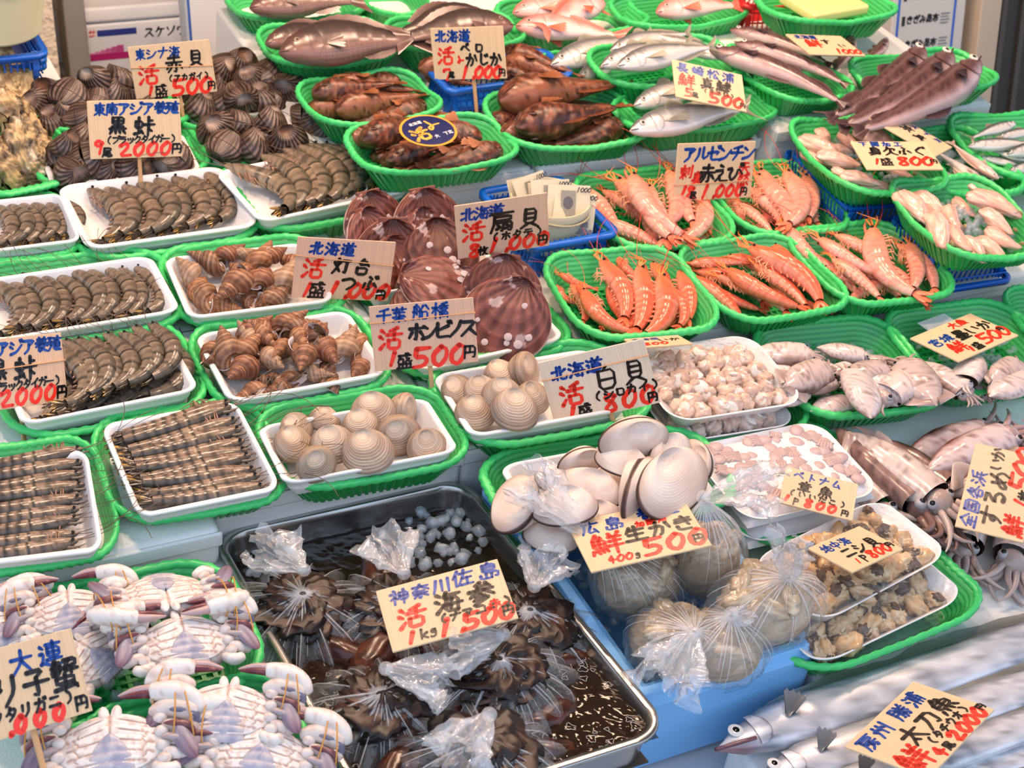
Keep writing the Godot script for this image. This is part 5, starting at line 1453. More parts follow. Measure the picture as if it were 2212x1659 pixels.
		for e in [0.066, 0.083]:
			var band := MB.new()
			var bp := []
			for k in 25:
				var a := TAU * k / 24.0
				bp.append(w.call(e + 0.006 * sin(a + e * 90), 0.025 + 0.0195 * sin(a), -0.028 + 0.036 * cos(a)))
			band.tube(bp, [0.001], 5, rgb(206, 146, 66), false)
			part("rubber_band", band, mat("rubber", 0.45), o)
	return o

# a squid: mantle tip towards -z, arms towards +z; length about 1
func squid(sd: int, back: Color, belly: Color, fins := true, fat := 1.0) -> Node3D:
	var r := RandomNumberGenerator.new()
	r.seed = sd
	var o := Node3D.new()
	var sk := mat("squid skin", 0.2, {"subsurf_scatter_enabled": true, "subsurf_scatter_strength": 0.12})
	var m := MB.new()
	var prof := [0.004, 0.05, 0.085, 0.11, 0.125, 0.13, 0.13, 0.124, 0.118]
	m.grid(26, 20, func(u: float, v: float):
		var g := TAU * v
		var e := lut(prof, u) * (1 + 0.06 * nz(Vector3(u * 4, cos(g), sd)))
		var pt := Vector3(cos(g) * e * fat, 0.1 + sin(g) * e * 0.72 * sqrt(fat), -0.5 + 0.66 * u)
		var cl := belly.lerp(back, smoothstep(-0.35, 0.55, cos(g + 0.9) + 0.8 * nz(pt * 5.0 + Vector3(0, 0, sd * 3))))
		cl = cl.lerp(back.darkened(0.35), clampf(nz(pt * 60.0), 0, 0.5))
		return [pt, cl], false, true)
	part("mantle", m, sk, o)
	if fins:
		var fm := MB.new()
		for sgn in [-1.0, 1.0]:
			fm.grid(12, 10, func(u: float, v: float):
				var q := PI * u
				return [Vector3(sgn * (0.03 + sin(q) * 0.17 * fat * sin(v * PI / 2) * (1 - 0.3 * u)), 0.115 + 0.012 * cos(v * PI) - 0.03 * v * sin(q) + 0.012 * sin(u * 9), -0.5 + 0.34 * u), belly.lerp(back, 0.55 * (1 - v))])
		part("fin", fm, sk, o)
	var h := MB.new()
	h.ell(Vector3(0, 0.09, 0.2), Vector3(0.085 * fat, 0.08, 0.085), belly.lerp(back, 0.3), 10, 14)
	var hd := part("head", h, sk, o)
	for sgn in [-1.0, 1.0]:
		var em := MB.new()
		em.ell(Vector3(sgn * 0.062 * fat, 0.125, 0.21), Vector3(0.034, 0.03, 0.034), rgb(175, 172, 176), 8, 10)
		em.ell(Vector3(sgn * 0.07 * fat, 0.142, 0.213), Vector3(0.018, 0.018, 0.018), rgb(16, 18, 24), 8, 10)
		part("eye", em, mat("wet eye", 0.12), hd)
	for k in 8:
		var am := MB.new()
		var ap := []
		var q := Vector3((k - 3.5) * 0.02, 0.07 + 0.03 * (k % 2), 0.26)
		var dd := Vector3((k - 3.5) * 0.12, -0.05, 1).normalized()
		var cv := r.randf_range(-0.4, 0.4)
		for i in 9:
			ap.append(q)
			q += dd * (0.034 if fat < 1.2 else 0.02)
			dd = (dd.rotated(Vector3.UP, cv * 0.5 * (1 + 0.2 * i)) + Vector3.UP * (-0.03)).normalized()
			q.y = maxf(q.y, 0.02)
		am.tube(ap, [0.022, 0.021, 0.019, 0.018, 0.016, 0.014, 0.011, 0.008, 0.004], 8, belly.lerp(back, 0.15 + 0.3 * r.randf()))
		part("arm", am, sk, o)
	return o

func lump(rad: Vector3, amp: float, f: float, sd: int, c1: Color, c2: Color, nu := 18, nv := 26, fold := 0.0) -> MB:   # an uneven soft body
	var m := MB.new()
	m.grid(nu, nv, func(u: float, v: float):
		var a := PI * (0.002 + 0.996 * u)
		var d := Vector3(sin(a) * cos(TAU * v), cos(a), sin(a) * sin(TAU * v))
		var k := nz(d * f + Vector3(sd * 7.1, sd, 0))
		var k2 := absf(nz(d * f * 2.3 + Vector3(0, sd * 3.7, 5)))
		var pt := d * rad * (1 + amp * k * 1.4 - fold * smoothstep(0.2, 0.0, k2))
		var cl := c1.lerp(c2, clampf(0.5 + k * 1.1 + (0.4 if k2 < 0.1 else 0.0), 0, 1))
		cl.a = 1
		return [pt, cl], false, true)
	return m

func ice_bits(n: int, area: Vector2, size: float, sd: int, hill := 0.0) -> MB:
	var r := RandomNumberGenerator.new()
	r.seed = sd
	var m := MB.new()
	for k in n:
		var s := size * r.randf_range(0.5, 1.2)
		var a := r.randf() * TAU
		var q := sqrt(r.randf())
		var cen := Vector3(cos(a) * q * area.x, s * 0.5 + hill * (1 - q * q), sin(a) * q * area.y)
		var bs := Basis(Vector3(r.randf() - 0.5, r.randf() - 0.5, r.randf() - 0.5).normalized(), r.randf() * TAU)
		m.grid(5, 6, func(u: float, v: float):
			var g := PI * (0.02 + 0.96 * u)
			var d := Vector3(sin(g) * cos(TAU * v), cos(g), sin(g) * sin(TAU * v))
			return [cen + bs * (d * s * (0.6 + 0.35 * nz(d * 1.7 + Vector3(k, 0, 0)))), rgb(232, 236, 240)], false, true)
	return m

# the crumpled neck of a tied bag: flares out from the knot along +z
func bag_neck(l: float, w: float, sd: int) -> MB:
	var m := MB.new()
	m.grid(26, 90, func(u: float, v: float):
		var a := TAU * v
		var e := (0.006 + w * pow(u, 0.9)) * (1 + (0.22 * sin(a * 9 + sd) + 0.2 * sin(a * 17 + u * 4 + sd)) * minf(1, u * 3))
		var pt := Vector3(cos(a) * e, sin(a) * e * 0.5, u * l * (1 + 0.16 * sin(a * 3 + sd) + 0.06 * sin(a * 11)))
		pt += Vector3(nz(pt * 60.0 + Vector3(sd, 0, 0)), nz(pt * 60.0 + Vector3(0, sd + 9, 0)), nz(pt * 50.0 + Vector3(0, 0, sd))) * 0.016 * u
		return [pt, rgb(242, 245, 248)], false, true)
	return m

# a clear bag pulled tight to a knot at the origin: pleats run down to the round bottom, radius rx rz, depth h
func bag_body(rx: float, rz: float, h: float, sd: int, knot: Vector3, pleat := 0.1) -> MB:
	var m := MB.new()
	m.grid(30, 96, func(u: float, v: float):
		var a := TAU * v
		var g := PI * (0.001 + 0.95 * u)
		var f := sin(g) if u > 0.5 else pow(sin(g), 1.15)
		var cs := 1 + pleat * (1 - u) * (sin(a * 17 + sd) + 0.6 * sin(a * 29 + sd * 2)) * minf(1, u * 5) + 0.08 * nz(Vector3(cos(a) * 2, u * 3, sin(a) * 2 + sd))
		var base := Vector3(cos(a) * rx * f * cs, h * (-0.5 + 0.5 * cos(g)), sin(a) * rz * f * cs)
		var pt := base + knot * pow(maxf(0, 1 - u * 1.6), 2.0)
		return [pt, rgb(240, 238, 232)], false, true)
	return m

func crease_glints(n: int, rx: float, rz: float, h: float, sd: int, knot: Vector3, pleat: float, reach := 0.62) -> MB:   # white strips along a tied bag's folds, standing in for the glints on them
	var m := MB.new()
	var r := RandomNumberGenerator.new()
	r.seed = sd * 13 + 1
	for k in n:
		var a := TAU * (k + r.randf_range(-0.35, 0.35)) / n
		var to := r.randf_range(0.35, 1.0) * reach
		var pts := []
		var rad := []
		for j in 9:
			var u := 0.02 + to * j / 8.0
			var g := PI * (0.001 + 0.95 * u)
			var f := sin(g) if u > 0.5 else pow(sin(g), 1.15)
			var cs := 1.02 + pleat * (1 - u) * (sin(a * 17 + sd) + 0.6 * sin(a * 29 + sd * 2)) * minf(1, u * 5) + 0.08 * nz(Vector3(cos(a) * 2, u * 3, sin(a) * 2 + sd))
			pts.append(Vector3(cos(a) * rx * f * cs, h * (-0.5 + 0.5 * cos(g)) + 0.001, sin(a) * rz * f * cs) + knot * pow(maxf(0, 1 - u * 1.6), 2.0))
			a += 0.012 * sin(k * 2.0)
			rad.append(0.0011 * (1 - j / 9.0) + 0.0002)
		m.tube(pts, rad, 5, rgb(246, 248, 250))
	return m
# ---------------------------------------------------------------- brush lettering: each sign is drawn stroke by stroke on a 100 x 100 square, four digits to a point
const KI := "0530 4530/2505 2595/2332 0562/2735 4252/"
const WA := "1212 2422/0638 1848/0890 2668/"
const FI := "2202 0824/1812 3812 2824/0828 0862 4462 4428 0828/0845 4445/2628 2662/0572 0288/1872 2286/3270 3684/4470 5082/"
const SHIN := "1015 2025/0842 2242 1862 0885/0880 2478 5092 9892/"
const HI4 := "1275 0592/3576 3890/5876 6490/8074 9490/"
const DK := "7804 8518/9002 9716/"
const GLYPH := {
	"北": "0838 3835/3810 3890/0880 3868/8530 5848/5810 5878 6588 9086 9370",
	"海": WA + "4508 3530/4020 9220/4535 3888 8488/4535 8535 7895/3260 9860/6238 6050/5865 5580",
	"道": "4205 5018/7605 6618/3022 9822/6022 5535/4038 4080 8580 8538 4038/4052 8552/4066 8566/" + SHIN,
	"東": "1518 8518/2232 2265 7865 7832 2232/2248 7848/5003 5095/4868 1092/5268 9290",
	"南": "1515 8515/5003 5030/1430 1495/1430 8630 8690 7588/3838 4550/6238 5550/3056 7056/2872 7272/5056 5092",
	"シ": "1518 3530/0842 2855/1290 5578 9035",
	"ナ": "0835 9235/5505 5050 2095",
	"ア": "1015 8815 7030 5545/5035 4870 2095",
	"カ": "1228 8228 7590 6282/4505 4045 1292",
	"イ": "8008 5540 1060/5538 5595",
	"赤": "2018 8018/5003 5042/0842 9242/3845 3570 1892/6045 6092 5088/2258 1275/7858 9275",
	"貝": "2808 2872 7272 7208 2808/2828 7228/2850 7250/4074 1294/6074 8894",
	"活": WA + "7805 4518/3532 9832/6515 6555/4255 4292 8892 8855 4255",
	"盛": "1215 8815/2015 0858/2235 4235 3858/5503 6235 8560 9250/7535 5058/6802 7810/1568 1592/3868 3892/6268 6292/8568 8592/1568 8568/0595 9595",
	"1": "6005 3595", "2": "2025 4508 7015 6540 1592 9088", "0": "6008 2540 2880 5595 8260 8520 6008", "4": "5505 1560 8855/6035 5595",
	"5": "3010 2548 6045 8065 6090 1592/3010 8808", "7": "1525 2010 8508 4595", "8": "7520 4508 2525 6555 7585 4595 2078 6045 7520",
	"9": "7025 4008 2030 4548 7025 5595", ",": "5085 4098", "g": "6030 4028 3048 5055 6535 6085 4095 2585", "k": "3005 3090/7040 3562 7590", "P": "3005 3095/3010 7015 7045 3050",
	"C": "8525 5508 2040 2570 5592 8578", "I": "5005 5095", "D": "2005 2095 6090 8550 6010 2005", "Y": "1505 5045 8505/5045 5095", "U": "1805 2075 5095 8075 8205",
	"円": "1510 1592/1510 8510 8588 7285/5010 5052/1552 8552",
	"尾": "2010 8210 8232 2232/2010 2050 0592/7042 3052/3060 8055/2576 8870/5045 5082 6090 9586 9576",
	"養": "3003 3812/6803 6012/1815 8215/2226 7826/5015 5038/0838 9238/4838 0860/5538 9458/3248 6848 6868 3268 3248/3268 3092 5085/4870 9292",
	"殖": "0512 4212/2212 0650/1838 3838 2570 0892/1852 2860/4818 9818/7203 7030/5832 5876 8876 8832 5832/5848 8848/5862 8862/4838 4890 9890",
	"黒": "2208 2245 7845 7808 2208/2226 7826/5008 5066/2056 8056/0868 9268/1878 1092/3880 4092/6080 6492/8078 9092",
	"蛯": "1025 1055 4055 4025 1025/2508 2580/0585 4278/3870 4885/7005 7042/7022 8822/5042 9842/7242 7095/7262 8872",
	"ブ": "1222 8222 6560 2092/" + DK, "ラ": "2015 7815/1038 8538 7065 3592", "ッ": "2040 2860/4838 5458/8035 7570 4595",
	"ク": "4505 3535 1055/4020 8520 7060 3095", "タ": "4505 3535 1055/4020 8520 7060 3095/3545 6568", "ー": "1050 9048",
	"ジ": "1518 3530/0842 2855/1290 5578 9035/" + DK, "ガ": "1228 8228 7590 6282/4505 4045 1292/" + DK,
	"ベ": "0560 3525 9575/6015 6828/7508 8220", "ロ": "2020 2085 8085 8020 2020", "〆": "3010 5060 2585 1860 4550 9052",
	"か": "1035 6535 5880 4590/3808 3550 1592/7818 9555", "じ": "3010 3070 5090 8570/6018 6830/7812 8524",
	"長": "2808 2856/2808 7808/2824 7224/2840 7240/0858 9258/2858 2892 5078/5058 6580 9492/8565 6874",
	"崎": "2215 2270/0832 0872 3870/3832 3875/5015 9815/7203 5032/7415 9032/4540 9840/8840 8892 7688/5252 5278 7278 7252 5252",
	"松": KI + "6012 4840/7808 9838/6845 5088 8882/8068 9594",
	"浦": WA + "3518 9818/6503 6592/4232 4292/4232 8832 8890/4250 8850/4268 8868/8005 9012",
	"鮮": FI + "6205 6818/9003 8218/5822 9622/5840 9440/5260 9960/7622 7696",
	"真": "2015 8015/5002 4828/2828 2870 7270 7228 2828/2842 7242/2856 7256/0872 9272/3875 1294/6275 8894",
	"鯵": FI + "7504 6020 9018/8810 9624/5230 9930/7030 5256/7832 9956/7548 6058/7862 5876/8572 5594",
	"マ": "1020 8820 5560/3550 6078", "ル": "3015 2860 0892/6010 6085 9860", "ゼ": "0845 9035 7555/3510 3580 5090 8888/" + DK,
	"ン": "1520 3835/1090 5578 9030", "チ": "7808 2022/0548 9548/5218 5060 2595",
	"刺": "0522 5522/3003 3095/1035 1058 5058 5035 1035/2860 0588/3260 5480/7018 7065/9205 9290 8085",
	"身": "4802 3815/2515 2568/2515 7515 7590 6285/2532 7532/2550 7550/0870 7568/7868 1096",
	"え": "4208 5816/2035 7032 2090/4262 5088 9588", "び": "0830 3525 1860 3590 6065 6825 9555/" + DK,
	"天": "1818 8218/0845 9245/5018 4555 1092/5248 9090",
	"然": "2205 0548/2018 4518 3045 0862/2028 3236/5520 9520/7503 7035 5062/7532 9660/8806 9414/" + HI4,
	"下": "0812 9212/5012 5095/5238 7555",
	"関": "1005 1095/1005 4205 4228 1028/1016 4216/9005 9095 8092/5805 9005/5805 5828 9028/5816 9016/3840 4246/6238 5846/3050 7250/2566 7866/5050 4878 2592/5270 7690",
	"加": "0528 5028 4690 3885/2805 2555 0592/6530 6588 9288 9230 6530", "工": "1815 8215/5015 5085/0585 9585",
	"欠": "4003 3030 0852/3520 9020 7842/5538 4870 1595/5555 6578 9595",
	"ふ": "4208 6020/5035 4265 5588 3585/2050 1278/7548 9270", "ぶ": "4208 6020/5035 4265 5588 3585/2050 1278/7548 9270/" + DK, "ぐ": "6508 2548 7095/" + DK,
	"扇": "0508 9508/1822 8822 8840 1840/1822 1855 0594/2850 5850 5592 4888/3262 4468/3080 4674/6450 9250 9092 8088/6862 8068/6680 8274",
	"ホ": "1228 8828/5005 5092 4086/2848 1078/7248 9075", "テ": "2015 8015/0840 9240/5242 4870 2595",
	"枚": KI + "6205 5040/5825 9822/8225 7062 4895/5845 7072 9895", "灯": "1030 1848/4224 3242/2808 2855 0592/3065 4282/5518 9818/7818 7890 6584",
	"台": "5005 2538 7835/6520 8542/2255 2292 7892 7855 2255", "つ": "0835 6022 9045 8070 4592",
	"千": "7805 2018/0545 9545/5015 5095", "葉": "0515 9515/3203 3225/6803 6825/1535 8535/3025 3055/5025 5055 8055/1065 9065/5055 5096/4868 0892/5268 9290",
	"船": "2502 1515/1215 1260 0592/1215 4515 4590 3586/0545 5542/2525 3035/2552 3064/6510 5235/7808 9835/5848 5888 9288 9248 5848",
	"橋": KI + "9003 5810/5022 9822/7212 5040/7522 9640/6235 6250 8650 8635 6235/5258 5295/5258 9658 9692/6470 6485 8485 8470 6470",
	"ビ": "2010 2080 3090 8088/7828 2250/" + DK, "ノ": "7508 6050 1592", "ス": "1515 7815 6040 0892/5255 9092",
	"白": "5002 4018/2018 2092 8092 8018 2018/2054 8054",
	"神": "2203 3013/0525 4225 0562/2448 2495/2852 4264/5222 5268 9468 9422 5222/5245 9445/7303 7396",
	"奈": "1018 9018/4803 4025 0848/5520 9245/3048 7048/1562 8562/5062 5094 4088/3270 1588/6870 8886",
	"川": "2010 1560 0592/5012 5085/8508 8595", "佐": "2803 0545/1830 1895/3522 9822/5803 5245 2892/4852 9252/7052 7090/4090 9890",
	"島": "4802 4012/2212 2258 9558 9088 7884/2212 7812 7845 2245/2228 7828/1068 1090 6290/3662 3690/6268 6292",
	"参": "4804 2522 7820/6810 8426/0836 9236/4028 0862/5838 9462/4850 2562/5862 2078/7070 2096",
	"コ": "1520 8220 8285/1285 8585", "広": "5003 5015/1218 9218/2018 1860 0592/5235 3588 8080/7060 8892",
	"熱": "0512 4512/2502 2545/0528 4828/1538 0548/3535 4545/0558 4855/5815 9015 8848 9555/7203 6840 5058/5838 7248/" + HI4,
	"用": "1808 1860 0594/1808 8508 8590 7286/1832 8532/1856 8556/5008 5092", "生": "2808 1040/2525 8825/5003 5090/1855 8255/0590 9590",
	"き": "1822 8018/1540 8536/4505 7062/2065 2588 7588", "ト": "4005 4095/4040 8062", "ム": "4508 1585 8578/6555 9094",
	"章": "5002 5012/1815 8215/3420 4030/6620 6030/0832 9232/2640 2668 7468 7440 2640/2654 7454/0878 9278/5068 5097",
	"魚": "3802 1528/3012 6812 5028/1528 1565 8565 8528 1528/1546 8546/5028 5065/" + HI4,
	"い": "1520 1868 3585/7525 9060", "だ": "0825 5525/3005 1090/5845 9042/5080 6588 9586/" + DK, "こ": "2022 7820 6530/1565 2585 8885",
	"地": "0535 4235/2308 2375/0580 4568/4545 9528 9265 8462/7003 7070/5220 5282 6292 9690 9775", "中": "1525 1562 8562 8525 1525/5003 5096",
	"ニ": "2025 8025/0880 9280", "宮": "5002 5012/0828 0815 9215 8830/3028 3048 7248 7228 3028/5048 4558/2260 2294 7894 7860 2260",
	"城": "0530 3830/2208 2268/0575 4062/4822 9822/5022 5055 3892/5245 6845 6672 5868/7403 8055 9690 9875/9240 7585/8605 9412",
	"大": "0835 9235/5005 4850 1094/5245 9094", "太": "0835 9235/5005 4850 1094/5245 9094/3872 5084",
	"墨": "2203 2235 7835 7803 2203/2218 7818/5003 5058/1847 8247/0558 9558/1862 1072/3862 4070/6062 6470/8062 9070/2080 8080/5070 5095/0596 9596",
	"全": "5002 0545/5002 9545/2548 7548/2068 8068/5048 5092/0892 9292", "国": "1208 1294/1208 8808 8894 1294/2828 7228/3050 7050/2575 7875/5028 5075/6258 7068",
	"各": "4502 2035 0850/4018 7518 5545 0868/4030 6550 9866/2868 2894 7494 7468 2868", "浜": WA + "8803 5015/5015 5060/5035 9035/7835 7860/3560 9860/5470 3894/7870 9694",
	"す": "0825 9525/5505 5562 3570 3550 5545 6060 5080 3595", "る": "2510 7510 2055 6045 8565 6592 4090 4078 6082", "め": "2520 3560 5080/6510 4565 1588 0868 3542 7035 9258 7592",
	"刀": "1220 8820 8088 6582/4822 4055 0892", "ウ": "5005 5018/1545 1520 8520 7560 4095", "オ": "0830 9230/6008 6092 4886/5832 4060 0885",
	"房": "0508 9508/1822 8222 8240 1840/1822 1855 0594/5545 5552/2856 9256/5056 4880 2594/4872 8072 7592 6488",
	"州": "2010 1560 0592/5012 5085/8508 8595/0535 1048/3235 4048/6535 7048",
	"勝": "1208 1270 0592/1208 4208 4290 3486/1230 4230/1252 4252/5808 6418/9005 8418/5025 9825/4842 9942/7225 6055 4868/7842 9865/5870 8870 8592 7588/7060 5595",
	"連": "3512 9512/4025 4058 8858 8825 4025/4042 8842/3270 9870/6403 6480/" + SHIN,
	"渡": WA + "6803 6812/4015 9815/4015 3860 3092/4830 9530/5824 5848 8248 8224/4858 8858 4594/5462 9694",
	"り": "2512 2248 3042/7008 7255 4095", "リ": "2515 2555/7010 7060 4095", "子": "2012 7812 5035/5035 5588 4084/0850 9250", "ワ": "1545 1518 8518 7560 4095",
	"蟹": "2002 0824/1810 3810 3048 0848/0822 3822/0836 3836/2010 2048/5006 9206 9028 8024/6806 5032/5538 9838/5030 7026/7528 7550/2058 2078 8078 8058 2058/5050 5092/1094 9090/7882 9298",
	"ケ": "3505 2535 0850/2525 9025/6225 5565 3095", "ソ": "1515 2840/8510 7055 2595", "ざ": "1822 8018/1540 8536/4505 7062/2065 2588 7588/" + DK, "み": "2515 5515 2585 1085 1065 4058 9070/7535 6592",
	"昆": "2503 2540 7540 7503 2503/2522 7522/1550 1592 4582/1568 4265/8552 6068/5550 5590 9088 9278", "布": "0522 9522/4503 3540 0568/2545 2585/2545 8045 8080 7078/5230 5298",
	"(": "7005 4530 4070 6595", ")": "3505 6030 6570 3595", "京": "5002 5014/0818 9218/2832 2855 7255 7232 2832/5055 5094 4088/3065 1288/7065 9088", "サ": "0530 9530/3005 3055/7005 7060 4595", ":": "4535 5042/4570 5077",
}

func stroke(m: MB, pts: PackedVector2Array, wd: float, z: float, col: Color) -> void:   # a brush stroke: a ribbon with round ends, a little thicker where it starts
	var n := pts.size()
	for k in n:
		var t := (pts[mini(k + 1, n - 1)] - pts[maxi(k - 1, 0)]).normalized()
		var q := Vector2(-t.y, t.x) * wd * (0.62 - 0.2 * k / (n - 1.0)) * 1.0
		m.put(Vector3(pts[k].x + q.x, pts[k].y + q.y, z), col)
		m.put(Vector3(pts[k].x - q.x, pts[k].y - q.y, z), col)
	var b := m.v.size() - 2 * n
	for k in n - 1:
		m.face(b + 2 * k, b + 2 * k + 2, b + 2 * k + 3, b + 2 * k + 1)
	for e in [0, n - 1]:
		var r: float = wd * (0.62 - 0.2 * e / (n - 1.0))
		var c0 := m.put(Vector3(pts[e].x, pts[e].y, z), col)
		for j in 9:
			m.put(Vector3(pts[e].x + cos(TAU * j / 8.0) * r, pts[e].y + sin(TAU * j / 8.0) * r, z), col)
		for j in 8:
			m.ix.append_array(PackedInt32Array([c0, c0 + 2 + j, c0 + 1 + j]))

func write(m: MB, text: String, x: float, y: float, size: float, pitch: float, wd: float, z: float, col: Color, dir := Vector2(1, 0), sx := 1.0) -> void:   # x, y: upper left corner of the first letter, y down
	var pos := Vector2(x, y)
	for ch in text:
		if GLYPH.has(ch):
			for st in GLYPH[ch].split("/", false):
				var p := PackedVector2Array()
				for q in st.split(" ", false):
					var g := Vector2(int(q.substr(0, 2)), int(q.substr(2, 2))) / 100.0
					var w := g + Vector2(-0.12 * (g.y - 0.5), 0)   # the hand leans a little
					p.append(Vector2(pos.x + w.x * size * sx + rng.randf_range(-0.012, 0.012) * size, -(pos.y + w.y * size + rng.randf_range(-0.012, 0.012) * size)))
				if p.size() > 2:   # round the corners once
					var s := PackedVector2Array([p[0]])
					for k in range(1, p.size() - 1):
						s.append(p[k].lerp(p[k - 1], 0.2))
						s.append(p[k].lerp(p[k + 1], 0.2))
					s.append(p[p.size() - 1])
					p = s
				stroke(m, p, wd, z, col)
		pos += dir * pitch * (0.45 if ch == "," else 1.0)
# ---------------------------------------------------------------- mesh collecting
class MB:
	var v := PackedVector3Array()
	var c := PackedColorArray()
	var ix := PackedInt32Array()

	func put(p: Vector3, col: Color) -> int:
		v.append(p)
		c.append(col)
		return v.size() - 1

	func face(a: int, b: int, d: int, e: int) -> void:
		ix.append_array(PackedInt32Array([a, b, d, a, d, e]))

	func outward(i0: int, inside := false) -> void:   # turn the faces added since i0 so that they look outward
		var cen := Vector3.ZERO
		var n := 0
		for k in range(i0, ix.size(), 3):
			cen += v[ix[k]]
			n += 1
		if n == 0:
			return
		cen /= n
		var vol := 0.0
		for k in range(i0, ix.size(), 3):
			vol += (v[ix[k]] - cen).dot((v[ix[k + 1]] - cen).cross(v[ix[k + 2]] - cen))
		if (vol > 0.0) != inside:
			for k in range(i0, ix.size(), 3):
				var t := ix[k + 1]
				ix[k + 1] = ix[k + 2]
				ix[k + 2] = t

	func grid(nu: int, nv: int, f: Callable, wu := false, wv := false) -> void:   # f(u, v) -> [position, colour]
		var b := v.size()
		var i0 := ix.size()
		for i in nu:
			for j in nv:
				var r: Array = f.call(float(i) / (nu if wu else nu - 1), float(j) / (nv if wv else nv - 1))
				v.append(r[0])
				c.append(r[1])
		for i in (nu if wu else nu - 1):
			for j in (nv if wv else nv - 1):
				var i2 := (i + 1) % nu
				var j2 := (j + 1) % nv
				face(b + i * nv + j, b + i * nv + j2, b + i2 * nv + j2, b + i2 * nv + j)
		outward(i0)

	func loft(rings: Array, cols: Array, closed := true, cap0 := false, cap1 := false, orient := true) -> void:
		var b := v.size()
		var i0 := ix.size()
		var n: int = rings[0].size()
		for k in rings.size():
			for p in rings[k]:
				put(p, cols[k % cols.size()])
		for k in rings.size() - 1:
			for j in (n if closed else n - 1):
				var j2 := (j + 1) % n
				face(b + k * n + j, b + k * n + j2, b + (k + 1) * n + j2, b + (k + 1) * n + j)
		for e in [[cap0, 0], [cap1, rings.size() - 1]]:
			if e[0]:
				var o: int = b + e[1] * n
				var m := Vector3.ZERO
				for j in n:
					m += v[o + j]
				var ce := put(m / n, c[o])
				for j in n:
					var a := o + j
					var d := o + (j + 1) % n
					if e[1] == 0:
						ix.append_array(PackedInt32Array([ce, d, a]))
					else:
						ix.append_array(PackedInt32Array([ce, a, d]))
		if orient:
			outward(i0)

	func tube(p: Array, rad: Array, sides: int, col, caps := true) -> void:   # rad and col: one value or one per point
		var rings := []
		var cols := []
		var up := Vector3(0.123, 0.98, 0.157)
		for k in p.size():
			var t: Vector3 = (p[mini(k + 1, p.size() - 1)] - p[maxi(k - 1, 0)]).normalized()
			if absf(t.dot(up)) > 0.985:
				up = Vector3(0.98, 0.1, -0.15)
			var a := up.cross(t).normalized()
			var b2 := t.cross(a)
			up = b2
			var ring := PackedVector3Array()
			var r: float = rad[mini(k, rad.size() - 1)]
			for j in sides:
				var g := TAU * j / sides
				ring.append(p[k] + (a * cos(g) + b2 * sin(g)) * r)
			rings.append(ring)
			cols.append(col[mini(k, col.size() - 1)] if col is Array else col)
		loft(rings, cols, true, caps, caps)

	func ell(cen: Vector3, rad: Vector3, col: Color, nu := 10, nv := 14, bs := Basis.IDENTITY) -> void:
		grid(nu, nv, func(u: float, w: float):
			var a := PI * (0.002 + 0.996 * u)
			return [cen + bs * (Vector3(sin(a) * cos(TAU * w), cos(a), sin(a) * sin(TAU * w)) * rad), col], false, true)

	func rbox(cen: Vector3, size: Vector3, r: float, col: Color, bs := Basis.IDENTITY, seg := 2) -> void:
		var lat := []
		var lon := []
		for i in seg + 1:
			lat.append([-PI / 2 + PI / 2 * i / seg, -1.0])
		for i in seg + 1:
			lat.append([PI / 2 * i / seg, 1.0])
		for q in 4:
			for i in seg + 1:
				var a := q * PI / 2 + PI / 2 * i / seg
				lon.append([a, 1.0 if q == 0 or q == 3 else -1.0, 1.0 if q < 2 else -1.0])
		var h := size / 2 - Vector3(r, r, r)
		var rings := []
		for l in lat:
			var ring := PackedVector3Array()
			for o in lon:
				ring.append(cen + bs * Vector3(o[1] * h.x + r * cos(l[0]) * cos(o[0]), l[1] * h.y + r * sin(l[0]), o[2] * h.z + r * cos(l[0]) * sin(o[0])))
			rings.append(ring)
		loft(rings, [col], true, true, true)

	func box(cen: Vector3, size: Vector3, col: Color, bs := Basis.IDENTITY) -> void:   # hard edged
		var h := size / 2
		for ax in 3:
			for s in [-1.0, 1.0]:
				var n := Vector3.ZERO
				n[ax] = s
				var a := Vector3.ZERO
				a[(ax + 1) % 3] = 1.0
				var b2 := n.cross(a)
				var q := []
				for k in [[-1, -1], [-1, 1], [1, 1], [1, -1]]:
					q.append(put(cen + bs * ((n + a * k[0] + b2 * k[1]) * h), col))
				face(q[0], q[1], q[2], q[3])

	func strip(a: Array, b2: Array, col) -> void:   # a sheet between two lines of points
		var o := v.size()
		for k in a.size():
			var cc: Color = col[k] if col is Array else col
			put(a[k], cc)
			put(b2[k], cc)
		for k in a.size() - 1:
			face(o + 2 * k, o + 2 * k + 1, o + 2 * k + 3, o + 2 * k + 2)

	func append(m: MB, xf: Transform3D) -> void:
		var o := v.size()
		for p in m.v:
			v.append(xf * p)
		c.append_array(m.c)
		for i in m.ix:
			ix.append(i + o)

	func move(xf: Transform3D) -> MB:
		for i in v.size():
			v[i] = xf * v[i]
		return self

	func mesh(flat := false) -> ArrayMesh:
		var pv := v
		var pc := c
		var pi := ix
		if flat:
			pv = PackedVector3Array()
			pc = PackedColorArray()
			pi = PackedInt32Array()
			for i in ix:
				pi.append(pv.size())
				pv.append(v[i])
				pc.append(c[i])
		var n := PackedVector3Array()
		n.resize(pv.size())
		for k in range(0, pi.size(), 3):
			var a := pv[pi[k]]
			var f := (pv[pi[k + 2]] - a).cross(pv[pi[k + 1]] - a)
			n[pi[k]] += f
			n[pi[k + 1]] += f
			n[pi[k + 2]] += f
		for k in n.size():
			n[k] = n[k].normalized() if n[k].length_squared() > 1e-24 else Vector3.UP
		var arr := []
		arr.resize(Mesh.ARRAY_MAX)
		arr[Mesh.ARRAY_VERTEX] = pv
		arr[Mesh.ARRAY_NORMAL] = n
		arr[Mesh.ARRAY_COLOR] = pc
		arr[Mesh.ARRAY_INDEX] = pi
		var m := ArrayMesh.new()
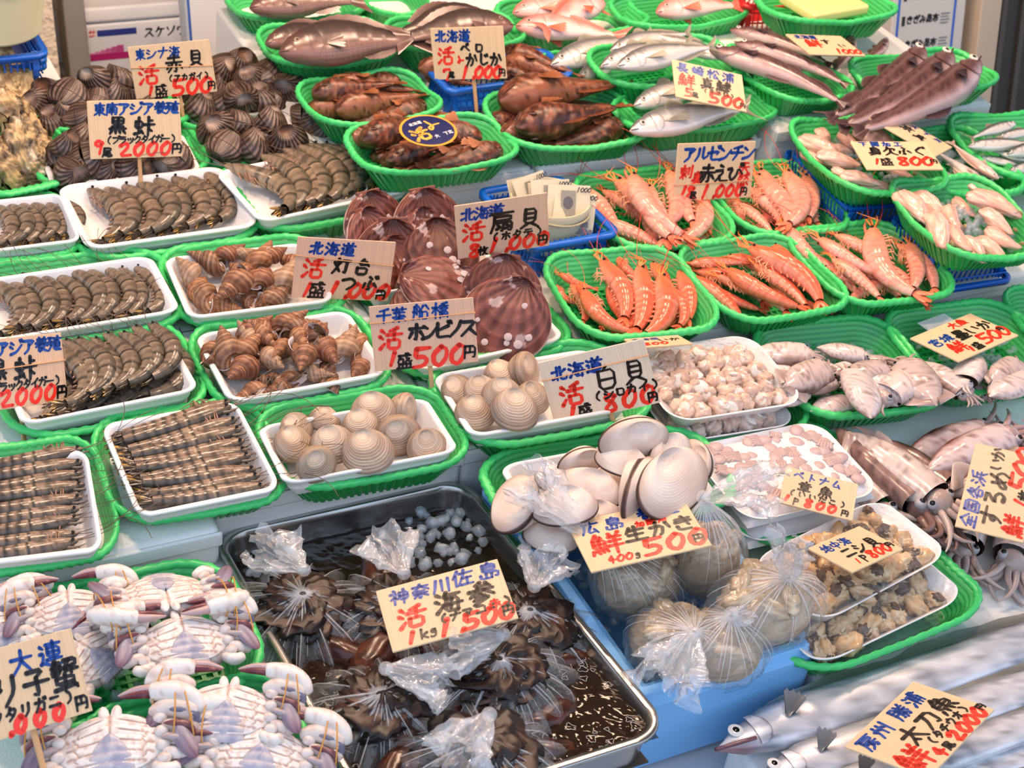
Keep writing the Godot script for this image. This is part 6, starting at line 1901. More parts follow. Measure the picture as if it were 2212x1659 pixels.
		m.add_surface_from_arrays(Mesh.PRIMITIVE_TRIANGLES, arr)
		return m

# ---------------------------------------------------------------- small helpers
func rgb(r: int, g: int, b: int) -> Color:
	return Color8(r, g, b)

func nz(p: Vector3, f := 1.0) -> float:
	return noise.get_noise_3dv(p * f)

func rr_at(w: float, d: float, r: float, t: float) -> Vector2:   # a point on a rounded rectangle, t in 0..1 by length
	var a := w - 2 * r
	var b := d - 2 * r
	var q := PI * r / 2
	var s := fposmod(t, 1.0) * (2 * a + 2 * b + 4 * q)
	var side := [[b, q, Vector2(w / 2, -b / 2), Vector2(0, 1), Vector2(w / 2 - r, b / 2), 0.0], [a, q, Vector2(a / 2, d / 2), Vector2(-1, 0), Vector2(-a / 2, d / 2 - r), PI / 2],
		[b, q, Vector2(-w / 2, b / 2), Vector2(0, -1), Vector2(-w / 2 + r, -b / 2), PI], [a, q, Vector2(-a / 2, -d / 2), Vector2(1, 0), Vector2(a / 2, -d / 2 + r), 1.5 * PI]]
	for k in side:
		if s <= k[0]:
			return k[2] + k[3] * s
		s -= k[0]
		if s <= q:
			var g: float = k[5] + s / r
			return k[4] + Vector2(cos(g), sin(g)) * r
		s -= q
	return Vector2(w / 2, -b / 2)

func shell(m: MB, w: float, d: float, r: float, prof: Array, col, per := 9, cap := true) -> void:   # prof: [inset, y] from the outside bottom over the rim to the inside bottom
	var rings := []
	for p in prof:
		var ring := PackedVector3Array()
		var ri := maxf(r - p[0], 0.003)
		var hw: float = w / 2 - p[0] - ri
		var hd: float = d / 2 - p[0] - ri
		for q in 4:
			for i in per:
				var a := q * PI / 2 + PI / 2 * i / (per - 1)
				ring.append(Vector3((hw if q == 0 or q == 3 else -hw) + ri * cos(a), p[1], (hd if q < 2 else -hd) + ri * sin(a)))
		rings.append(ring)
	m.loft(rings, col if col is Array else [col], true, cap, cap)

var mats := {}
func mat(key: String, rough := 0.5, opt := {}) -> StandardMaterial3D:   # one material per key; colours sit on the vertices
	if mats.has(key):
		return mats[key]
	var s := StandardMaterial3D.new()
	s.resource_name = key
	s.vertex_color_use_as_albedo = true
	s.vertex_color_is_srgb = true
	s.roughness = rough
	s.cull_mode = BaseMaterial3D.CULL_DISABLED
	for k in opt:
		s.set(k, opt[k])
	mats[key] = s
	return s

func noise_tex(freq: float, size := 256, normal := false, strength := 4.0, kind := FastNoiseLite.TYPE_SIMPLEX_SMOOTH) -> NoiseTexture2D:
	var t := NoiseTexture2D.new()
	t.width = size
	t.height = size
	t.seamless = true
	var n := FastNoiseLite.new()
	n.seed = 7
	n.noise_type = kind
	n.frequency = freq
	t.noise = n
	t.as_normal_map = normal
	t.bump_strength = strength
	return t

func at(p: Vector3, yaw := 0.0, roll := 0.0, pitch := 0.0, s := 1.0) -> Transform3D:   # a place in the stall's own frame
	return Transform3D(Basis(Vector3.UP, yaw) * Basis(Vector3.RIGHT, pitch) * Basis(Vector3.BACK, roll) * Basis.from_scale(Vector3(s, s, s)), p)

var taken := {}
func numbered(called: String) -> String:
	taken[called] = taken.get(called, -1) + 1
	return called if taken[called] == 0 else "%s_%03d" % [called, taken[called]]

func tag(o: Node3D, label: String, category: String, group := "", kind := "") -> void:
	o.set_meta("label", label)
	if category:
		o.set_meta("category", category)
	if group:
		o.set_meta("group", group)
	if kind:
		o.set_meta("kind", kind)

func thing(called: String, xf: Transform3D, label := "", category := "", group := "", in_world := false) -> Node3D:
	var o := Node3D.new()
	o.name = numbered(called)
	add_child(o)
	o.transform = xf if in_world else M * xf
	if label:
		tag(o, label, category, group)
	return o

func part(called: String, m, ma: Material, parent: Node3D, xf := Transform3D.IDENTITY, kind := "") -> MeshInstance3D:
	var o := MeshInstance3D.new()
	o.name = called
	o.mesh = m.mesh() if m is MB else m
	o.material_override = ma
	o.transform = xf
	if kind:
		o.set_meta("kind", kind)
	parent.add_child(o, true)
	return o

func solo(called: String, m, ma: Material, xf: Transform3D, label: String, category: String, group := "", kind := "", in_world := false) -> MeshInstance3D:
	var o := MeshInstance3D.new()
	o.name = numbered(called)
	o.mesh = m.mesh() if m is MB else m
	o.material_override = ma
	add_child(o)
	o.transform = xf if in_world else M * xf
	tag(o, label, category, group, kind)
	return o

func copy(proto: Node3D, called: String, xf: Transform3D, category: String, group := "") -> Node3D:
	var o: Node3D = proto.duplicate()
	o.name = numbered(called)
	add_child(o)
	o.transform = M * xf
	o.set_meta("category", category)
	if group:
		o.set_meta("group", group)
	return o

const NTH := ["", "second ", "third ", "fourth ", "fifth ", "sixth ", "seventh ", "eighth ", "ninth ", "tenth ", "eleventh ", "twelfth "]
func nth(i: int, n: int) -> String:
	return "leftmost %s" if i == 0 else "rightmost %s" if i == n - 1 else NTH[i] + "%s from left"

func name_rows(list: Array, what: String, where: String, per_row := 6, down := false) -> void:   # a label of its own for every thing of a pile, by its row and its place in the row
	var inv := M.affine_inverse()
	var l := list.duplicate()
	l.sort_custom(func(a, b): return (inv * a.position).z < (inv * b.position).z)
	if down:
		for i in l.size():
			l[i].set_meta("label", (("backmost %s" if i == 0 else "frontmost %s" if i == l.size() - 1 else NTH[i] + "%s from back") % what) + ", " + where)
		return
	var rows := maxi(1, ceili(float(l.size()) / per_row))
	var k := 0
	for r in rows:
		var n := (l.size() * (r + 1)) / rows - (l.size() * r) / rows
		var row := l.slice(k, k + n)
		k += n
		row.sort_custom(func(a, b): return (inv * a.position).x < (inv * b.position).x)
		var rn: String = "" if rows == 1 else "back row, " if r == 0 else "front row, " if r == rows - 1 else "middle row, " if rows == 3 else NTH[r] + "row, "
		for i in row.size():
			row[i].set_meta("label", (nth(i, row.size()) % what) + ", " + rn + where)
# ---------------------------------------------------------------- where things lie, in stall coordinates
var BASKETS := [
	["redfishA", .0651, -1.0465, .2136, .1487, -.0157, .05, .1, "behind the dark sea bream, with its far half cut by the picture edge"],
	["redfishB", .2411, -1.0287, .1091, .1425, -.102, .05, .1, "at the top edge between two fish baskets"],
	["bream", .0485, -.8414, .1966, .1382, .0153, .06, .11, "holding the dark sea bream on the left"],
	["bream2", .2834, -.8345, .2106, .1165, -.0392, .06, .11, "holding the dark sea bream behind the 1,000 yen sculpin sign"],
	["snapper", .5328, -.8589, .2434, .1365, .0169, .06, .11, "holding the red snapper"],
	["snapper2", .7403, -.8249, .2303, .1236, .0443, .07, .12, "holding pale fish right of the red snapper"],
	["roe", .9723, -.6979, .2303, .144, -.0388, .12, .17, "holding the yellow block above the pollock"],
	["gobyL", .0481, -.6517, .1903, .1435, .0831, .055, .1, "full of sculpins on the left, behind the round sticker"],
	["gobyS", .0843, -.4836, .2262, .1385, -.0149, .055, .1, "full of sculpins with the round sticker on them"],
	["gobyR", .3394, -.5145, .2198, .1721, -.0559, .055, .1, "full of sculpins right of the round sticker"],
	["ajiL", .503, -.6658, .2069, .1173, -.0446, .055, .1, "under the horse mackerel behind the blue crate"],
	["ajiC", .5835, -.6071, .2412, .1403, .053, .08, .13, "holding horse mackerel behind the 500 yen sign"],
	["ajiF", .5735, -.4883, .2492, .1117, -.0411, .055, .1, "holding horse mackerel under the tilted 500 yen sign"],
	["pollL", .7858, -.5285, .1525, .191, -.009, .085, .13, "under the left pollock heads"],
	["pollR", 1.0385, -.4665, .2378, .1325, .0055, .085, .13, "under the right pollock"],
	["fugu", .7756, -.273, .1824, .2178, -.1096, .06, .105, "of skinned fish on ice under the 800 yen sign"],
	["croak", .9447, -.2473, .1705, .1994, -.186, .03, .085, "of silver fish beside the skinned fish"],
	["sard", 1.1212, -.2468, .23, .2038, -.1521, .04, .09, "of sardines at the right edge"],
	["fugu2", .8163, -.0578, .1774, .2063, -.1343, .06, .105, "of skinned fish on the lower blue crate"],
	["ebiA", .3923, -.3006, .1896, .202, -.0656, 0, .045, "of frosted red prawns left of the 18 for 1,000 yen sign"],
	["ebiB", .6117, -.2778, .1754, .1949, -.1574, 0, .045, "of frosted red prawns right of the 18 for 1,000 yen sign"],
	["ebiC", .235, -.0982, .1956, .1938, -.1264, 0, .045, "of red prawns nearest the scallops"],
	["ebiD", .4523, -.0759, .193, .1832, -.0268, 0, .045, "of red prawns in the middle of the front prawn row"],
	["ebiE", .6463, -.0649, .1906, .1894, -.08, 0, .045, "of frosted red prawns beside the lower blue crate"],
	["ikaL", .492, .1042, .2094, .1998, -.1546, -.05, 0, "of small squid right of the wrapped octopus"],
	["ikaR", .72, .1229, .2113, .1901, -.1152, -.05, 0, "of small squid under the sign lying at the right"],
	["far", .9365, .1058, .1843, .1367, -.3243, -.05, 0, "cut by the right edge beside the squid"],
	["akaA", -.3215, -.8351, .2142, .1498, -.066, 0, .04, "of ark shells farthest back on the left"],
	["akaB", -.3527, -.694, .2326, .1648, .0311, -.01, .03, "under the ark shells behind the 2,000 yen sign"],
	["oyster", -.5171, -.7334, .1628, .2348, .2214, 0, .04, "of big rough oysters at the left edge"],
	["akaC", -.124, -.7928, .1905, .1326, -.0314, -.01, .035, "under the ark shells right of the 500 yen sign"],
	["akaD", -.1065, -.6896, .2224, .1198, .0266, -.025, .02, "under the ark shells in front of the sculpins"],
	["t1", -.3426, -.5108, .2405, .1844, .0358, -.02, .025, "under the prawn tray in front of the 2,000 yen sign"],
	["t2", -.0912, -.5181, .243, .1803, .1036, -.02, .03, "under the prawn tray beside the sculpins"],
	["t3", -.536, -.5233, .1278, .1504, -.0284, -.02, .025, "under the prawn tray at the left edge, second row"],
	["t13", -.5105, -.3298, .2445, .1777, -.0374, -.02, .025, "under the prawn tray left of the upper whelks"],
	["t14", -.5263, -.1503, .2228, .1818, .0177, -.02, .02, "under the prawn tray behind the cut sign"],
	["t15", -.4641, .0433, .1873, .1797, -.0794, -.02, .02, "under the tray of straight striped prawns left of the clams"],
	["t16", -.6555, .0655, .1517, .1919, -.0874, -.02, .02, "under the tray of straight striped prawns at the left edge"],
	["w1", -.2666, -.3029, .2116, .1823, -.0729, -.02, .025, "under the upper tray of whelks"],
	["w2", -.2782, -.1147, .2134, .1737, -.0093, -.02, .025, "under the lower tray of whelks"],
	["c1", -.2502, .0727, .2183, .1471, -.0537, -.02, .025, "under the tray of hard clams nearest the steel pan"],
	["c2", .0116, .0568, .244, .1648, -.0329, -.02, .025, "under the tray of hard clams beside the white clam sign"],
	["h1", -.0157, -.2673, .2152, .1007, -.023, -.02, .02, "under the scallops at the back"],
	["h2", -.0142, -.108, .2325, .1555, .0417, -.02, .02, "under the front scallops"],
	["oct", .2779, .0941, .2032, .1662, -.1161, -.055, -.015, "under the two wrapped octopus trays"],
	["surf", .0295, .223, .2796, .148, -.09, -.045, 0, "of pale surf clams in the back of the blue foam box"],
	["baby", .2873, .254, .215, .1989, -.0521, -.075, -.04, "under the frosted baby octopus trays"],
	["nishi", .2577, .4886, .268, .1295, .0758, -.085, -.045, "under the wrapped whelk meat trays"],
	["crab1", -.6101, .28, .2435, .1823, -.0386, -.06, -.015, "of crabs behind the crab sign"],
	["crab2", -.5815, .4509, .1951, .1373, -.0256, -.06, -.01, "of crabs at the bottom left corner"],
]
var TRAYS := [
	["t1", -.3443, -.5031, .2402, .1724, .0007, .015, .045, "of curled prawns below the 2,000 yen sign"],
	["t2", -.1001, -.499, .2485, .1523, .1264, .025, .055, "of curled prawns next to the sculpins"],
	["t3", -.5429, -.5074, .136, .1279, -.0244, .015, .045, "of curled prawns at the left edge"],
	["t13", -.5193, -.3028, .2422, .1373, .0045, .015, .045, "of curled prawns left of the upper whelks"],
	["t14", -.5323, -.1197, .2091, .1261, .0284, .01, .045, "of curled prawns behind the cut sign"],
	["t15", -.4707, .0661, .1611, .1685, -.0135, .01, .045, "of straight striped prawns left of the clams"],
	["t16", -.6693, .0935, .1447, .1693, -.1478, .01, .045, "of straight striped prawns at the left edge"],
	["akaB", -.3588, -.6633, .2143, .1185, -.0509, .01, .04, "of ark shells behind the 2,000 yen sign"],
	["akaC", -.1286, -.8027, .1712, .1089, -.0899, .015, .045, "of ark shells right of the 500 yen sign"],
	["akaD", -.1083, -.6804, .2066, .1084, .0052, 0, .03, "of ark shells behind the long prawn tray"],
	["w1", -.2803, -.28, .1939, .1455, -.0608, .015, .045, "of whelks, the upper one"],
	["w2", -.2849, -.0951, .2041, .1455, -.0047, .015, .045, "of whelks, the lower one"],
	["c1", -.2667, .0971, .2134, .1084, -.0284, .015, .045, "of hard clams nearest the steel pan"],
	["c2", -.0115, .0738, .2214, .1287, -.033, .015, .045, "of hard clams beside the white clam sign"],
	["h1", -.0251, -.2506, .2025, .0882, .0227, .01, .04, "under the back scallops"],
	["h2", -.0247, -.0912, .2154, .1321, .0583, .01, .04, "under the front scallops"],
	["surf", .0143, .2407, .2351, .1186, -.0528, -.01, .02, "of pale surf clams"],
]
var PACKS := [
	["oct", .2574, .1026, .1938, .1549, -.0788, 0, .03, "wrapped octopus pieces, the upper pack"],
	["oct2", .2515, .1213, .1827, .1325, -.0834, -.03, 0, "wrapped octopus pieces, the lower pack"],
	["baby", .265, .2764, .1984, .1489, -.0259, -.03, 0, "frosted baby octopus, the upper pack"],
	["baby2", .265, .2864, .1897, .1463, -.0349, -.06, -.03, "frosted baby octopus, the lower pack"],
	["nishi", .2492, .4486, .2278, .1165, .1998, -.03, 0, "wrapped whelk meat, the upper pack"],
	["nishi2", .243, .4917, .2428, .1117, .1399, -.06, -.03, "wrapped whelk meat, the lower pack"],
]
var SIGNS := [
	["S1", .8918, .2047, .4034, -.0593, .937, -.3442, -.4485, .2831, .8478, -.2379, .1167, -.7859, .131, .0834, .06],
	["S2", .9823, .0076, .1871, .0637, .926, -.372, -.1761, .3774, .9092, -.3473, .116, -.6082, .1348, .0859, .05],
	["S3", .6174, .3037, .7257, -.0363, .9325, -.3593, -.7858, .1955, .5868, .2142, .1665, -.6443, .1325, .0844, .07],
	["S4", .9374, -.1749, .3013, .3462, .3725, -.861, .0384, .9114, .4097, .5448, .1804, -.4246, .1256, .08, 0],
	["S5", .9932, -.1155, .0174, .0196, .0176, -.9997, .1151, .9932, .0197, .8562, .1725, -.5312, .1232, .0785, 0],
	["S6", .996, -.0613, .0658, .0785, .949, -.3052, -.0437, .3091, .95, .4986, .0954, -.3025, .1433, .0913, .09],
	["S7", .958, .0262, .2854, .2837, .0554, -.9573, -.0408, .9981, .0457, .759, .1504, -.1895, .1287, .082, 0],
	["S8", .4507, -.1457, .8807, .8688, -.1549, -.4703, .205, .9771, .0568, .8481, .1411, -.2634, .1277, .0813, 0],
	["S9", .959, .1563, .2365, -.1332, .9849, -.1105, -.2502, .0744, .9653, .0599, .1306, -.1872, .133, .0847, .06],
	["S10", .9739, -.1024, .2024, .1449, .9674, -.2079, -.1745, .2318, .957, -.163, .0756, -.2211, .1382, .088, .06],
	["S11", .9224, .1624, .3503, -.0057, .9129, -.4081, -.3861, .3745, .843, -.1329, .0977, -.017, .1357, .0864, .08],
	["S12", .8158, .3956, .4218, -.2108, .8826, -.4202, -.5385, .2539, .8035, .0546, .079, .1245, .1415, .0901, .06],
	["S13", .9299, -.2519, -.2679, .0674, .8331, -.5491, .3615, .4925, .7917, -.6332, .0789, -.11, .1343, .0855, .08],
	["S14", .9568, .2231, .1865, .1794, .0522, -.9824, -.2289, .9734, .0099, -.2978, .0749, .4236, .1375, .0876, 0],
	["S15", .9729, .1503, .1758, .1901, -.0865, -.9779, -.1318, .9848, -.1127, -.0308, .0629, .382, .1463, .0932, 0],
	["S16", .7669, -.0055, .6417, .6225, .2489, -.742, -.1556, .9685, .1943, .2537, .0304, .3601, .093, .0592, 0],
	["S17", .9599, -.1424, -.2416, -.2642, -.1709, -.9492, .0939, .9749, -.2016, .2325, .0353, .4663, .1044, .0665, 0],
	["S18", .9811, -.0001, -.1933, -.1909, -.1577, -.9689, -.0303, .9875, -.1548, .6733, .0358, .1362, .1389, .0884, 0],
	["S19", .6703, .351, -.6538, -.6668, -.1018, -.7382, -.3257, .9308, .1658, .4534, .0614, .461, .1309, .0834, 0],
	["S20", .9255, -.0638, -.3734, -.3746, -.3, -.8773, -.056, .9518, -.3016, .1678, -.0132, .6967, .1567, .0998, 0],
	["S21", .9454, -.2105, -.2488, -.0431, .676, -.7357, .3231, .7062, .63, -.7414, .0948, .4085, .1316, .0839, .1],
	["S22", .9845, .0056, .1751, .1639, -.3817, -.9096, .0618, .9243, -.3767, .197, .0602, .0415, .0809, .0515, 0],
	["S23", .957, .2063, .2037, .257, -.2786, -.9254, -.1341, .938, -.3197, .6337, .0466, -.4646, .0807, .0514, 0],
]
var PRAWN_T1 := [
	[-.4278, -.5887, -.4385, -.4465, .035],
	[-.4029, -.5957, -.4139, -.4484, .035],
	[-.3779, -.5936, -.3894, -.448, .035],
	[-.3543, -.5928, -.3664, -.4509, .035],
	[-.3273, -.597, -.3402, -.4567, .035],
	[-.3011, -.5951, -.3156, -.4553, .035],
	[-.2747, -.5974, -.2896, -.4629, .035],
	[-.2514, -.6001, -.2649, -.4625, .035],
]
var PRAWN_T2 := [
	[-.2248, -.5732, -.1771, -.4271, .056],
	[-.1548, -.5988, -.1605, -.4357, .05],
	[-.1326, -.5991, -.1397, -.444, .05],
	[-.1143, -.6083, -.1204, -.4465, .05],
	[-.0888, -.6122, -.0964, -.4492, .05],
	[-.0719, -.6129, -.0768, -.4567, .05],
	[-.0492, -.6139, -.0532, -.4643, .05],
	[-.0261, -.6155, -.0326, -.469, .05],
	[-.0056, -.617, -.0089, -.4685, .05],
]
var PRAWN_T3 := [
	[-.5672, -.5877, -.5834, -.4763, .035],
	[-.5504, -.5832, -.5647, -.4756, .035],
	[-.5331, -.5827, -.5416, -.4766, .035],
	[-.5168, -.579, -.5233, -.4754, .035],
	[-.4952, -.5769, -.4972, -.4821, .035],
	[-.4779, -.5804, -.4778, -.4832, .035],
]
var PRAWN_T13 := [
	[-.616, -.3868, -.621, -.2627, .035],
	[-.593, -.387, -.5974, -.2646, .035],
	[-.5716, -.3893, -.5803, -.263, .035],
	[-.5493, -.3875, -.5551, -.2651, .035],
	[-.5279, -.3845, -.5359, -.2622, .035],
	[-.505, -.3827, -.5158, -.2647, .035],
	[-.484, -.3823, -.4966, -.2582, .035],
	[-.4588, -.3792, -.4742, -.2641, .035],
	[-.4391, -.3722, -.4535, -.2602, .035],
	[-.4193, -.3737, -.4299, -.2552, .035],
]
var PRAWN_T14A := [
	[-.5799, -.192, -.5864, -.0685, .055],
	[-.5614, -.1955, -.569, -.0754, .055],
	[-.5441, -.1958, -.5534, -.0777, .055],
	[-.5237, -.1931, -.5392, -.0792, .055],
	[-.5062, -.1987, -.5232, -.0805, .055],
	[-.4862, -.1961, -.5037, -.0835, .055],
	[-.4659, -.2029, -.486, -.0908, .055],
	[-.4447, -.2016, -.4701, -.0898, .055],
]
var PRAWN_T14B := [
	[-.5995, -.1749, -.6123, -.0832, .03],
	[-.5793, -.177, -.595, -.0815, .03],
	[-.5539, -.1795, -.5767, -.0799, .03],
	[-.5284, -.1827, -.5568, -.0784, .03],
	[-.5017, -.1867, -.5359, -.0799, .03],
	[-.4804, -.1885, -.5162, -.0812, .03],
	[-.4515, -.1923, -.4996, -.0811, .03],
	[-.4262, -.1986, -.477, -.0807, .03],
]
var PRAWN_T15 := [
	[-.3886, -.0236, -.5311, -.008, .04],
	[-.3903, -.0119, -.5328, .0057, .04],
	[-.3914, .0111, -.5326, .0219, .04],
	[-.3922, .032, -.5323, .036, .04],
	[-.396, .0518, -.5332, .049, .04],
	[-.3982, .0699, -.5343, .0639, .04],
	[-.3976, .083, -.5344, .0824, .04],
	[-.3993, .1063, -.535, .0926, .04],
	[-.3998, .1226, -.5314, .1077, .04],
	[-.3996, .137, -.5326, .1235, .04],
]
var PRAWN_T16 := [
	[-.5816, .0127, -.7098, .0026, .04],
	[-.5869, .0307, -.7153, .0219, .04],
	[-.5936, .0508, -.7219, .044, .04],
	[-.5958, .069, -.7244, .0607, .04],
	[-.6031, .0917, -.7298, .0791, .04],
	[-.6111, .1096, -.7332, .0955, .04],
	[-.615, .1291, -.7369, .1111, .04],
	[-.6225, .1471, -.7435, .1318, .04],
	[-.6254, .1607, -.7494, .148, .04],
]
var EBI_C := [
	[.164, -.187, .1966, -.1392, .045],
	[.173, -.1643, .1484, -.0768, .035],
	[.2299, -.1815, .1963, -.0448, .05],
	[.1697, -.1238, .1865, -.0143, .05],
	[.2745, -.1506, .1966, -.0161, .05],
	[.2945, -.1184, .202, .0026, .052],
	[.2737, -.2042, .2834, -.1352, .045],
	[.2984, -.1103, .27, -.014, .045],
	[.3449, -.1391, .2956, -.0286, .04],
	[.1843, -.1232, .1915, -.0596, .03],
	[.3228, -.18, .2909, -.0848, .035],
	[.1609, -.13, .1718, -.0654, .03],
	[.2344, -.152, .2107, -.0344, .035],
	[.3025, -.0892, .2843, -.0323, .03],
	[.2523, -.0881, .185, -.0309, .04],
	[.1574, -.1818, .1676, -.128, .03],
	[.343, -.1161, .2642, -.0382, .03],
]
var EBI_D := [
	[.4674, -.144, .5006, .0065, .055],
	[.3988, -.1051, .455, .0085, .055],
	[.3854, -.1039, .4437, .0024, .045],
	[.3663, -.1463, .4547, -.1325, .045],
	[.5364, -.168, .5558, -.0691, .04],
	[.4609, -.1172, .4801, -.0021, .045],
	[.3777, -.1459, .4409, -.0494, .03],
	[.3709, -.1082, .4233, -.0353, .03],
	[.4478, -.1657, .5007, -.09, .035],
	[.4639, -.1489, .5338, -.0487, .03],
	[.4847, -.1024, .5215, -.0069, .03],
	[.3636, -.1366, .3853, -.0275, .03],
	[.5454, -.154, .5633, -.0535, .03],
]
var EBI_E := [
	[.5976, -.1433, .6359, -.0334, .055],
	[.6384, -.152, .666, -.0547, .05],
	[.5835, -.0859, .5965, .0213, .055],
	[.6996, -.1301, .6517, .0384, .06],
	[.745, -.0944, .6739, .0121, .05],
	[.7306, -.1038, .7157, .0161, .045],
	[.5737, -.1983, .5709, -.0785, .05],
	[.6263, -.0818, .6538, .0066, .035],
	[.5752, -.1458, .5989, -.0301, .03],
	[.5572, -.082, .5869, -.0139, .03],
	[.6796, -.0807, .6856, .0288, .035],
	[.6702, -.1315, .6615, -.0232, .04],
	[.6742, -.0355, .5758, -.0105, .03],
	[.7315, -.0744, .7527, -.0133, .03],
]
var EBI_A := [
	[.3599, -.3702, .3547, -.2008, .06],
	[.3175, -.4017, .3191, -.2834, .04],
	[.3861, -.3697, .3766, -.1975, .065],
	[.2821, -.299, .3517, -.2073, .045],
	[.4596, -.3818, .3805, -.2471, .06],
	[.4875, -.3777, .4313, -.2422, .055],
	[.49, -.3028, .3926, -.21, .045],
	[.3519, -.3941, .3788, -.2904, .035],
	[.4015, -.3265, .3571, -.1944, .07],
	[.5031, -.354, .4623, -.2451, .04],
	[.3686, -.3608, .3879, -.2321, .03],
	[.3914, -.2811, .4505, -.2365, .03],
	[.3912, -.3399, .3481, -.236, .03],
	[.497, -.2972, .4245, -.2222, .03],
	[.3201, -.3735, .3259, -.2701, .03],
	[.4747, -.3331, .4887, -.2697, .03],
]
var EBI_B := [
	[.5996, -.3277, .5723, -.1845, .06],
	[.6284, -.3485, .5942, -.1988, .055],
	[.6503, -.3184, .5711, -.1821, .065],
	[.6936, -.3161, .6287, -.2043, .055],
	[.5206, -.2978, .5254, -.2197, .045],
	[.54, -.281, .5475, -.1937, .05],
	[.5769, -.3172, .5706, -.1991, .05],
	[.7002, -.3034, .6526, -.2089, .04],
	[.59, -.2878, .6092, -.2081, .03],
	[.6547, -.3016, .6563, -.2102, .03],
	[.6526, -.2713, .5558, -.2225, .03],
	[.5687, -.3394, .5342, -.2576, .03],
	[.6803, -.2641, .6168, -.2061, .03],
]
var ARK_B := [
	[-.3659, .07, -.7269, .3, .5],
	[-.4315, .07, -.6694, 1, .3],
	[-.4117, .06, -.6389, 2, .5],
	[-.4376, .05, -.6202, .4, .6],
	[-.3662, .055, -.6517, 1.2, .2],
	[-.4451, .05, -.6805, 2.2, .4],
	[-.3848, .045, -.6232, .2, .9],
	[-.3543, .045, -.6258, 1, .5],
	[-.2997, .045, -.621, 2, .7],
	[-.3327, .04, -.6192, .5, .4],
	[-.2778, .045, -.6335, 1.5, .3],
	[-.3013, .05, -.6526, 2.5, .5],
	[-.4041, .06, -.6967, .2, .3],
]
var ARK_A := [
	[-.3496, .09, -.8402, 0, 1.2],
	[-.4215, .06, -.8592, .3, .5],
	[-.4412, .05, -.8427, 1.2, .3],
	[-.3948, .07, -.8247, 2, .6],
	[-.3992, .06, -.797, .5, .2],
	[-.2995, .07, -.862, 1.5, .6],
	[-.3162, .065, -.8287, .4, .9],
	[-.4244, .05, -.7906, 1, .4],
	[-.3546, .06, -.8193, 2.3, .4],
	[-.3356, .05, -.794, .3, .5],
	[-.2766, .06, -.8434, 1.1, .5],
	[-.27, .05, -.7869, .6, .7],
	[-.3869, .055, -.78, 1.8, .3],
]
var ARK_C := [
	[-.1322, .08, -.8481, 1, .5],
	[-.0968, .075, -.8651, .2, .7],
	[-.0989, .075, -.8109, .4, .6],
	[-.1476, .06, -.8317, 1.5, .8],
	[-.1305, .07, -.7615, 0, .9],
	[-.0636, .07, -.824, 2, .4],
	[-.0408, .07, -.7806, .3, 1.2],
	[-.0814, .06, -.7722, 1, .3],
	[-.1916, .055, -.7672, .6, .3],
	[-.0782, .05, -.7644, 2, .5],
	[-.1813, .05, -.8252, .5, .7],
	[-.1556, .05, -.7822, 1.3, .4],
]
var ARK_D := [
	[-.1933, .06, -.6897, .2, .9],
	[-.1515, .06, -.6958, 1, .5],
	[-.1072, .07, -.6723, .3, .5],
	[-.1989, .055, -.6349, 2, .4],
	[-.1532, .055, -.6269, .5, .3],
	[-.0971, .06, -.6256, .1, .7],
	[-.0424, .06, -.6979, .4, .9],
	[-.0267, .05, -.6597, 1.5, .5],
	[-.0377, .05, -.6835, .8, .4],
	[-.1218, .045, -.6728, 1.8, .5],
]
var CLAM_C1 := [
	[-.3281, .045, .0457, .5, .4, .9],
	[-.3448, .05, .0814, .3, .5, 1.1],
	[-.2892, .045, .0414, -.5, .3, .8],
	[-.3027, .055, .1024, .1, .5, 1.1],
	[-.3374, .062, .1381, .2, 1.1, 1],
	[-.2299, .055, .0567, -.2, .5, 1.15],
	[-.1878, .05, .0601, .6, 1.2, 1],
	[-.255, .055, .0773, .2, .4, .95],
	[-.2152, .05, .1037, -.2, 1.1, 1.15],
	[-.2695, .06, .1335, 0, .5, 1.25],
	[-.1877, .045, .131, -.3, .8, 1.05],
]
var CLAM_C2 := [
	[-.105, .05, .0408, .8, .4, .95],
	[-.104, .05, .0914, .2, .5, 1.05],
	[-.0805, .055, .0584, -.4, .5, .95],
	[-.0345, .05, .0274, .3, .3, 1],
	[-.0639, .065, .0867, -.6, .6, 1.05],
	[-.0018, .055, .0337, .9, .9, 1.1],
	[-.0176, .05, .0856, .5, .6, 1],
	[-.0631, .066, .1199, 0, .5, 1.25],
]
var SURF := [
	[-.0203, .2569, .074, .2604, .115, 1.25],
	[-.0162, .2565, .0232, .297, .1, .35],
	[-.0566, .2329, .0065, .2344, .07, 1.25],
	[-.0724, .229, -.0475, .2648, .06, .4],
	[-.0777, .2572, -.0104, .3119, .075, .45],
	[-.0299, .2706, .0264, .2612, .06, .3],
	[-.1129, .2285, -.1639, .3216, .07, .55],
	[-.1365, .3061, -.053, .3225, .085, .35],
	[-.0872, .2285, -.0679, .2532, .045, .3],
	[-.093, .3208, -.0161, .3246, .06, .5],
	[-.0325, .3494, .053, .2718, .08, 1.3],
	[.0336, .3015, .1113, .2556, .09, .7],
	[.1259, .2388, .1093, .3101, .07, .9],
	[-.0136, .3625, .0973, .3023, .1, .55],
	[-.1381, .3093, -.0848, .3375, .05, .4],
	[.081, .2309, .063, .2731, .06, .5],
]
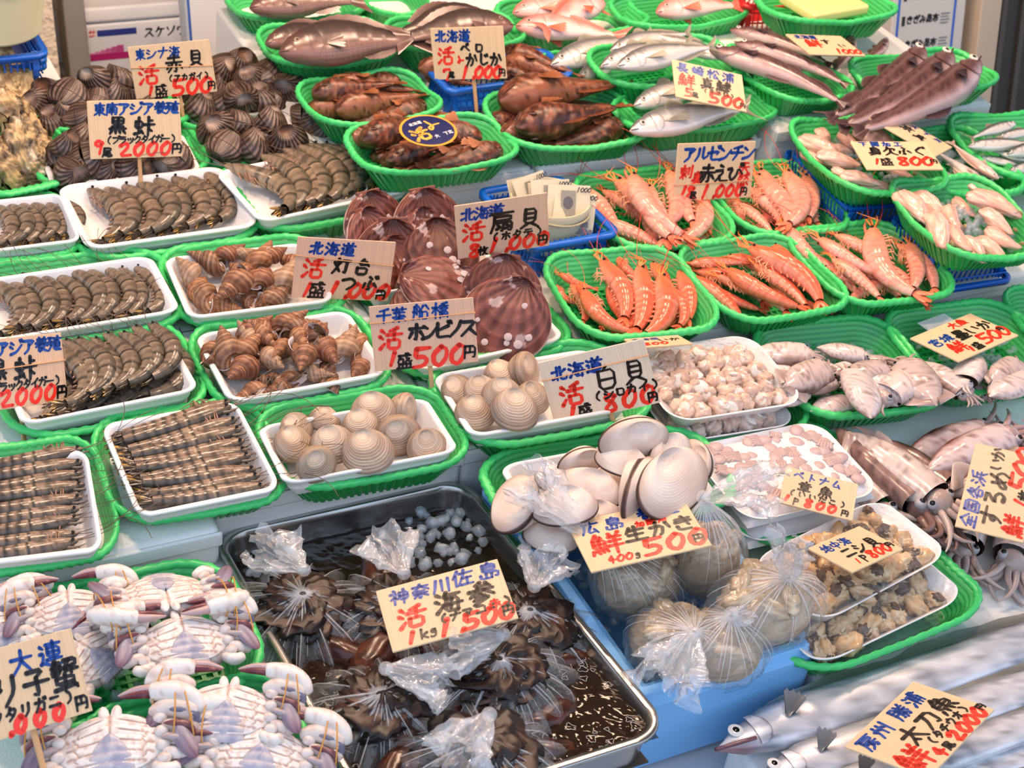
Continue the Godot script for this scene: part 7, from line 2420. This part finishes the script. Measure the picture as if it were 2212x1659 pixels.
var SCAL := [
	[-.0631, .065, -.3459, .3, 1, .98],
	[-.0771, .055, -.3171, .2, .9, 1],
	[-.0643, .055, -.2744, .1, 1.1, 1.05],
	[.0047, .075, -.3107, -.2, 1.05, 1.05],
	[-.0015, .06, -.2882, .1, .9, 1],
	[-.0063, .065, -.242, -.1, .75, 1.05],
	[-.059, .045, -.2507, .2, .9, 1],
	[-.0294, .055, -.1801, 1.4, .2, 1.15],
	[.0097, .05, -.1694, .5, .3, .8],
	[.0434, .06, -.1355, -.4, .9, 1.05],
	[.014, .07, -.0631, -1.1, .75, 1.15],
	[-.0641, .04, -.1551, .3, .3, .95],
]
var WHELK1 := [
	[-.3581, -.3474, -.3437, -.304, .05],
	[-.3381, -.3563, -.3094, -.3283, .055],
	[-.2702, -.3447, -.3089, -.33, .06],
	[-.2527, -.3456, -.2816, -.3306, .055],
	[-.2297, -.3387, -.2579, -.3008, .06],
	[-.3511, -.2289, -.2774, -.2735, .065],
	[-.3436, -.2998, -.3454, -.2524, .045],
	[-.2467, -.2934, -.2752, -.25, .055],
	[-.2052, -.2943, -.2396, -.252, .055],
	[-.3077, -.2311, -.3481, -.2687, .035],
	[-.2767, -.2741, -.2915, -.2305, .04],
	[-.2368, -.2476, -.2782, -.2213, .045],
	[-.2214, -.326, -.2023, -.3016, .05],
	[-.3059, -.297, -.2968, -.2641, .04],
	[-.333, -.3169, -.3542, -.2805, .04],
	[-.2924, -.3186, -.2852, -.2795, .055],
	[-.2655, -.2776, -.2525, -.2376, .045],
	[-.2145, -.3268, -.2363, -.3137, .06],
	[-.2213, -.2486, -.2381, -.2778, .04],
]
var WHELK2 := [
	[-.3617, -.1496, -.3938, -.1192, .05],
	[-.3587, -.1593, -.364, -.1011, .06],
	[-.289, -.1721, -.3308, -.144, .055],
	[-.3305, -.164, -.321, -.117, .055],
	[-.3027, -.1151, -.3154, -.1521, .06],
	[-.2435, -.1627, -.2863, -.1435, .06],
	[-.2383, -.1331, -.2772, -.1333, .065],
	[-.3791, -.0605, -.3362, -.1, .055],
	[-.3081, -.072, -.3203, -.1186, .05],
	[-.3084, -.0895, -.2811, -.1215, .055],
	[-.3051, -.0138, -.26, -.1022, .075],
	[-.2275, -.1261, -.2601, -.0915, .06],
	[-.2217, -.0895, -.2532, -.0749, .055],
	[-.2497, -.0454, -.2777, -.0593, .045],
	[-.3755, -.0463, -.3458, -.0524, .035],
	[-.335, -.0391, -.2936, -.0501, .04],
	[-.3326, -.0814, -.32, -.0723, .03],
	[-.2422, -.0537, -.2429, -.1028, .06],
	[-.18, -.1271, -.2243, -.0735, .05],
	[-.1851, -.1304, -.1843, -.0907, .045],
	[-.2164, -.0423, -.1883, -.0716, .04],
	[-.2395, -.0405, -.2477, -.0697, .035],
	[-.3722, -.1325, -.3618, -.0973, .04],
	[-.2998, -.0678, -.3212, -.043, .04],
	[-.2711, -.0801, -.2736, -.1082, .07],
	[-.3202, -.1571, -.3005, -.1402, .065],
	[-.2607, -.0523, -.2507, -.0282, .035],
	[-.2618, -.14, -.2437, -.1012, .065],
	[-.3678, -.0886, -.3696, -.121, .04],
	[-.3165, -.1302, -.3494, -.1074, .06],
]
var CRAB := [
	[-.6579, .01, .2463, -.15, 1, 1],
	[-.5661, .035, .2867, 3.05, 1.12, 2],
	[-.5641, .03, .3475, -.12, 1.08, 1],
	[-.65, 0, .3076, .6, .95, 1],
	[-.551, .03, .4543, -.42, 1.1, 3],
	[-.6657, .02, .4516, -.25, 1.22, 1],
	[-.5346, .015, .5073, -.5, 1.15, 3],
	[-.7357, 0, .2376, .2, 1, 1],
]
var GOBY_L := [
	[-.0439, -.6719, .0605, -.6363, .09],
	[-.0313, -.6701, .1007, -.6776, .11],
	[.0102, -.7148, .1317, -.6706, .1],
	[.085, -.6758, .0057, -.6197, .09],
	[-.0077, -.6274, .133, -.6448, .1],
	[.1344, -.7339, .009, -.7528, .09],
	[.1405, -.6579, .0063, -.6197, .08],
	[.0816, -.728, -.0251, -.6841, .09],
	[.0818, -.628, -.0196, -.6354, .085],
	[.0569, -.7077, .1313, -.6484, .09],
]
var GOBY_S := [
	[-.0261, -.5447, .081, -.5346, .1],
	[-.006, -.515, .125, -.5624, .105],
	[.1716, -.4955, .0873, -.5874, .105],
	[.0052, -.4503, .1032, -.4791, .11],
	[.176, -.443, .0549, -.4232, .11],
	[.0046, -.4727, .117, -.4523, .09],
	[.1907, -.5422, .1061, -.5542, .095],
	[.0015, -.5204, .063, -.49, .085],
	[.128, -.4613, .0253, -.4417, .1],
	[.1281, -.549, .0229, -.527, .095],
	[.1706, -.4663, .0903, -.5012, .1],
	[.0683, -.4661, -.0034, -.4616, .085],
]
var GOBY_R := [
	[.2487, -.5499, .4555, -.5589, .115],
	[.2133, -.5385, .3176, -.5437, .1],
	[.2157, -.485, .3392, -.4877, .105],
	[.2342, -.4596, .4119, -.4824, .12],
	[.4164, -.4841, .288, -.4534, .1],
	[.4392, -.541, .3331, -.5401, .1],
	[.2199, -.481, .3207, -.4645, .09],
	[.3283, -.4627, .4289, -.4873, .09],
	[.3436, -.5914, .4431, -.5773, .09],
]
var GOBY_B := [
	[.1687, -.7117, .2804, -.7021, .12],
	[.3379, -.7465, .4137, -.6478, .115],
	[.3243, -.711, .3933, -.6275, .12],
	[.3147, -.7068, .3624, -.6337, .11],
	[.1864, -.7284, .2499, -.6879, .1],
	[.3655, -.6896, .317, -.7551, .1],
	[.4147, -.6972, .3212, -.6722, .1],
]
var BREAM := [
	[-.0811, -.7535, .1642, -.7564, .15],
	[-.0773, -.8203, .0727, -.8394, .14],
	[.3538, -.758, .1489, -.7522, .16],
	[.3369, -.8284, .1539, -.7917, .15],
	[-.0599, -.9545, .1346, -.9533, .14],
]
var SNAP := [
	[.3951, -.8142, .5543, -.7434, .14],
	[.4137, -.8706, .5764, -.871, .14],
	[.5862, -.8564, .4338, -.7841, .15],
	[.6716, -.7988, .8393, -.7988, .15],
]
var AJI := [
	[.3944, -.6814, .6119, -.7367, .12],
	[.4314, -.6454, .569, -.709, .11],
	[.4247, -.5691, .6118, -.6083, .17],
	[.4385, -.5415, .6347, -.5725, .18],
	[.4524, -.4951, .6401, -.5402, .13],
	[.4007, -.4166, .6267, -.4382, .13],
	[.6673, -.5718, .6, -.6802, .16],
	[.495, -.6571, .6652, -.6893, .15],
]
var POLL := [
	[.6539, -.5997, .772, -.3505, .17],
	[.7285, -.624, .8329, -.4255, .165],
	[.7755, -.7072, .8779, -.53, .15],
	[1.0631, -.5179, .7284, -.3384, .16],
	[1.0919, -.4759, .7209, -.2973, .165],
	[1.124, -.4365, .7387, -.2769, .165],
	[1.0797, -.6284, .9595, -.5533, .14],
	[1.0111, -.6524, .8819, -.5315, .14],
]
var SARD := [
	[.9667, -.2514, 1.109, -.2254, .12],
	[1.1216, -.3, .996, -.2745, .12],
	[1.0152, -.2066, 1.1588, -.2219, .12],
	[1.0118, -.1876, 1.1438, -.1959, .1],
	[1.0014, -.2475, 1.0656, -.1904, .1],
	[.9647, -.2155, 1.0192, -.1585, .1],
	[1.0666, -.1962, 1.0169, -.2582, .11],
	[1.0497, -.265, 1.1594, -.2701, .12],
]
var CROAK := [
	[.919, -.1299, .9128, -.2668, .11],
	[.953, -.1433, .9552, -.272, .115],
	[.8994, -.1606, .8815, -.2605, .1],
	[.8976, -.1277, .9131, -.2179, .11],
	[.8489, -.1581, .8522, -.2355, .1],
]
var FUGU_A := [
	[.683, -.3443, .7228, -.275, .12],
	[.7382, -.3694, .7285, -.309, .12],
	[.7689, -.352, .785, -.2953, .12],
	[.7945, -.3363, .8137, -.2465, .125],
	[.6735, -.273, .7396, -.2488, .125],
	[.6781, -.2406, .7105, -.2094, .125],
	[.6727, -.2097, .7212, -.1702, .13],
	[.8338, -.3262, .8408, -.2586, .115],
	[.6765, -.3243, .713, -.2833, .11],
	[.727, -.3543, .7262, -.2735, .105],
	[.7246, -.3126, .7832, -.3147, .11],
	[.7932, -.2636, .827, -.2076, .11],
	[.7008, -.1919, .7611, -.1614, .115],
]
var FUGU_B := [
	[.7324, -.1404, .7235, -.0586, .125],
	[.7636, -.1368, .7854, -.0651, .12],
	[.7797, -.0854, .7707, -.0234, .13],
	[.8421, -.0988, .8817, -.0224, .13],
	[.7328, -.0704, .7177, .016, .125],
	[.7513, -.0456, .757, .0252, .12],
	[.7591, -.007, .7554, .0466, .125],
	[.8339, -.0582, .8554, .0048, .125],
	[.8097, -.0159, .8448, .0354, .12],
	[.7423, -.123, .7486, -.0493, .11],
	[.7455, -.0137, .7679, .047, .115],
	[.9008, -.0878, .9246, -.0371, .115],
	[.7881, -.1198, .7937, -.0458, .105],
	[.7901, -.0101, .8122, .051, .11],
	[.8397, -.1275, .8564, -.0784, .11],
]
var IKA := [
	[.3738, .0638, .4496, .083, .03],
	[.3751, .0734, .3946, .1233, .025],
	[.3597, .1465, .4363, .13, .045],
	[.477, .0792, .5291, .1104, .03],
	[.3779, .1548, .44, .1513, .035],
	[.4612, .1534, .5288, .1508, .04],
	[.4165, .2314, .4551, .1521, .05],
	[.4874, .1728, .5259, .2186, .04],
	[.5389, .2282, .5602, .1426, .04],
	[.3428, .1716, .3843, .1568, .035],
	[.4415, .1359, .482, .125, .04],
	[.5514, .1254, .514, .1082, .03],
	[.5591, .1806, .4642, .2079, .03],
	[.4365, .0941, .4763, .1411, .02],
	[.4551, .1659, .5187, .1683, .03],
	[.3904, .1822, .449, .1783, .02],
	[.5514, .1407, .549, .1979, .02],
	[.5113, .1048, .5514, .1407, .02],
	[.4907, .205, .4786, .156, .03],
	[.3949, .086, .4149, .1268, .015],
]
var IKA_R := [
	[.5944, .168, .6142, .2376, .03],
	[.6626, .1853, .6036, .2255, .04],
	[.6626, .2264, .7309, .2, .04],
	[.6525, .2507, .7324, .2289, .035],
	[.7238, .231, .6992, .188, .03],
	[.6325, .1889, .6575, .2314, .02],
	[.5933, .1415, .6188, .1847, .02],
	[.7038, .2283, .675, .1901, .02],
]
var SQUID := [
	[.3763, .2212, .3916, .407, 0, 1],
	[.3991, .227, .4153, .4375, .015, 0],
	[.4152, .2521, .4476, .4381, .03, 1],
	[.4515, .2449, .5023, .4053, .02, 0],
	[.4987, .2656, .6788, .2562, 0, 2],
	[.4776, .3346, .6676, .3046, .03, 2],
	[.4752, .3719, .6457, .3437, .04, 1],
	[.4696, .4025, .6234, .3919, .05, 1],
	[.5689, .3343, .4322, .4651, -.03, 1],
	[.6137, .3698, .4774, .5035, -.03, 1],
]
var CUTLASS := [
	[-.0233, .6017, .5964, .5883, -.06],
	[-.0062, .6573, .5293, .6558, -.055],
	[.0303, .7012, .4779, .707, -.05],
	[.0858, .7067, .4553, .751, -.06],
	[-.109, .6793, .3977, .803, -.06],
]
var SEABAG := [
	[-.4035, .01, .2778, -2.7, 1],
	[-.2987, .01, .3197, 3.1, 2],
	[-.3848, .035, .4688, 1, 3],
	[-.2522, .045, .4744, -1.7, 4],
	[-.3195, .055, .578, -1, 5],
	[-.172, .02, .3971, 2.4, 6],
]
var PUCK := [
	[-.3937, 0, -1.3554],
]
var CRATES := [
	["blue lattice crate holding the cream bucket of banknotes", .2085, -.3149, .1563, .1837, .0473, .002, .06, 0],
	["blue lattice crate of sculpins behind the 1,000 yen sign", .2985, -.6859, .2462, .1068, .0621, .06, .11, 0],
	["upturned blue crate under the skinned fish below the sign", .7885, -.2757, .218, .2236, -.0874, 0, .06, 1],
	["upturned blue crate under the lower skinned fish", .8205, -.0812, .1725, .1497, -.062, 0, .06, 1],
	["topmost blue crate of the stack at the left edge", -.5011, -.9384, .1695, .1735, .0327, .1, .13, 0],
	["second blue crate of the stack at the left edge", -.4964, -.9692, .1713, .175, .0165, .075, .105, 0],
	["third blue crate of the stack at the left edge", -.4917, -1.0008, .1732, .1808, .0054, .05, .08, 0],
	["red lattice crate behind the yellow block basket", .9675, -.8273, .2182, .1463, -.137, .07, .14, 2],
]
var BUCKETS := [
	[.208, .03, -.3104],
	[-.4841, .15, -.9194],
]
var STICKER := [
	[.0511, .155, -.433],
]
var TAG := [
	[.7002, 0, .0575],
	[-.3883, 0, -.212],
]
var OYSTER := [
	[-.4759, .07, -.8759, .3],
	[-.4924, .065, -.7851, 1.8],
	[-.4863, .045, -.6925, .2],
	[-.533, .04, -.6841, 1.2],
]
var OYBAG := [
	[-.0146, -.02, .3822, 0, .058, .05, .09, -.06, .02, -.03, 3.8, -.5, .1, .03],
	[.0721, 0, .3953, 0, .045, .042, .12, -.015, .03, -.02, .9, -.5, .085, .03],
	[-.0265, -.02, .4809, 0, .056, .052, .09, 0, 0, .035, -1, .25, .075, .034],
	[.0902, .005, .4888, 0, .072, .055, .1, .022, -.012, .005, -1.3, -1.25, .075, .018],
	[.0238, -.02, .5106, .2, .06, .05, .07, 0, .02, 0, 1.2, .3, .02, .01],
]

func bg(px: float, py: float, depth: float) -> Vector3:   # a spot behind the stall, by its bearing from the viewer's eye and its distance ahead
	var d := Vector3((px - 1106.0) / 3450.0, (829.5 - py) / 3450.0, -1.0) * depth
	return Vector3(0, 1.55, 0) + d.rotated(Vector3.RIGHT, deg_to_rad(-23.0))
